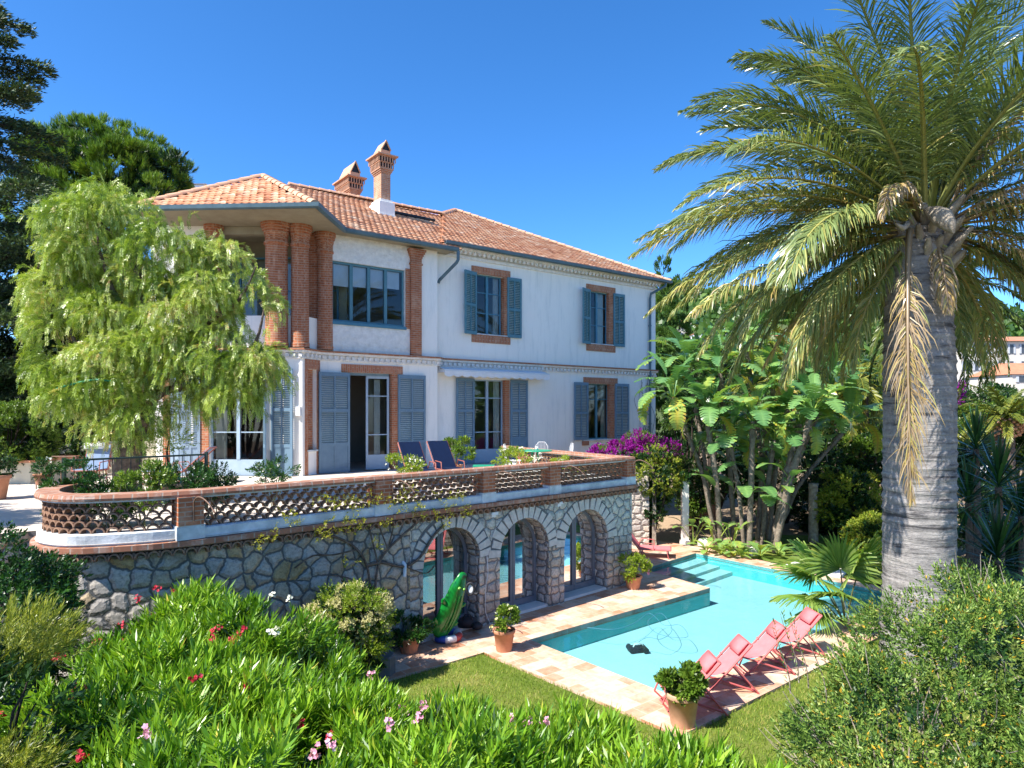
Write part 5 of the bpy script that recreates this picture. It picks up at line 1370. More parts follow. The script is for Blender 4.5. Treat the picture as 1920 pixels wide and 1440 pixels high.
# green round table and wire chairs at the far end of the terrace
c = at(1003, 855, 19.6); c.z = ZT; t = thing('garden_table', c, 'round green metal table at the far corner of the terrace', 'table')
MB().lathe([(.01,.70),(.50,.70),(.51,.715),(.50,.73),(.01,.73)], c, 32, smooth=False).build('tabletop', MT['greenmetal'], t)
for k in range(4):
    a = k*math.pi/2+.6; MB().tube([c+Vector((math.cos(a)*.1,math.sin(a)*.1,.7)), c+Vector((math.cos(a)*.16,math.sin(a)*.16,.35)), c+Vector((math.cos(a)*.38,math.sin(a)*.38,0))], .013, 6).build('leg', MT['greenmetal'], t)
def wirechair(c, rot, label, group='wire chairs round the green table'):
    t = thing('garden_chair', (0,0,0), label, 'chair', group); V3 = Vector
    for x, y in ((-.2,-.2),(.2,-.2),(-.2,.2),(.2,.2)): MB().tube([V3((x,y,.45)), V3((x*1.15,y*1.15,0))], .009, 5).build('leg', MT['whitemetal'], t)
    f = MB(); f.tube([V3((math.cos(a)*.22,math.sin(a)*.22,.45)) for a in np.linspace(0,6.283,17)], .009, 5, cap=False)
    for k in range(-3,4): x = k*.055; y = math.sqrt(.22**2-x*x); f.tube([V3((x,-y,.45)), V3((x,y,.45))], .005, 4)
    f.build('seat', MT['whitemetal'], t)
    f = MB(); f.tube([V3((-.2,.2,.45)), V3((-.19,.25,.8)), V3((-.1,.27,.92)), V3((.1,.27,.92)), V3((.19,.25,.8)), V3((.2,.2,.45))], .009, 5)
    for k in range(-3,4): f.tube([V3((k*.045,.22,.46)), V3((k*.045,.262,.89))], .005, 4)
    f.build('backrest', MT['whitemetal'], t); t.location = c; t.rotation_euler = (0,0,R(rot)); return t
wirechair(at(963,880,19.3)*1+Vector((0,0,ZT-at(963,880,19.3).z)), 80, 'pale wire chair left of the green table')
wirechair((c.x+.2, c.y+.75, ZT), -10, 'pale wire chair behind the green table')
wirechair((c.x+.85, c.y+.2, ZT), -80, 'pale wire chair right of the green table')
tag(MB().lathe([(.01,0),(.045,0),(.05,.1),(.04,.1),(.035,.02),(.01,.02)], c+Vector((.05,0,.731)), 14).build('cup', MT['whitemetal'], org=c+Vector((.05,0,.731))), 'small white cup on the green table', 'cup')
# green low tables beside loungers
for i, (px, py, d) in enumerate(((907,873,17.6),(325,897,14.6))):
    p = at(px,py,d); t = thing('side_table', (p.x,p.y,ZT), ['low green side table right of the navy loungers','low green side table in front of the wide clay planter'][i], 'table', 'low green side tables')
    MB().box(p.x-.28,p.y-.2,p.z-.02,p.x+.28,p.y+.2,p.z+.01).build('tabletop', MT['greenmetal'], t)
    for x in (-.24,.24):
        for y in (-.16,.16): MB().tube([(p.x+x,p.y+y,p.z-.02),(p.x+x,p.y+y,ZT)], .012, 5).build('leg', MT['greenmetal'], t)
# plants on the terrace
c = at(852,870,19.6); c.z = ZT; potted('potted_tree', c, .24, .30, .95, .42, 'leafy lemon-like plant in a clay pot behind the right navy lounger', 'box', None, L=.10, W=.05, n=260, nl=7, stemn=9)
c = at(313,888,14.4); c.z = ZT
t = thing('clay_planter', c, 'wide oval terracotta planter with a thin sapling right of the pepper tree trunk', 'planter')
MB().lathe([(.01,0),(.25,0),(.27,.02),(.34,.26),(.38,.27),(.39,.32),(.36,.33),(.33,.28),(.01,.28)], c, 30, sx=1.15, sy=.75).build('pot', MT['terracotta_pale'], t)
mb = MB(); mb.tube([c+Vector((.02,0,.28)), c+Vector((.04,0,.6)), c+Vector((.0,0,1.0)), c+Vector((.05,0,1.3))], [.035,.03,.022,.01], 7); mb.build('trunk', MT['darkbark'], t)
foliage('foliage', [(c.x,c.y,c.z+1.15,.45,.4,.35)], 14, .15, 160, 9, .12, .07, .02, LM['pepper'], t)
labs = ['round clipped bush in a clay pot at the left edge of the terrace']
c = at(30,880,17.6); t = thing('clipped_bush', (c.x,c.y,ZT), 'big round clipped yellow-green bush at the left edge above the rendered planter', 'shrub')
b = [(c.x-.1,c.y,3.75,.95,.9,.85)]
foliage('leaves', b, 110, .17, 5200, 9, .07, .05, .028, LM['box'], t, up=.5, base=.5, var=.4, shell=(.88,1.0)); shrubstems(t, b, 10, zb=3.1)
foliage('inner_leaves', [(q[0],q[1],q[2],q[3]*.8,q[4]*.8,q[5]*.8) for q in b], 40, .25, 900, 10, .1, .08, .05, LM['shade'], t)
pl_ = thing('rendered_planter', (c.x-.5,c.y-.2,ZT), 'cream rendered planter wall with a clay coping under the round bush', 'planter')
e1_ = at(58,905,17.2); MB().box(e1_.x-3.2, e1_.y-.02, ZT, e1_.x, e1_.y+2.2, ZT+.55).build('planter_wall', MT['cream'], pl_); MB().box(e1_.x-3.25, e1_.y-.08, ZT+.55, e1_.x+.04, e1_.y+2.2, ZT+.61).build('coping', MT['terracotta'], pl_)
c = at(83,880,18.3); c.z = ZT; potted('potted_shrub', c, .38, .62, .7, .5, 'large clay pot with dark shrub between round bush and iron chair', 'shade', None, L=.08, W=.04, n=420)
c = at(-12,950,14.2); c.z=ZT; potted('potted_shrub', c, .30, .52, .5, .3, 'clay pot cut by the left edge of the picture', 'shade', None, L=.08, W=.04, n=160)
c = at(83,925,10.9); c.z = 3.31; c.x += .08; potted('potted_flowers', (c.x,c.y-.15,3.31), .13, .17, .18, .17, 'small dark clay pot on the left end of the balustrade coping', 'glossy', 'whitefl', L=.05, W=.02, n=130, nf=3, fsz=.015)
# dark railing returning behind the curved end
t = thing('iron_railing', (-7.4,11,ZT), 'dark iron railing beside the curved left end of the balustrade', 'railing')
e = path[0]
ra = Vector((e.x-.12, e.y+.02)); rb = Vector((e.x+1.55, e.y+1.6))
for q in (ra, rb): MB().box(q.x-.025,q.y-.025,ZT-.1,q.x+.025,q.y+.025,ZT+1.1).build('post', MT['blackrail'], t)
mb = MB(); mb.tube([(ra.x,ra.y,3.66),(rb.x,rb.y,3.66)], .02, 6); mb.tube([(ra.x,ra.y,2.75),(rb.x,rb.y,2.75)], .014, 6)
for k in range(1,16): q = ra.lerp(rb, k/16); mb.tube([(q.x,q.y,2.75),(q.x,q.y,3.66)], .007, 5)
mb.build('bars', MT['blackrail'], t)
MB().box(ra.x-.03,ra.y-.03,1.6,ra.x+.03,ra.y+.03,ZT-.1).build('post', MT['blackrail'], t)
# planting along the inside of the balustrade
def bedplant(px, d, w, h, lab, lm, fl=None, nf=6, z=3.05, L=.06, W=.025, n=300, group='low plants behind the balustrade'):
    c = at(px, 900, d); t = thing('bedding_plant', (c.x,c.y,ZT), lab, 'plant', group)
    b = [(c.x,c.y,z,w,w*.6,h)]
    foliage('foliage', b, 20, .12, n, 10, .1, L, W, LM[lm], t, up=.6, base=.5, var=.45, shell=(.5,1)); shrubstems(t, b, 6, 'stem', .01, zb=ZT)
    if fl:
        P, A, ct = tufts(b, 14, .1, nf, 1.2, .8, (.8,1)); flowers('flowers', P+A*.08, 3, .03, .02, LM[fl], t)
bedplant(140,10.7,.36,.42,'leafy green plant at the left of the balustrade inner bed','glossy','whitefl',8,3.15,n=420)
bedplant(205,10.8,.42,.38,'green bush below the pepper tree trunk behind the balustrade','glossy','whitefl',8,3.15,n=480)
bedplant(268,10.9,.38,.40,'bright green bush right of the pepper tree trunk behind the balustrade','box',None,0,3.15,n=420)
bedplant(352,11.4,.40,.33,'dark green plant behind the first brick pier','glossy','whitefl',3,3.2,n=420)
bedplant(395,11.7,.34,.28,'dark green plant under the tower french door','shade','whitefl',3,3.22,n=380)
bedplant(515,12.6,.34,.16,'low plant with pale flowers beneath the tower shutters','glossy','whitefl',6,3.33,n=160)
bedplant(758,14.6,.34,.10,'white-flowering plant in front of the left navy lounger','lime','whitefl',30,3.33,n=160)
bedplant(968,16.9,.50,.10,'white-flowering plant left of the green table','lime','whitefl',40,3.35,n=200)
bedplant(1075,18.7,.6,.10,'trailing plant with small flowers right of the green table','lime','creamfl',20,3.0,n=200)

# pool robot with its floating hose
c = gnd(1197,1222,-.45)
t = thing('pool_robot', c, 'dark teal pool cleaning robot on the pool floor', 'pool cleaner')
mb = MB(); mb.pbox(c+Vector((-.16,-.12,0)), (.28,.08,0), (-.05,.2,0), (0,0,.10)); mb.build('robot_body', MT['black'], t)
for s_ in (-.14, .14): MB().tube([c+Vector((s_,-.12,.06)), c+Vector((s_-.04,.14,.06))], .06, 12).build('wheel', MT['black'], t)
MB().tube([c+Vector((-.10,0,.10)), c+Vector((-.08,.0,.15)), c+Vector((.08,.04,.15)), c+Vector((.10,.04,.10))], .02, 6).build('handle', MT['vinyl'], t)
pts = [(1197,1215),(1215,1195),(1240,1198),(1260,1180),(1240,1150),(1215,1165),(1228,1185),(1262,1195),(1290,1193),(1275,1172),(1245,1172),(1218,1150),(1190,1168),(1150,1180),(1100,1176)]
hp_ = [gnd(x,y,-.085) for x,y in pts]; hp_[0] = c+Vector((0,0,.2))
tag(MB().tube(smooth3(hp_,5), .005, 5).build('robot_cable', MT['bluedeep'], org=hp_[0]), 'thin cable looping through the water from the pool robot', 'cable')
# ================================================================== palms
def frond(base, az, el, L, droop, nl, ll, tint, curl=.35, hang=.45, w=.030, start=.14, twist=0, ex=1.35, spr=1.0, jit=.09):
    """pinnate frond: returns vertices, quads, tints"""
    n = 26; t = np.linspace(0,1,n); e = el-droop*t**ex
    hx = np.cos(e); hz = np.sin(e); azs = az+twist*t**2
    d = np.stack([hx*np.cos(azs), hx*np.sin(azs), hz],1); pts = np.array(base)+np.concatenate([[np.zeros(3)], np.cumsum(d[:-1]*L/(n-1),0)])
    side = np.stack([-np.sin(azs), np.cos(azs), np.zeros(n)],1); up = unit(np.cross(d, side)); up *= np.sign(up[:,2:3]+1e-9)
    V = []; F = []; T = []
    rw = (.045*(1-t)+.010)[:,None]
    A = pts-side*rw; B = pts+side*rw; C = pts+up*rw*.8
    V.append(np.concatenate([A,B,C])); idx = np.arange(n-1)
    F.append(np.concatenate([np.stack([idx,idx+1,2*n+idx+1,2*n+idx],1), np.stack([2*n+idx,2*n+idx+1,n+idx+1,n+idx],1), np.stack([n+idx,n+idx+1,idx+1,idx],1)])); T.append(np.full(3*n, min(1,tint*.6+.38)))
    off = 3*n
    for s_ in (-1,1):
        k = nl; u = np.linspace(start,1,k)+rng.normal(0,.003,k); u = np.clip(u,0,1)
        f = u*(n-1); i0 = np.clip(f.astype(int),0,n-2); fr = (f-i0)[:,None]
        P = pts[i0]*(1-fr)+pts[i0+1]*fr; dd = unit(d[i0]*(1-fr)+d[i0+1]*fr); ss = side[i0]; uu = up[i0]
        ang = (R(62)-R(38)*u)*spr+rng.normal(0,jit,k)
        ln = ll*(np.sin(np.clip((u-start)/(1-start),0,1)*math.pi*.86+.38)**.7)*rng.uniform(.85-jit,1.1,k)
        D1 = unit(np.sin(ang)[:,None]*ss*s_+np.cos(ang)[:,None]*dd+uu*(curl+rng.normal(0,.10,k))[:,None])
        D2 = unit(D1+np.array([0,0,-1])*(hang+rng.normal(0,.15,k))[:,None]+rng.normal(0,.06,(k,3)))
        D3 = unit(D2+np.array([0,0,-1])*(hang*.9)+rng.normal(0,.08,(k,3)))
        Wd = unit(np.cross(D1, np.cross(dd, D1))+rng.normal(0,.35,(k,3)))*(w*.5)
        p1 = P+D1*ln[:,None]*.38; p2 = p1+D2*ln[:,None]*.34; p3 = p2+D3*ln[:,None]*.28
        vv = np.stack([P-Wd*.5,P+Wd*.5,p1+Wd,p1-Wd,p2+Wd*.8,p2-Wd*.8,p3+Wd*.12,p3-Wd*.12],1).reshape(-1,3)
        b = off+np.arange(k)*8
        F.append(np.concatenate([np.stack([b,b+1,b+2,b+3],1), np.stack([b+3,b+2,b+4,b+5],1), np.stack([b+5,b+4,b+6,b+7],1)]))
        tt = tint-.06+rng.normal(0,.10,k); tt = np.clip(tt,0,1)
        tip = np.clip(tt+rng.choice([0,.12,.35],k,p=[.55,.3,.15]),0,1)
        T.append(np.stack([tt]*4+[(tt+tip)/2]*2+[tip]*2,1).ravel()); V.append(vv); off += 8*k
    return np.concatenate(V), np.concatenate(F), np.concatenate(T)

def trunkmat():
    m, nt, out = nodes('ringed_palm_bark'); p = principled(nt, out, .92, .12)
    tc = N(nt, 'ShaderNodeTexCoord').outputs['Object']
    sc = N(nt, 'ShaderNodeVectorMath', operation='MULTIPLY'); sc.inputs[1].default_value = (.55,.55,5.5); nt.links.new(tc, sc.inputs[0])
    f, _ = noise(nt, sc.outputs[0], 2.2, 6, .65)
    g, _ = noise(nt, tc, 13, 6, .75)
    lo, _ = noise(nt, tc, 1.1, 3)
    c = ramp(nt, f, [(.36,(.085,.08,.08)),(.45,(.28,.26,.245)),(.6,(.36,.335,.31)),(.75,(.43,.40,.37))])
    c = mixc(nt, 1.0, c, ramp(nt, g, [(.3,(.6,.6,.62)),(.65,(1.05,1.05,1.05))]), 'MULTIPLY')
    nt.links.new(c, p.inputs['Base Color'])
    bump(nt, math_(nt, 'ADD', f, math_(nt, 'MULTIPLY', g, .4)), p, 1.0, .05); return m
MT['palmbark'] = trunkmat()
PB_ = Vector((7.5, 12.3, -.1))
palm = thing('wine_palm', PB_, 'huge palm with thick grey ringed trunk and feathery crown at the right of the pool', 'palm')
prof = []; zz = 0
for i in range(150):
    z = 7.9*i/149
    r = .635-.05*min(1,z/1.5)
    if z > 5.2: r -= .11*((z-5.2)/2.7)**1.2
    r += .020*(1 if (i % 4) == 0 else 0)+.006*math.sin(i*1.7)
    prof.append((r, z))
mb = MB(); mb.lathe(prof, PB_, 40)
v2 = []
for x, y, z in mb.v:
    dx, dy = x-PB_.x, y-PB_.y; a = math.atan2(dy, dx); k = 1+.018*math.sin(a*5+z*.4)+.012*math.sin(a*9-z*1.3)
    zz_ = z+.035*math.sin(a*2+z*.9)
    v2.append((PB_.x+dx*k+.02*math.sin(z*.5), PB_.y+dy*k, zz_))
mb.v = v2; mb.build('trunk', MT['palmbark'], palm)
PC_ = Vector((7.62, 12.3, 7.75))
fl = []
# az (deg), el, length, droop, tint
for az,el,L,dr,ti in ((172,62,5.0,62,.42),(188,52,5.1,70,.45),(166,44,5.2,66,.50),(182,38,5.2,72,.52),(175,27,5.1,66,.60),(190,18,5.2,62,.62),(168,12,5.0,60,.55),(184,4,5.0,58,.66),(176,-8,4.7,52,.64),(195,-2,4.4,66,.60),(205,-14,4.0,55,.62),(160,-18,4.3,50,.55),(188,-28,3.8,42,.70),(180,14,5.3,42,.68),(172,2,5.2,38,.70),(188,-8,5.0,34,.72),(164,20,5.2,50,.64),(196,22,5.2,52,.60),(150,30,4.9,70,.45),(158,58,5.0,60,.4),(200,34,4.9,70,.5),(210,10,4.6,66,.55),(178,74,4.8,50,.4)):
    fl.append((az,el,L,dr,ti))
for i in range(76):
    k = (i+.5)/76; az = (i*137.5+20) % 360; el = 86-k*104
    if 150 < az < 212 and el < 50: continue
    toward = 222 < az < 318
    if toward and el < 34 : continue
    fl.append((az, el+random.uniform(-6,6), random.uniform(4.4,5.1)*(1 if el > -10 else .75), 50+random.uniform(0,28), .33+.27*k+random.uniform(-.06,.06)))
for i, (az,el,L,dr,ti) in enumerate(fl):
    a = R(az); b = PC_+Vector((math.cos(a)*.22, math.sin(a)*.22, .28*math.sin(R(el))+.05))
    V, F, T = frond(b, a, R(el), L, R(dr+random.uniform(-8,10)), 150, .88*random.uniform(.85,1.1), ti, curl=random.uniform(.08,.30), hang=.22+.62*max(0,(38-el)/60)+random.uniform(0,.2), w=.027, twist=random.uniform(-.4,.4))
    fast('frond', V, F, LM['palm'], palm, tint=T)
for i in range(22):
    az = R(20+i*8.6+random.uniform(-5,5)) if i < 17 else R(random.choice([188,200,352,8,340])); a = az
    V, F, T = frond(PC_+Vector((math.cos(a)*.3, math.sin(a)*.3, -.1)), a, R(random.uniform(-45,-5)), random.uniform(2.4,3.6), R(random.uniform(35,60)), 90, .6, random.uniform(.45,.88), curl=.05, hang=.9, w=.028, twist=random.uniform(-.3,.3))
    fast('dead_frond', V, F, LM['palm'], palm, tint=T)
# withered fronds
for az,el,L,dr,ti,hg in ((262,-62,1.7,22,.93,1.5),(300,28,3.6,120,.93,1.6),(308,52,4.4,95,.93,1.7),(322,18,3.8,80,.78,1.6),(296,66,4.2,110,.9,1.6),(335,-8,3.4,70,.88,1.4),(350,-25,3.0,60,.82,1.2),(318,-20,2.8,62,.85,1.3),(225,40,2.7,118,.95,1.5),(345,22,3.6,88,.90,1.5)):
    a = R(az); b = PC_+Vector((math.cos(a)*.3, math.sin(a)*.3, .05))
    V, F, T = frond(b, a, R(el), L, R(dr), 70, .5, ti, curl=.0, hang=hg, w=.030); fast('dead_frond', V, F, LM['palm'], palm, tint=T)
# the long dead frond hanging in front of the trunk
b = Vector((7.0, 11.7, 7.6)); V, F, T = frond(b, R(235), R(10), 5.1, R(101), 230, .75, .95, curl=-.02, hang=.8, w=.018, start=.24, ex=.22, spr=.55, jit=.26)
V[:,0] += (np.maximum(0, b.z-V[:,2])*.03); fast('dead_frond', V, F, LM['palm'], palm, tint=T)
# old leaf bases and fibre round the neck
mb = MB()
for i in range(46):
    a = i*2.4; zz = 7.15+.9*(i/46); o = Vector((PC_.x+math.cos(a)*.46, PC_.y+math.sin(a)*.46, zz)); e = Vector((math.cos(a),math.sin(a),.9)).normalized()
    mb.tube([o-e*.18, o+e*.05, o+e*random.uniform(.2,.42)], [.10,.085,.035], 6)
mb.build('leaf_bases', MT['paletrunk'], palm)
mb = MB()
q = at(1768,408,11.3); mb.tube([q+Vector((.05,.5,.28)), q+Vector((.02,.2,.12)), q, q+Vector((.04,-.1,-.16)), q+Vector((.1,-.12,-.3))], [.06,.14,.17,.12,.02], 9)
q = at(1700,420,11.4); mb.tube([q+Vector((.1,.4,.1)), q, q+Vector((-.12,-.1,-.1)), q+Vector((-.25,-.1,-.02))], [.03,.06,.05,.02], 7)
mb.build('woody_spathe', MT['paletrunk'], palm)

def datepalm(name, c, th, tr_, nf, L, label, el0=80, el1=-60, dr=60, tint=.45, seed=0, group=None, ll=.42, nl=60, w=.035, mat='date', fruit=False):
    t = thing(name, c, label, 'palm', group); c = Vector(c); pr = []
    for i in range(60): z = th*i/59; pr.append((tr_*(1.05-.1*i/59)+.03*(i%3 == 0), z))
    MB().lathe(pr, c, 18).build('trunk', MT['bark'], t); h = c+Vector((0,0,th))
    for i in range(nf):
        k = (i+.5)/nf; az = (i*137.5+seed) % 360; el = el0+(el1-el0)*k**.9
        V, F, T = frond(h+Vector((0,0,.1)), R(az), R(el+random.uniform(-8,8)), L*random.uniform(.85,1.1), R(dr*random.uniform(.8,1.2)), nl, ll, tint+.25*k**3+random.uniform(-.08,.08), curl=.2, hang=.4, w=w)
        fast('frond', V, F, LM[mat], t, tint=T)
    if fruit:
        mb = MB()
        for i in range(90):
            a = i*2.4; z = -.75+.9*i/90; rr = tr_*(1.35+.35*math.sin(math.pi*i/90)); mb.lathe([(0,-.07),(.09,-.02),(.08,.05),(0,.08)], h+Vector((math.cos(a)*rr, math.sin(a)*rr, z)), 6)
        mb.build('cut_leaf_bases', MT['terracotta_pale'], t)
    return t
c = at(1742, 770, 21); datepalm('date_palm', (c.x,c.y,-.5), 8.6, .42, 54, 3.9, 'date palm behind the thick trunk with a skirt of long drooping fronds', 70, -78, 62, .36, 10, ll=.42, nl=80, w=.045)
c = at(1475, 770, 31); datepalm('date_palm', (c.x,c.y,-1), 7.2, .4, 40, 3.6, 'yellow-tinged date palm beyond the paddle-leaved clump', 80, -45, 62, .66, 40, ll=.45, nl=60, w=.06)
c = at(1608, 770, 27); datepalm('date_palm', (c.x,c.y,-1), 6.6, .4, 34, 3.3, 'date palm with brown drooping fronds left of the thick trunk', 60, -80, 60, .60, 90, ll=.42, nl=60, w=.05)
c = at(1884, 770, 33); datepalm('date_palm', (c.x,c.y,-2), 6.0, .42, 40, 2.6, 'short date palm with orange cut leaf bases at the right edge below the long building', 75, -20, 65, .50, 20, ll=.4, nl=50, w=.055, fruit=True)
c = at(1800, 770, 36); datepalm('date_palm', (c.x,c.y,-2), 4.8, .25, 26, 1.7, 'slender small palm just right of the thick trunk', 60, -60, 70, .62, 20, ll=.35, nl=40, w=.055)
# fan palm by the pool
def fanpalm(c, label, leaves):
    t = thing('fan_palm', c, label, 'palm'); c = Vector(c)
    for (dx,dy,dz,tx,ty,tz,r) in leaves:
        hub = c+Vector((dx,dy,dz)); ax = Vector((tx,ty,tz)).normalized()
        st = MB(); st.tube([c+Vector((0,0,.1)), (c+hub)/2+Vector((0,0,.15)), hub], [.02,.016,.012], 5)
        nrm = ax.cross(Vector((0,0,1)).cross(ax)).normalized(); sd_ = ax.cross(nrm).normalized(); V = []; F = []; T = []; n = 44
        for i in range(n):
            a = (i/(n-1)-.5)*R(235); d = ax*math.cos(a)+sd_*math.sin(a)+nrm*(.14*math.cos(a*2)); d.normalize(); wdt = sd_*math.cos(a)-ax*math.sin(a)
            L = r*(1-.22*abs(a)/2)*random.uniform(.92,1.05); tip = Vector((0,0,-1))*.14*random.uniform(.5,1.5); b_ = len(V)
            for q, w_, dr in ((.02,.004,0),(.50,.034*r,0),(.5,.034*r,0),(.8,.016*r,.4),(1.0,.002,1)):
                p = hub+d*L*q+tip*dr; lift = nrm*(.012 if i%2 else -.012)
                V += [tuple(p-wdt*w_+lift), tuple(p+wdt*w_-lift)]
            F += [(b_,b_+1,b_+3,b_+2),(b_+4,b_+5,b_+7,b_+6),(b_+6,b_+7,b_+9,b_+8)]
            q = min(1,max(0,random.gauss(.5,.15))); T += [q]*8+[min(1,q+.3)]*2
        o = st.build('petiole', MT['stem'], t); fast('fan', V, F, LM['fan'], o, tint=T)
    return t
fanpalm((7.0,14.0,-.1), 'young fan palm with big pleated leaves left of the thick trunk', [(-.75,-.2,1.15,-.8,-.3,.35,.95),(-.25,-.3,1.35,-.15,-.3,.95,.95),(-.85,-.2,.75,-.95,-.25,-.05,.8),(-.35,-.5,.85,-.6,-.8,.25,.85),(.15,-.3,1.4,.3,-.4,.9,.9),(-.5,.3,1.2,-.5,.5,.8,.9),(-.7,-.3,.45,-.9,-.3,-.35,.7)])
fanpalm((9.2,13.2,-.1), 'small fan palm at the foot of the dark yuccas', [(.1,-.3,.9,.3,-.5,.8,.7),(-.3,-.2,.8,-.5,-.4,.7,.7),(.5,0,.8,.8,-.2,.4,.7)])
def yucca(c, h, r, label, n=90, heads=1):
    t = thing('yucca', c, label, 'yucca', 'dark yuccas right of the thick palm trunk'); c = Vector(c)
    mb = MB(); mb.tube([c, c+Vector((.05,0,h*.5)), c+Vector((0,0,h))], [.11,.09,.07], 8); mb.build('trunk', MT['bark'], t)
    P = []; D = []
    for i in range(n):
        k = (i+.5)/n; a = i*2.4; e = R(88-118*k); D.append((math.cos(e)*math.cos(a), math.cos(e)*math.sin(a), math.sin(e))); P.append((c.x, c.y, c.z+h+.25-.45*k))
    P = np.array(P); D = unit(np.array(D)); S = unit(np.cross(D, np.array([0,0,1.]))); Ln = r*rng.uniform(.8,1.1,n)[:,None]; W = .03
    dr = np.array([0,0,-1.])*rng.uniform(.02,.16,(n,1))
    p1 = P+D*Ln*.5; p2 = P+D*Ln*.8+dr*.5*r; p3 = P+D*Ln+dr*r; N2 = np.cross(D,S)*W*.35
    V = np.stack([P-S*W*.6,P+S*W*.6,p1+S*W+N2,p1-S*W+N2,p2+S*W*.7,p2-S*W*.7,p3+S*.002,p3-S*.002],1).reshape(-1,3); b = np.arange(n)*8
    F = np.concatenate([np.stack([b,b+1,b+2,b+3],1),np.stack([b+3,b+2,b+4,b+5],1),np.stack([b+5,b+4,b+6,b+7],1)])
    tt = np.clip(rng.normal(.45,.25,n),0,1); fast('leaves', V, F, LM['yucca'], t, tint=np.repeat(tt,8)); return t
for (px,py,d,r,lab) in ((1870,1040,14,1.15,'lowest dark yucca at the right edge above the olive green shrub'),(1872,905,15.5,1.15,'dark yucca in the middle of the group at the right edge'),(1830,835,18,1.1,'topmost dark yucca beside the thick trunk below the white villa'),(1915,960,16,1.1,'dark yucca cut by the right edge'),(1815,935,17,1.1,'dark yucca tucked right behind the thick trunk')):
    p = at(px,py,d); yucca((p.x,p.y,-.3), p.z+.3-.1, r, lab)

# ================================================================== tall paddle-leaved clump (bird of paradise)
MT['strtrunk'] = plain('fibrous_grey_trunk', (.30,.25,.20), (.11,.085,.065), 7, .95, .1, bs=.9, bd=.03, bscale=18)
def paddle(base, az, el, pet, L, W, droop, tint, tears=13):
    n = 14; V = []; F = []; T = []
    pts = []; p = Vector(base); e = el
    m_ = 6
    for i in range(m_): pts.append(p.copy()); p = p+Vector((math.cos(e)*math.cos(az), math.cos(e)*math.sin(az), math.sin(e)))*pet/m_; e -= .05
    sidev = Vector((-math.sin(az), math.cos(az), 0)); pp_ = [q for q in pts]+[p.copy()]
    b = 0
    for i in range(len(pp_)-1):
        w_ = .022; V += [tuple(pp_[i]-sidev*w_), tuple(pp_[i]+sidev*w_), tuple(pp_[i+1]+sidev*w_), tuple(pp_[i+1]-sidev*w_)]; F.append((b,b+1,b+2,b+3)); T += [min(1,tint+.15)]*4; b += 4
    sp_ = [p.copy()]; es = [e]
    for i in range(n): e -= droop/n; p = p+Vector((math.cos(e)*math.cos(az), math.cos(e)*math.sin(az), math.sin(e)))*L/n; sp_.append(p.copy()); es.append(e)
    for s_ in (-1,1):
        fold = random.uniform(.15,.55)
        for i in range(n):
            w0 = W*(math.sin(math.pi*min(1,(i+.35)/n*.93+.03))**.62); w1 = W*(math.sin(math.pi*min(1,(i+1.3)/n*.93+.03))**.62) if i < n-1 else .02
            up = Vector((-math.sin(es[i])*math.cos(az), -math.sin(es[i])*math.sin(az), math.cos(es[i])))
            fd = fold+random.uniform(-.18,.18)*(1 if tears > 5 else .2)
            out = (sidev*s_*math.cos(fd)+up*math.sin(fd)*(.9 if droop < .9 else .3)).normalized()
            dn = Vector((0,0,-1))*random.uniform(.0,.20)*(1 if tears > 5 else .2)
            fwd = (sp_[i+1]-sp_[i])
            gap = fwd*(random.uniform(.04,.30) if tears > 5 else 0)
            a0 = sp_[i]; a1 = sp_[i+1]; c0 = a0+out*w0*.55+fwd*.25; c1 = a1+out*w1*.55+fwd*.15; d0 = a0+out*w0+fwd*.45+dn*w0*1.6+gap; d1 = a1+out*w1+fwd*.32+dn*w1*1.6-gap*.4
            V += [tuple(a0),tuple(a1),tuple(c1),tuple(c0),tuple(d1),tuple(d0)]
            F += [(b,b+1,b+2,b+3),(b+3,b+2,b+4,b+5)]
            e_ = min(1, tint+ (random.choice([0,0,.12,.3]) if tint > .3 else 0)); T += [min(1,tint+.1)]*2+[tint]*2+[e_]*2; b += 6
    return V, F, T
tk = [  # foot px,py ; head px,py ; depth foot, head ; radius
    (1345,1000,1262,745,22.6,22.4,.10),(1352,1005,1325,780,22.4,22.0,.13),(1378,1010,1350,700,22.8,23,.12),(1395,1010,1368,825,22.2,22.0,.10),(1405,1020,1412,790,21.8,21.6,.13),(1420,1012,1450,730,23,23.4,.12),(1428,1010,1452,825,22.4,22.2,.11),(1440,1022,1490,700,22.8,23.4,.12),(1448,1018,1500,795,22,21.8,.13),(1452,1030,1525,770,21.4,21.0,.14),(1455,1020,1560,720,22.4,22.8,.12),(1440,1015,1400,660,23.6,24,.11),(1338,1000,1290,690,23.4,23.8,.10),(1450,1020,1590,800,23.4,23.4,.10)]
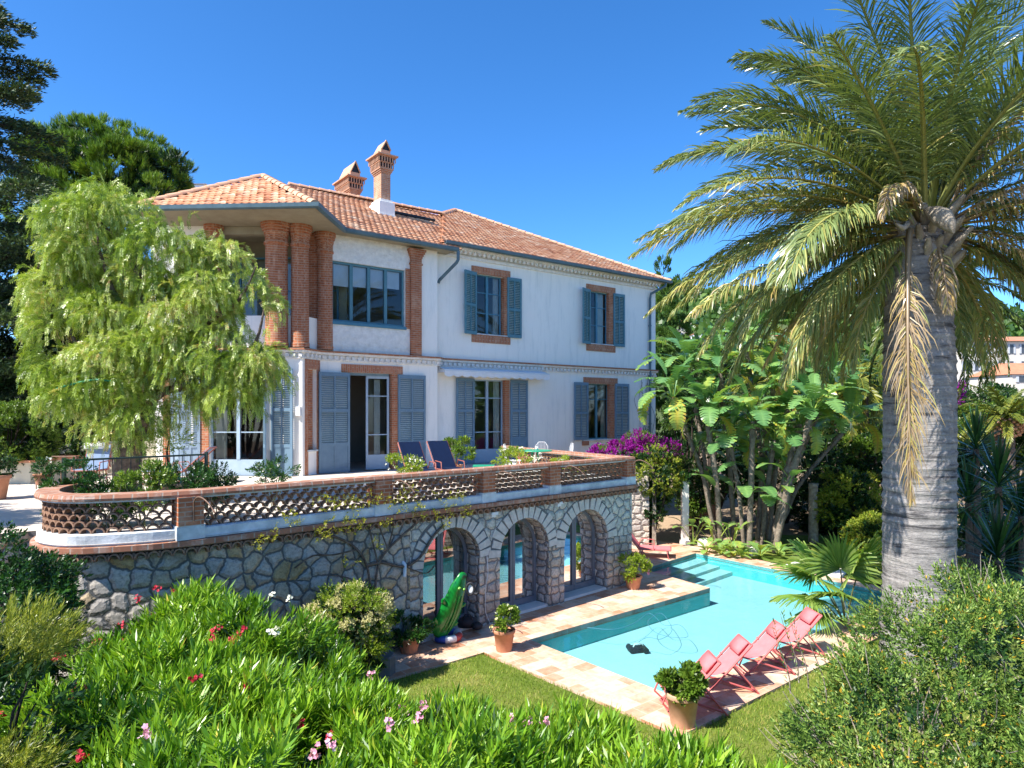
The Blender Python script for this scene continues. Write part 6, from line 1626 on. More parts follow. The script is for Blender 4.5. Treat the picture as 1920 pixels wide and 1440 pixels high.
for i, (fx,fy,hx,hy,df,dh,r) in enumerate(tk):
    f = at(fx,fy,df); f.z = -.1; h = at(hx,hy,dh); t = thing('bird_of_paradise_tree', f, 'tall paddle-leaved plant with grey trunk in the clump beyond the pool, number '+str(i), 'tree', 'paddle-leaved trees of the clump beyond the pool')
    ords = ['leftmost trunk, curving towards the villa','second trunk from the left with shaggy grey fibre','thin trunk reaching high in the left half','short thin trunk left of the straight one','pale straight trunk in the middle of the clump','trunk rising behind the middle of the clump','short leaning trunk just right of the pale straight one','trunk leaning right with leaves high in the middle','thick trunk leaning right in front of the dark gap','rightmost thick trunk curving strongly to the right','rear trunk leaning far to the right','rear trunk with the highest leaves of the clump','rear left trunk whose leaves brush the cypress','far right rear trunk under the drooping palm fronds']
    t['label'] = 'paddle-leaved tree: '+ords[i]
    mid = f.lerp(h,.5)+Vector((-(h.x-f.x)*.12, 0, .1)); pts = smooth3([f, f.lerp(mid,.5)+Vector((0,0,.02)), mid, h], 4)
    mb = MB(); mb.tube(pts, [r*.8*(.85+.25*abs(math.sin(k*1.3)))*(.85+.15*math.sin(k*3.1)) for k in range(len(pts))], 10)
    ax_ = (pts[-1]-pts[-3]).normalized()
    for k in range(26):
        o = pts[-1-int(k/6)]-ax_*random.uniform(0,.5); a = random.uniform(0,6.28); d = (Vector((math.cos(a),math.sin(a),0))*.45+ax_*random.choice([1,1,-.6])).normalized(); mb.tube([o, o+d*.16, o+d*.3+Vector((0,0,-.04))], [.04,.028,.006], 4, cap=False)
    mb.build('trunk', MT['strtrunk'], t)
    nlv = 16 if i not in (3,) else 9
    for k in range(nlv):
        az = R((k*137.5+i*47) % 360); q = k/nlv; el = R(86-66*q); young = k < 2; old = k >= nlv-2
        ti = random.uniform(.30,.55) if young else (random.uniform(.62,.90) if old else random.uniform(.25,.68))
        if old: el = R(random.uniform(-5,20))
        V, F, T = paddle(h+Vector((math.cos(az)*.05, math.sin(az)*.05, 0)), az, el, random.uniform(.3,.8), random.uniform(1.0,1.45), random.uniform(.24,.36)*(.7 if young else 1), R(30 if young else (120 if old else random.uniform(55,95))), ti, 3 if young else 13)
        fast('leaf', V, F, LM['strel'], t, tint=T)
    for k in range(5):
        q = pts[int(len(pts)*random.uniform(.5,.92))]; az = R((k*137.5+i*71) % 360); V, F, T = paddle(q, az, R(random.uniform(35,80)), random.uniform(.3,.6), random.uniform(.7,1.15), random.uniform(.18,.28), R(random.uniform(50,90)), random.uniform(.35,.75), random.choice([3,13])); fast('leaf', V, F, LM['strel'], t, tint=T)
# young shoots round the foot of the clump
for i, (px,py,d) in enumerate(((1325,1015,21.2),(1352,1022,20.9),(1375,1030,20.6),(1392,1030,20.5),(1425,1030,20.7),(1460,1035,20.9),(1340,985,22),(1372,1000,21.8),(1300,1000,22.5))):
    f = at(px,py,d); f.z = -.05; t = thing('bird_of_paradise_shoot', f, ['low shoots at the left edge of the paddle-leaved clump beside the gravel','low bright shoots by the pale rock','low bright shoots at the pool-side foot of the clump','low shoots just left of the pale straight trunk','low shoots between the leaning trunks','low shoots under the rightmost leaning trunk','knee-high shoot behind the left edge of the clump','shoot standing between the left trunks','young shoot near the grey post'][i], 'plant', 'young shoots round the paddle-leaved clump')
    for k in range(9 if i < 6 else 6):
        az = R((k*137.5+i*31) % 360); V, F, T = paddle(f, az, R(80-40*k/9), random.uniform(.15,.35) if i < 6 else .8, random.uniform(.35,.6), random.uniform(.08,.13), R(60), random.uniform(.55,.75), 3); fast('leaf', V, F, LM['strel'], t, tint=T)
for i,(px,py,d,s) in enumerate(((1335,1012,21.8,.17),(1320,1004,22.4,.18),(1412,1032,20.9,.12))):
    f = at(px,py,d); f.z = 0; mb = MB(); mb.lathe([(.01,-.05),(s,-.03),(s*1.05,.1),(s*.7,.2),(.02,.24)], f, 9, sx=1.2, sy=.8, smooth=False)
    tag(mb.build('rock', MT['terracotta_pale' if i == 0 else 'slab'], org=f), ['reddish rock at the foot of the paddle-leaved clump','pale rock between gravel bed and paddle-leaved clump','small pale rock below the pale straight trunk'][i], 'rock')

# ================================================================== pepper tree on the terrace
tb = at(238, 905, 13.6); tb.z = ZT-.05
pt = thing('pepper_tree', tb, 'weeping pepper tree with feathery light green crown on the terrace in front of the tower', 'tree')
def tp(px,py,d): return at(px,py,d)
mb = MB()
mb.tube(smooth3([tb, tp(240,860,13.6), tp(252,815,13.6), tp(262,790,13.6)],3), [.31,.29,.26,.25,.24,.22,.21,.2,.19,.18][:10], 12)
limbs = [([(262,795),(280,765),(292,742),(330,728),(390,722),(450,705)],.15,13.6),([(258,800),(236,770),(215,740),(190,700)],.13,13.7),([(330,730),(345,700),(360,660),(395,600),(420,520)],.10,13.5),([(292,745),(290,690),(270,620),(262,520),(255,430)],.12,13.8),([(215,740),(170,690),(140,640),(120,560)],.08,13.6),([(350,690),(335,640),(330,560),(345,470)],.08,13.9),([(390,722),(440,690),(480,640),(495,580)],.07,13.4),([(270,620),(220,560),(190,480),(180,420)],.07,13.7),([(262,520),(220,450),(165,395)],.05,13.6),([(190,700),(150,720),(110,740)],.05,13.4),([(395,600),(450,560),(480,500)],.05,13.6)]
for pts_, r, d in limbs:
    q = smooth3([tp(x,y,d+random.uniform(-.25,.25)) for x,y in pts_],4); mb.tube(q, [r*(1-.85*k/len(q)) for k in range(len(q))], 8)
mb.build('trunk', MT['bark'], pt)
# crown blobs in picture columns, given their own depth and thickness
cb_ = [(150,430,95,75,13.7),(215,400,75,55,13.8),(300,470,95,80,13.6),(390,490,85,68,13.4),(110,540,70,90,13.6),(215,540,95,95,13.9),(330,570,100,95,13.7),(425,570,72,88,13.4),(115,650,70,85,13.5),(210,670,95,85,13.5),(330,650,85,70,13.7),(450,640,80,66,13.3),(140,745,75,60,13.4),(215,770,70,50,13.3),(400,700,70,45,13.4),(495,680,42,42,13.2),(330,770,30,20,13.6),(160,360,45,40,13.7),(445,735,40,22,13.3)]
bl = []
for x,y,rx,ry,d in cb_:
    x += 30*(1-(x-50)/500); y += 16*(1-(y-350)/450); rx = max(20, rx-19); ry = max(20, ry-24); x -= 4*(x > 380); y += 8*(x > 300)*(y < 520)
    p = at(x,y,d); bl.append((p.x,p.y,p.z,rx/FPX*d,min(rx,80)/FPX*d*.95,ry/FPX*d))
def strands(blobs, n, seglen=.17, nmin=3, nmax=7):
    """hanging compound leaves: chains of pinnate leaves along drooping twigs"""
    P, A, ct = tufts(blobs, 240, .30, n, .6, .1, (.45,1.02)); d = unit(A)
    h = unit(d*np.array([1,1,.3])+rdir(n)*.6); dirs = unit(h+np.array([0,0,.45])); B = []; D = []; Tn = []; base = ct*.45
    K = 5; cur = P.copy()
    for k in range(K):
        alive = rng.random(n) < (1 if k < 3 else .75)
        dirs = unit(dirs+np.array([0,0,-1])*(.24+.24*k)+rng.normal(0,.20,(n,3)))
        B.append(cur[alive]); D.append(dirs[alive]); Tn.append((base+rng.normal(.30,.18,n))[alive]); cur = cur+dirs*seglen*.62
    return np.concatenate(B), np.concatenate(D), np.concatenate(Tn)
B, D, Tn = strands(bl, 5900)
# each compound leaf: leaflets in two rows
m = len(B); nlf = 9; S = unit(np.cross(D, rdir(m))); u = np.linspace(.08,1,nlf)
LP = []; LD = []; LS = []; LT = []
for s_ in (-1,1):
    P_ = B[:,None]+D[:,None]*(u[None,:,None]*.17); Dd = D[:,None]*.75+S[:,None]*s_*.8+rng.normal(0,.16,(m,nlf,3))
    LP.append(P_.reshape(-1,3)); LD.append(unit(Dd.reshape(-1,3))); LS.append(np.repeat(np.cross(D,S),nlf,0)); LT.append(np.repeat(Tn,nlf)+rng.normal(0,.08,m*nlf))
LP = np.concatenate(LP); LD = np.concatenate(LD); LS = unit(np.cross(LD, np.concatenate(LS)))
kites('crown', LP, LD, LS, .058, .0115, LM['pepper'], np.concatenate(LT), pt, .05)
nt_ = tag(MB().tube(smooth3([at(80,738,12.9), at(110,728,12.9), at(145,718,12.9), at(180,712,12.9), at(215,716,12.9)],3), .02, 5).build('green_garland', MT['greenmetal'], org=at(80,738,12.9)), 'green cord strung through the lower branches of the pepper tree', 'cord')

# ================================================================== cedar and pine at the left
c = at(-60, 770, 21); ced = thing('cedar_tree', (c.x,c.y,0), 'tall dark cedar with layered flat branches at the left edge', 'tree')
mb = MB(); mb.tube([(c.x,c.y,0),(c.x+.1,c.y,8),(c.x,c.y,17.5)], [.5,.38,.05], 12); mb.build('trunk', MT['darkbark'], ced)
P_ = []; D_ = []; T_ = []; brm = MB()
for i in range(64):
    k = i/64; z = 17.6-k*16.0; L = 1.0+3.6*min(1,k*1.5)+random.uniform(-.5,.6)
    az = R(i*137.5 % 360); az = R(random.uniform(-75,75)) if i % 3 == 0 else az
    st_p = Vector((c.x,c.y,z)); d0 = Vector((math.cos(az),math.sin(az),.10)); end = st_p+d0*L+Vector((0,0,-.35*L*.3)); sdv = Vector((-math.sin(az),math.cos(az),0))
    brm.tube([st_p, st_p+d0*L*.5+Vector((0,0,.08)), end], [.07,.045,.012], 5, cap=False); nn = int(700*L/3)
    tt = rng.random(nn)**.75; lat = rng.normal(0,1,nn)*.34*(1.15-.7*tt)*L*.5
    q = np.array(st_p)+np.array(d0)*(tt*L)[:,None]+np.array(sdv)*lat[:,None]; q[:,2] += -.1*L*tt**2-.10*np.abs(lat)+rng.normal(0,.07,nn)
    P_.append(q); D_.append(unit(np.array(d0)+np.array(sdv)*(np.sign(lat)*.7)[:,None]+rng.normal(0,.35,(nn,3))+np.array([0,0,.3]))); T_.append(np.clip(.35+.45*tt*rng.random(nn)+rng.normal(0,.15,nn),0,1))
brm.build('branches', MT['darkbark'], ced)
P_ = np.concatenate(P_); D_ = np.concatenate(D_); T_ = np.concatenate(T_)
P_ = np.repeat(P_,2,0)+rng.normal(0,.05,(2*len(P_),3)); D_ = unit(np.repeat(D_,2,0)+rng.normal(0,.3,(len(P_),3))); T_ = np.repeat(T_,2)
kites('needles', P_, D_, unit(np.cross(D_, rdir(len(P_)))), .17, .045, LM['cedar'], T_, ced)
c = at(205, 770, 31); pin = thing('pine_tree', (c.x,c.y,0), 'broad rounded pine crown rising behind the pepper tree', 'tree')
pb = []
for px,py,rx,ry,d in ((215,335,95,70,31),(150,340,70,70,30.5),(280,360,62,62,31),(235,400,100,60,30),(320,335,30,40,31),(120,400,80,60,30),(180,290,75,48,31.5),(250,300,60,42,32),(300,400,45,40,30),(110,300,60,50,31)):
    p = at(px,py,d); pb.append((p.x,p.y,p.z,rx/FPX*d,rx/FPX*d*.9,ry/FPX*d))
foliage('needles', pb, 300, .38, 5600, 26, .26, .26, .022, LM['pine'], pin, spread=.62, up=1.1, base=.45, var=.4, out=1.0, shell=(.85,1.02))
foliage('inner_needles', [(b[0],b[1],b[2],b[3]*.8,b[4]*.8,b[5]*.8) for b in pb], 120, .4, 1500, 12, .3, .35, .09, LM['shade'], pin, base=.3)
mb = MB(); o = (c.x,c.y,0); mb.tube([o,(c.x+.1,c.y,7),(c.x,c.y,11)], [.4,.32,.22], 10); stems(mb, (c.x,c.y,10), [(b[0],b[1],b[2]) for b in pb], .15, .04, .3, 7); mb.build('trunk', MT['darkbark'], pin)

def tree(name, px, py, d, rpx, rypx, label, lm='tree', nt=1500, L=.12, W=.06, trunk=True, zb=0, group='trees and shrubs beyond the garden', nb=6, cat='tree', inner=True, nl=10, subr=None, n=None):
    c = at(px,py,d); s = d/FPX; rx = rpx*s; rz = rypx*s; t = thing(name, (c.x,c.y,zb), label, cat, group); rs = random.Random(int(px*7+py)); bl = [(c.x,c.y,c.z,rx*.72,rx*.65,rz*.78)]
    for i in range(nb):
        a = i*6.283/nb+rs.random(); bl.append((c.x+math.cos(a)*rx*.5, c.y+math.sin(a)*rx*.4, c.z+rz*rs.uniform(-.45,.55), rx*rs.uniform(.35,.55), rx*.45, rz*rs.uniform(.3,.5)))
    foliage('crown', bl, 90, subr or max(.18,rx*.17), nt, nl, L*2, L, W, LM[lm], t, up=.4, base=.48, var=.45, shell=(.85,1.03))
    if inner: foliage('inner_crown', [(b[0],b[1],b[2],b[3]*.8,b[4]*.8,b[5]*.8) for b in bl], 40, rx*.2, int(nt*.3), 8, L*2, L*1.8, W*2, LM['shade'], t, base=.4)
    mb = MB(); stems(mb, (c.x,c.y,zb), [(b[0],b[1],b[2]) for b in bl], max(.05,rx*.05), .02, .2, 6); mb.build('trunk', MT['darkbark'], t); return t
# dark greenery behind the terrace at the left
tree('evergreen_tree', 35, 600, 24, 120, 190, 'dark evergreen mass behind the clipped bush at the left edge', 'shade', 3200, .14, .06)
tree('evergreen_tree', 170, 620, 25, 120, 190, 'dark evergreen behind the left half of the pepper tree', 'shade', 3000, .14, .06)
tree('evergreen_tree', 60, 790, 22, 130, 90, 'low dark hedge behind the terrace pots', 'shade', 2200, .12, .05, cat='tree')
tree('evergreen_tree', 300, 620, 29, 80, 190, 'dark evergreen seen through the pepper tree beside the tower', 'shade', 2000, .14, .06)
tree('evergreen_tree', -790, 520, 9.2, 330, 250, 'broad tree standing out of view at the left, shading the end of the terrace', 'tree', 3000, .12, .06)
# garden wall behind the terrace
p = at(150,880,20.3); gw = MB(); gw.box(p.x-6, p.y, ZT, p.x+3.0, p.y+.25, ZT+.95); tag(gw.build('garden_wall', MT['cream'], org=(p.x,p.y,ZT)), 'low cream rendered wall behind the garden chair and pots', 'wall')
for i,(px,r) in enumerate(((165,.30),(128,.22),(245,.25))):
    c = at(px,880,19.3); c.z = ZT; potted('potted_shrub', c, r, .55, .5, .34, ['tall orange clay pot behind the blue-grey garden chair','orange clay pot left of the garden chair','orange clay pot behind the pepper tree trunk'][i], 'shade', None, L=.08, W=.04, n=240, group='clay pots in front of the cream garden wall')
# iron chair
ic = thing('iron_chair', at(120,880,16.6)*1, 'thin dark iron chair frame left of the blue-grey garden chair', 'chair'); o = ORG[ic.name].copy(); o.z = ZT; mb = MB()
for x in (-.3,.3):
    mb.tube([(o.x+x,o.y,ZT),(o.x+x,o.y,ZT+.75)], .014, 5); mb.tube([(o.x+x,o.y-.55,ZT),(o.x+x,o.y-.55,ZT+.5)], .014, 5); mb.tube([(o.x+x,o.y,ZT+.6),(o.x+x,o.y-.55,ZT+.5)], .014, 5)
mb.tube([(o.x-.3,o.y,ZT+.75),(o.x+.3,o.y,ZT+.75)], .014, 5); mb.tube([(o.x-.3,o.y-.55,ZT+.45),(o.x+.3,o.y-.55,ZT+.45)], .014, 5); mb.tube([(o.x-.3,o.y,ZT+.4),(o.x+.3,o.y,ZT+.4)], .014, 5)
mb.build('chair_frame', MT['iron'], ic)

# ================================================================== right of the villa
for i,(px,py,d,w,h,lab) in enumerate(((1248,690,33,24,170,'left-hand cypress column at the corner of the villa'),(1272,700,34.5,22,150,'right-hand cypress column behind the paddle-leaved clump'))):
    c = at(px,py,d); s = d/FPX; t = thing('cypress_tree', (c.x,c.y,0), lab, 'tree', 'slim cypresses at the villa corner'); bl = []
    for k in range(9):
        z = c.z-h*s+2*h*s*k/8; bl.append((c.x+random.uniform(-.1,.1),c.y,z,w*s*(1-.55*max(0,(k-5)/3)),w*s,h*s*.2))
    foliage('crown', bl, 260, .16, 5200, 12, .14, .10, .03, LM['cypress'], t, up=2.2, spread=.5, base=.5, var=.4, shell=(.8,1.1)); mb = MB(); mb.tube([(c.x,c.y,0),(c.x,c.y,c.z)], [.12,.05], 6); mb.build('trunk', MT['darkbark'], t)
# bougainvillea and climbing greenery on the corner
c = at(1190,850,24); t = thing('bougainvillea', (c.x,c.y,0), 'purple bougainvillea mounding over the wall at the villa corner', 'climber')
bl = [(*at(x,y,d),rx*d/FPX,.5,ry*d/FPX) for x,y,d,rx,ry in ((1160,850,23.5,36,15),(1210,840,24,34,17),(1245,845,24.5,22,16),(1130,852,23,16,8),(1195,828,24.5,18,12))]
foliage('bracts', bl, 90, .22, 1700, 12, .12, .055, .045, LM['purple'], t, up=.5, base=.45, var=.6, shell=(.7,1)); foliage('leaves', bl, 50, .2, 700, 8, .1, .06, .035, LM['box'], t, base=.4); shrubstems(t, bl, 6, zb=2)
for i,(x,y,d,rx,ry,lm,lab) in enumerate(((1225,890,22.5,62,45,'hedge','yellow-green climber tumbling below the bougainvillea'),(1215,945,22.8,38,50,'tree','tangled green climber on the pergola post beside the arcade corner'),(1300,915,24.5,38,60,'box','leafy bush behind the grey post'),(1290,770,26,60,60,'tree','green shrub behind the left part of the paddle-leaved clump'))):
    tree('climber' if i < 2 else 'shrub', x, y, d, rx, ry, lab, lm, 900, .06, .04, cat='climber' if i < 2 else 'shrub', subr=.2)
# stone pier wall, posts and lattice fence
def stonebox(name, x0, x1, d, z0, z1, lab, dep=.4, mat='stonepier', cat='wall'):
    a, b = at(x0,900,d), at(x1,900,d); m = MB(); m.box(a.x,d,z0,b.x,d+dep,z1); return tag(m.build(name, MT[mat], org=((a.x+b.x)/2,d,z0)), lab, cat)
stonebox('stone_wall', 1180, 1217, 22.2, -.1, 2.5, 'dark squared stone wall just right of the arcade corner', 1.5)
stonebox('brick_wall', 1285, 1345, 25.5, -.1, 1.2, 'low reddish brick wall behind the clump', .3, 'brick')
for i,(px,d,zt,w,lab) in enumerate(((1284,22.6,2.1,.22,'pale square pergola post left of the clump'),(1525,23.0,2.0,.32,'thick grey round post at the right of the clump'),(1226,22.3,2.3,.12,'slim weathered post beside the stone wall'))):
    c = at(px,900,d); m = MB()
    if i == 1: m.lathe([(.01,-.1),(w*.55,-.1),(w*.5,.1),(w*.47,zt-.1),(w*.55,zt),(.01,zt)], (c.x,c.y,0), 16)
    else: m.box(c.x-w/2,c.y-w/2,-.1,c.x+w/2,c.y+w/2,zt); m.box(c.x-w*.65,c.y-w*.65,-.1,c.x+w*.65,c.y+w*.65,.12)
    tag(m.build('pergola_post', MT['slab' if i == 0 else 'paletrunk'], org=(c.x,c.y,0)), lab, 'post', 'weathered posts at the end of the garden')
for i,(x,y,d,rx,ry,lm,lab) in enumerate(((1600,950,23,62,72,'hedge','yellow-green bush left of the thick palm trunk'),(1640,860,26,60,60,'box','bright bush behind the yellow-green bush'),(1470,880,27,120,85,'shade','dark leafy mass behind the paddle-leaved clump'),(1340,860,28,90,90,'shade','dark leafy mass behind the left trunks of the clump'),(1560,830,30,90,70,'tree','green tree behind the right of the clump'),(1420,760,33,110,60,'tree','green tree crown behind the upper paddle leaves'),(1560,960,25.5,70,70,'shade','dark hollow of foliage behind the round post'),(1880,1000,20,80,90,'shade','dark undergrowth behind the yuccas'),(1830,880,24,60,70,'tree','shrubs behind the yuccas'),(1640,745,44,75,50,'tree','rounded tree on the slope left of the thick trunk'),(1700,800,42,80,60,'box','bushy tree hidden behind the thick trunk'),(1850,755,52,70,28,'tree','dark tree line under the long cream building'),(1905,820,36,55,65,'box','bright green tree behind the short date palm'),(1835,790,46,40,30,'box','bright bushes above the white villa'),(1590,700,60,80,45,'tree','trees on the slope behind the drooping fronds'),(1330,700,48,70,60,'tree','trees beyond the cypresses'),(1480,690,70,90,40,'tree','distant trees over the clump'),(1640,1010,19.5,45,45,'hedge','yellow-green bush above the fan palm'))):
    far = d > 35; tree('broadleaf_tree' if y < 870 else 'shrub', x, y, d, rx, ry, lab, lm, 1100 if far else 1500, .16 if far else .085, .10 if far else .05, zb=0 if d < 30 else -3, cat='tree' if y < 870 else 'shrub')
c = at(1798,735,50); t = thing('bougainvillea', (c.x,c.y,-2), 'small purple bougainvillea beside the long cream building', 'climber', None); foliage('bracts', [(c.x,c.y,c.z,.25,.3,1.0),(*at(1792,830,50),.5,.3,.5)], 14, .2, 200, 8, .2, .14, .1, LM['purple'], t)

# vine on the stone wall
vn = thing('climbing_vine', wa(6.9,0,0), 'bare-stemmed climbing vine with yellow-green leaf sprays on the stone wall left of the arches', 'climber')
def wp(px,py,d=.0):
    """point on the plane of the stone wall"""
    a = pxa(px); p = wa(a,0,d); return Vector((p.x,p.y, CZ-(py-HY)/FPX*p.y))
mb = MB()
for pts_, r in (([(700,1110),(690,1060),(672,1030),(640,1010),(600,1000)],.022),([(705,1115),(712,1060),(730,1030),(762,1000),(790,975),(800,960)],.024),([(690,1060),(720,1055),(760,1062),(790,1045),(815,1005),(835,985)],.026),([(712,1060),(700,1010),(690,985),(650,970)],.016),([(672,1030),(630,1040),(590,1042),(555,1065)],.014),([(640,1010),(590,985),(560,985)],.014),([(730,1030),(740,990),(745,960)],.014),([(762,1062),(800,1075),(818,1060)],.012),([(700,1110),(660,1085),(620,1078)],.012),([(730,1030),(700,960),(660,935)],.012)):
    mb.tube(smooth3([wp(x,y,-IN+.05) for x,y in pts_],4), r, 6)
mb.build('stem', MT['bark'], vn); P = []; A = []
for px,py,r,n in ((605,945,26,20),(650,945,22,16),(690,940,20,14),(540,975,22,16),(625,990,30,24),(665,985,24,18),(500,1005,16,10),(735,945,22,16),(770,955,24,16),(835,940,26,22),(860,965,20,16),(800,965,20,12),(590,1010,16,10),(720,985,14,8),(645,1055,14,8),(760,925,18,12),(475,1020,14,8),(828,985,12,8),(700,1020,14,8)):
    for _ in range(n):
        a = random.uniform(0,6.28); q = r*math.sqrt(random.random()); P.append(tuple(wp(px+q*math.cos(a), py+q*math.sin(a)*.75, random.uniform(.0,.16)))); A.append((random.gauss(0,.4)+WN.x*.5,random.gauss(0,.4)+WN.y*.5,random.uniform(-.3,.9)))
B, D, S, L_, W_ = tuftleaves(np.array(P), unit(np.array(A)), 11, .14, .042, .017, 1.1); kites('leaves', B, D, S, L_, W_, LM['vine'], rng.normal(.5,.2,len(B)), vn)
# thin dry climber by the right downpipe
t = thing('dry_climber', FR.P(FR.s(1210), 3, .1), 'thin dark climber growing beside the right-hand downpipe', 'climber'); mb = MB()
for k in range(7):
    x0 = random.uniform(1196,1226); pts_ = [(x0,812),(x0+random.uniform(-6,6),780),(x0+random.uniform(-12,12),750),(x0+random.uniform(-14,12),random.uniform(700,735))]
    mb.tube(smooth3([FR.P(FR.s(x,.05), FR.z(x,y,.05), .06) for x,y in pts_],3), .008, 4, cap=False)
mb.build('stem', MT['darkbark'], t); P, A, ct = tufts([(*FR.P(FR.s(1212),3.7,.12),.35,.2,.7)], 10, .2, 90, 1, .3); B, D, S, L_, W_ = tuftleaves(P, A, 4, .1, .07, .035); kites('leaves', B, D, S, L_, W_, LM['glossy'], rng.normal(.5,.2,len(B)), t)
# ================================================================== far hillside and its houses
def hill():
    nx, ny = 120, 60; V = []; F = []
    for j in range(ny+1):
        for i in range(nx+1):
            x = -60+420*i/nx; y = 45+420*j/ny; k = j/ny
            z = -3+84*max(0,(k-.04))**.8*(.55+.45*math.sin(x*.011+.6)) + 3*math.sin(x*.05+y*.03)*k - 6*max(0, (.25-k))*1.0
            V.append((x,y,z))
    for j in range(ny):
        for i in range(nx): a = j*(nx+1)+i; F.append((a,a+1,a+nx+2,a+nx+1))
    m = plain('wooded_slope', (.10,.13,.05), (.05,.075,.03), .06, .95, .1, bs=.8, bd=1.0, bscale=.5, detail=9)
    o = fast('hillside', V, F, m, org=(0,0,0), smooth=True); return tag(o, kind='structure')
hill()
def hz(x, y):
    k = (y-45)/420
    return -3+84*max(0,(k-.04))**.8*(.55+.45*math.sin(x*.011+.6)) + 3*math.sin(x*.05+y*.03)*k - 6*max(0,(.25-k))
# scattered canopy over the slope
n = 2600; X = rng.uniform(20,340,n); Y = 60+400*rng.random(n)**1.2; blv = []
Z = np.array([hz(x,y) for x,y in zip(X,Y)]); rr = rng.uniform(2.0,4.2,n)*(.6+Y/250)
k = 46; P = np.repeat(np.stack([X,Y,Z+rr*.5],1),k,0)+rdir(n*k)*np.repeat(rr,k)[:,None]*np.array([1,1,.75])*rng.uniform(.7,1.05,(n*k,1)); D = unit(rdir(n*k)+np.array([0,0,.5])); tt = np.repeat(rng.random(n)*.6,k)+rng.random(n*k)*.4
tag(kites('hillside_wood', P, D, rdir(n*k), np.repeat(rr,k)*.45, np.repeat(rr,k)*.32, LM['tree'], tt), 'wooded slope with scattered crowns beyond the garden', 'wood', kind='stuff')
MT['housewall'] = plain('pale_house_wall', (.66,.60,.52), (.58,.52,.45), .6, .9)
MT['whitehouse'] = plain('white_house_wall', (.78,.78,.77), (.7,.7,.7), .6, .9)
MT['farroof'] = plain('far_clay_roof', (.50,.22,.12), (.40,.16,.09), 1.5, .9)
MT['farglass'] = plain('dark_window', (.07,.08,.10), (.05,.06,.07), 1, .3, .5)
MT['shutterpale'] = plain('pale_shutter', (.50,.52,.55), (.45,.47,.5), 1, .7)
def house(px0, px1, ytop, ybot, d, label, wall='housewall', floors=3, cols=5, roof='farroof', rh=.35, dep=9, name='distant_house', group='houses on the far slope'):
    a, b = at(px0,ytop,d), at(px1,ybot,d); t = thing(name, ((a.x+b.x)/2,d,b.z), label, 'house', group); z0, z1 = b.z-2, a.z; W = b.x-a.x; H_ = a.z-b.z
    MB().box(a.x,d,z0,b.x,d+dep,z1).build('wall', MT[wall], t)
    r = MB(); e = W*.02+.1; zr = z1+min(W,dep)*.5*rh
    vs = [(a.x-e,d-e,z1+.02),(b.x+e,d-e,z1+.02),(b.x+e,d+dep+e,z1+.02),(a.x-e,d+dep+e,z1+.02),(a.x+W*.2,d+dep/2,zr),(b.x-W*.2,d+dep/2,zr)]
    r.add(vs, [(0,1,5,4),(1,2,5),(2,3,4,5),(3,0,4),(3,2,1,0)]); r.build('roof', MT[roof], t)
    for f in range(floors):
        for c in range(cols):
            wx = a.x+W*(c+.5)/cols; wz = b.z+H_*(f+.55)/floors; w_ = W/cols*.16; h_ = H_/floors*.27
            wi = MB().box(wx-w_,d-.06,wz-h_,wx+w_,d-.005,wz+h_).build('window', MT['farglass'], t)
            s = MB(); s.box(wx-w_*2.0,d-.09,wz-h_,wx-w_*1.05,d-.01,wz+h_); s.box(wx+w_*1.05,d-.09,wz-h_,wx+w_*2.0,d-.01,wz+h_); s.build('shutter', MT['shutterpale'], wi)
    return t
house(1798, 2060, 640, 735, 78, 'long cream apartment building with rows of windows at the right edge', floors=3, cols=12, rh=.2, group=None, name='apartment_building', dep=12)
house(1898, 2000, 702, 722, 64, 'small house with a low clay roof in front of the long cream building', floors=1, cols=3, group=None, dep=6, rh=.5)
wh = house(1815, 1868, 805, 850, 50, 'white house with a clay roof and two chimneys among the shrubs at right', 'whitehouse', 2, 3, group=None, dep=6, rh=.45)
for x in (1819,1832): a = at(x,790,50); MB().box(a.x-.2,50.6,a.z-1.2,a.x+.2,51.0,a.z+.25).build('chimney', MT['whitehouse'], wh)
for i,(x0,x1,y0,y1,d,w,f,c,lab) in enumerate(((1268,1290,612,632,150,'housewall',2,3,'cream house on the slope just right of the cypresses'),(1283,1318,600,612,190,'whitehouse',1,3,'low white house on the slope under the palm frond tips'),(1303,1322,626,640,140,'whitehouse',2,2,'small white house on the slope behind the paddle leaves'),(1360,1392,610,636,150,'whitehouse',3,3,'tall white house on the slope between the palm fronds'),(1352,1382,583,596,210,'housewall',1,3,'highest terracotta-roofed house on the slope'),(1640,1668,780,800,60,'whitehouse',1,2,'white wall of a house left of the thick trunk'),(1405,1440,596,612,200,'housewall',2,4,'cream house high on the slope behind the fronds'),(1450,1478,630,650,150,'whitehouse',2,3,'white house on the slope above the yellow-tinged palm'),(1520,1560,640,664,140,'housewall',2,4,'cream house on the slope between the drooping fronds'))):
    house(x0,x1,y0,y1,d,lab,w,f,c,dep=6)
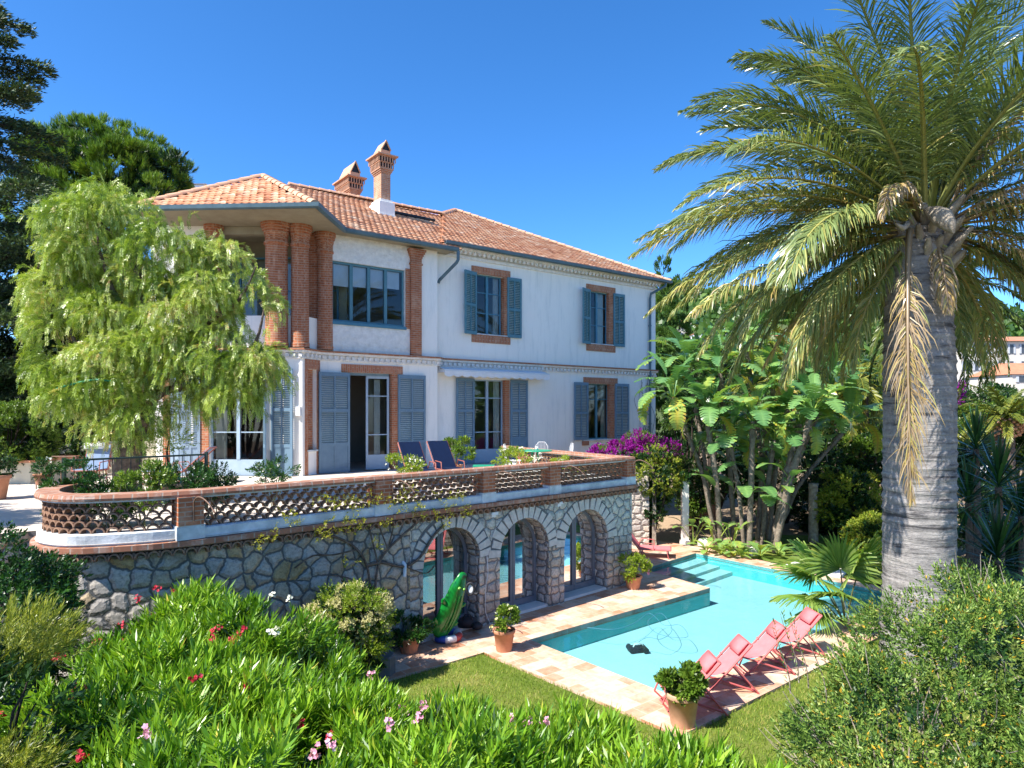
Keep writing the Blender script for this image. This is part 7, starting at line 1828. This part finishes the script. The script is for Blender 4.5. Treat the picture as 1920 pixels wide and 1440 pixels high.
house(340, 384, 346, 420, 40, 'white flat-roofed house just showing behind the tower roof', 'whitehouse', 2, 2, roof='whitehouse', rh=.02, group=None, dep=5)
house(1275,1330,745,790,46,'white building glimpsed behind the clump', 'whitehouse', 1, 2, group=None, dep=5) if False else None

# ================================================================== camera, sky, sun
cam = bpy.data.cameras.new('camera'); co = bpy.data.objects.new('camera', cam); col.objects.link(co)
co.location = (0,0,CZ); co.rotation_euler = (math.pi/2,0,0); cam.sensor_width = 36; cam.lens = FPX/1920*36; cam.shift_y = (HY-720)/1920; cam.clip_end = 3000; cam.clip_start = .05
scene.camera = co
SA_, SE_ = R(180+36.8), R(51)
to_sun = Vector((math.cos(SA_)*math.cos(SE_), math.sin(SA_)*math.cos(SE_), math.sin(SE_)))
sd = bpy.data.lights.new('sun', 'SUN'); sd.energy = SUN_E; sd.angle = R(.5); sd.color = (1,.95,.87)
so = bpy.data.objects.new('sun', sd); col.objects.link(so); so.rotation_euler = to_sun.to_track_quat('Z','Y').to_euler(); so.location = (-20,-10,30)
w = bpy.data.worlds.new('World'); scene.world = w; w.use_nodes = True; nt = w.node_tree; bg = nt.nodes['Background']
sky = nt.nodes.new('ShaderNodeTexSky'); sky.sky_type = 'NISHITA'; sky.sun_disc = False; sky.sun_elevation = SE_
sky.sun_rotation = math.atan2(to_sun.x, to_sun.y)
sky.altitude = 100; sky.air_density = SKY_AIR; sky.dust_density = SKY_DUST; sky.ozone_density = SKY_OZ
hs = nt.nodes.new('ShaderNodeHueSaturation'); hs.inputs['Saturation'].default_value = SKY_SAT; nt.links.new(sky.outputs[0], hs.inputs['Color']); nt.links.new(hs.outputs[0], bg.inputs[0]); bg.inputs[1].default_value = SKY_S
scene.view_settings.view_transform = 'Standard'; scene.view_settings.look = 'None'; scene.view_settings.gamma = 1; scene.view_settings.exposure = EXPO
scene.view_settings.use_curve_mapping = False
scene.cycles.max_bounces = 8; scene.cycles.transparent_max_bounces = 12; scene.cycles.use_denoising = True
scene.cycles.caustics_reflective = False; scene.cycles.caustics_refractive = False
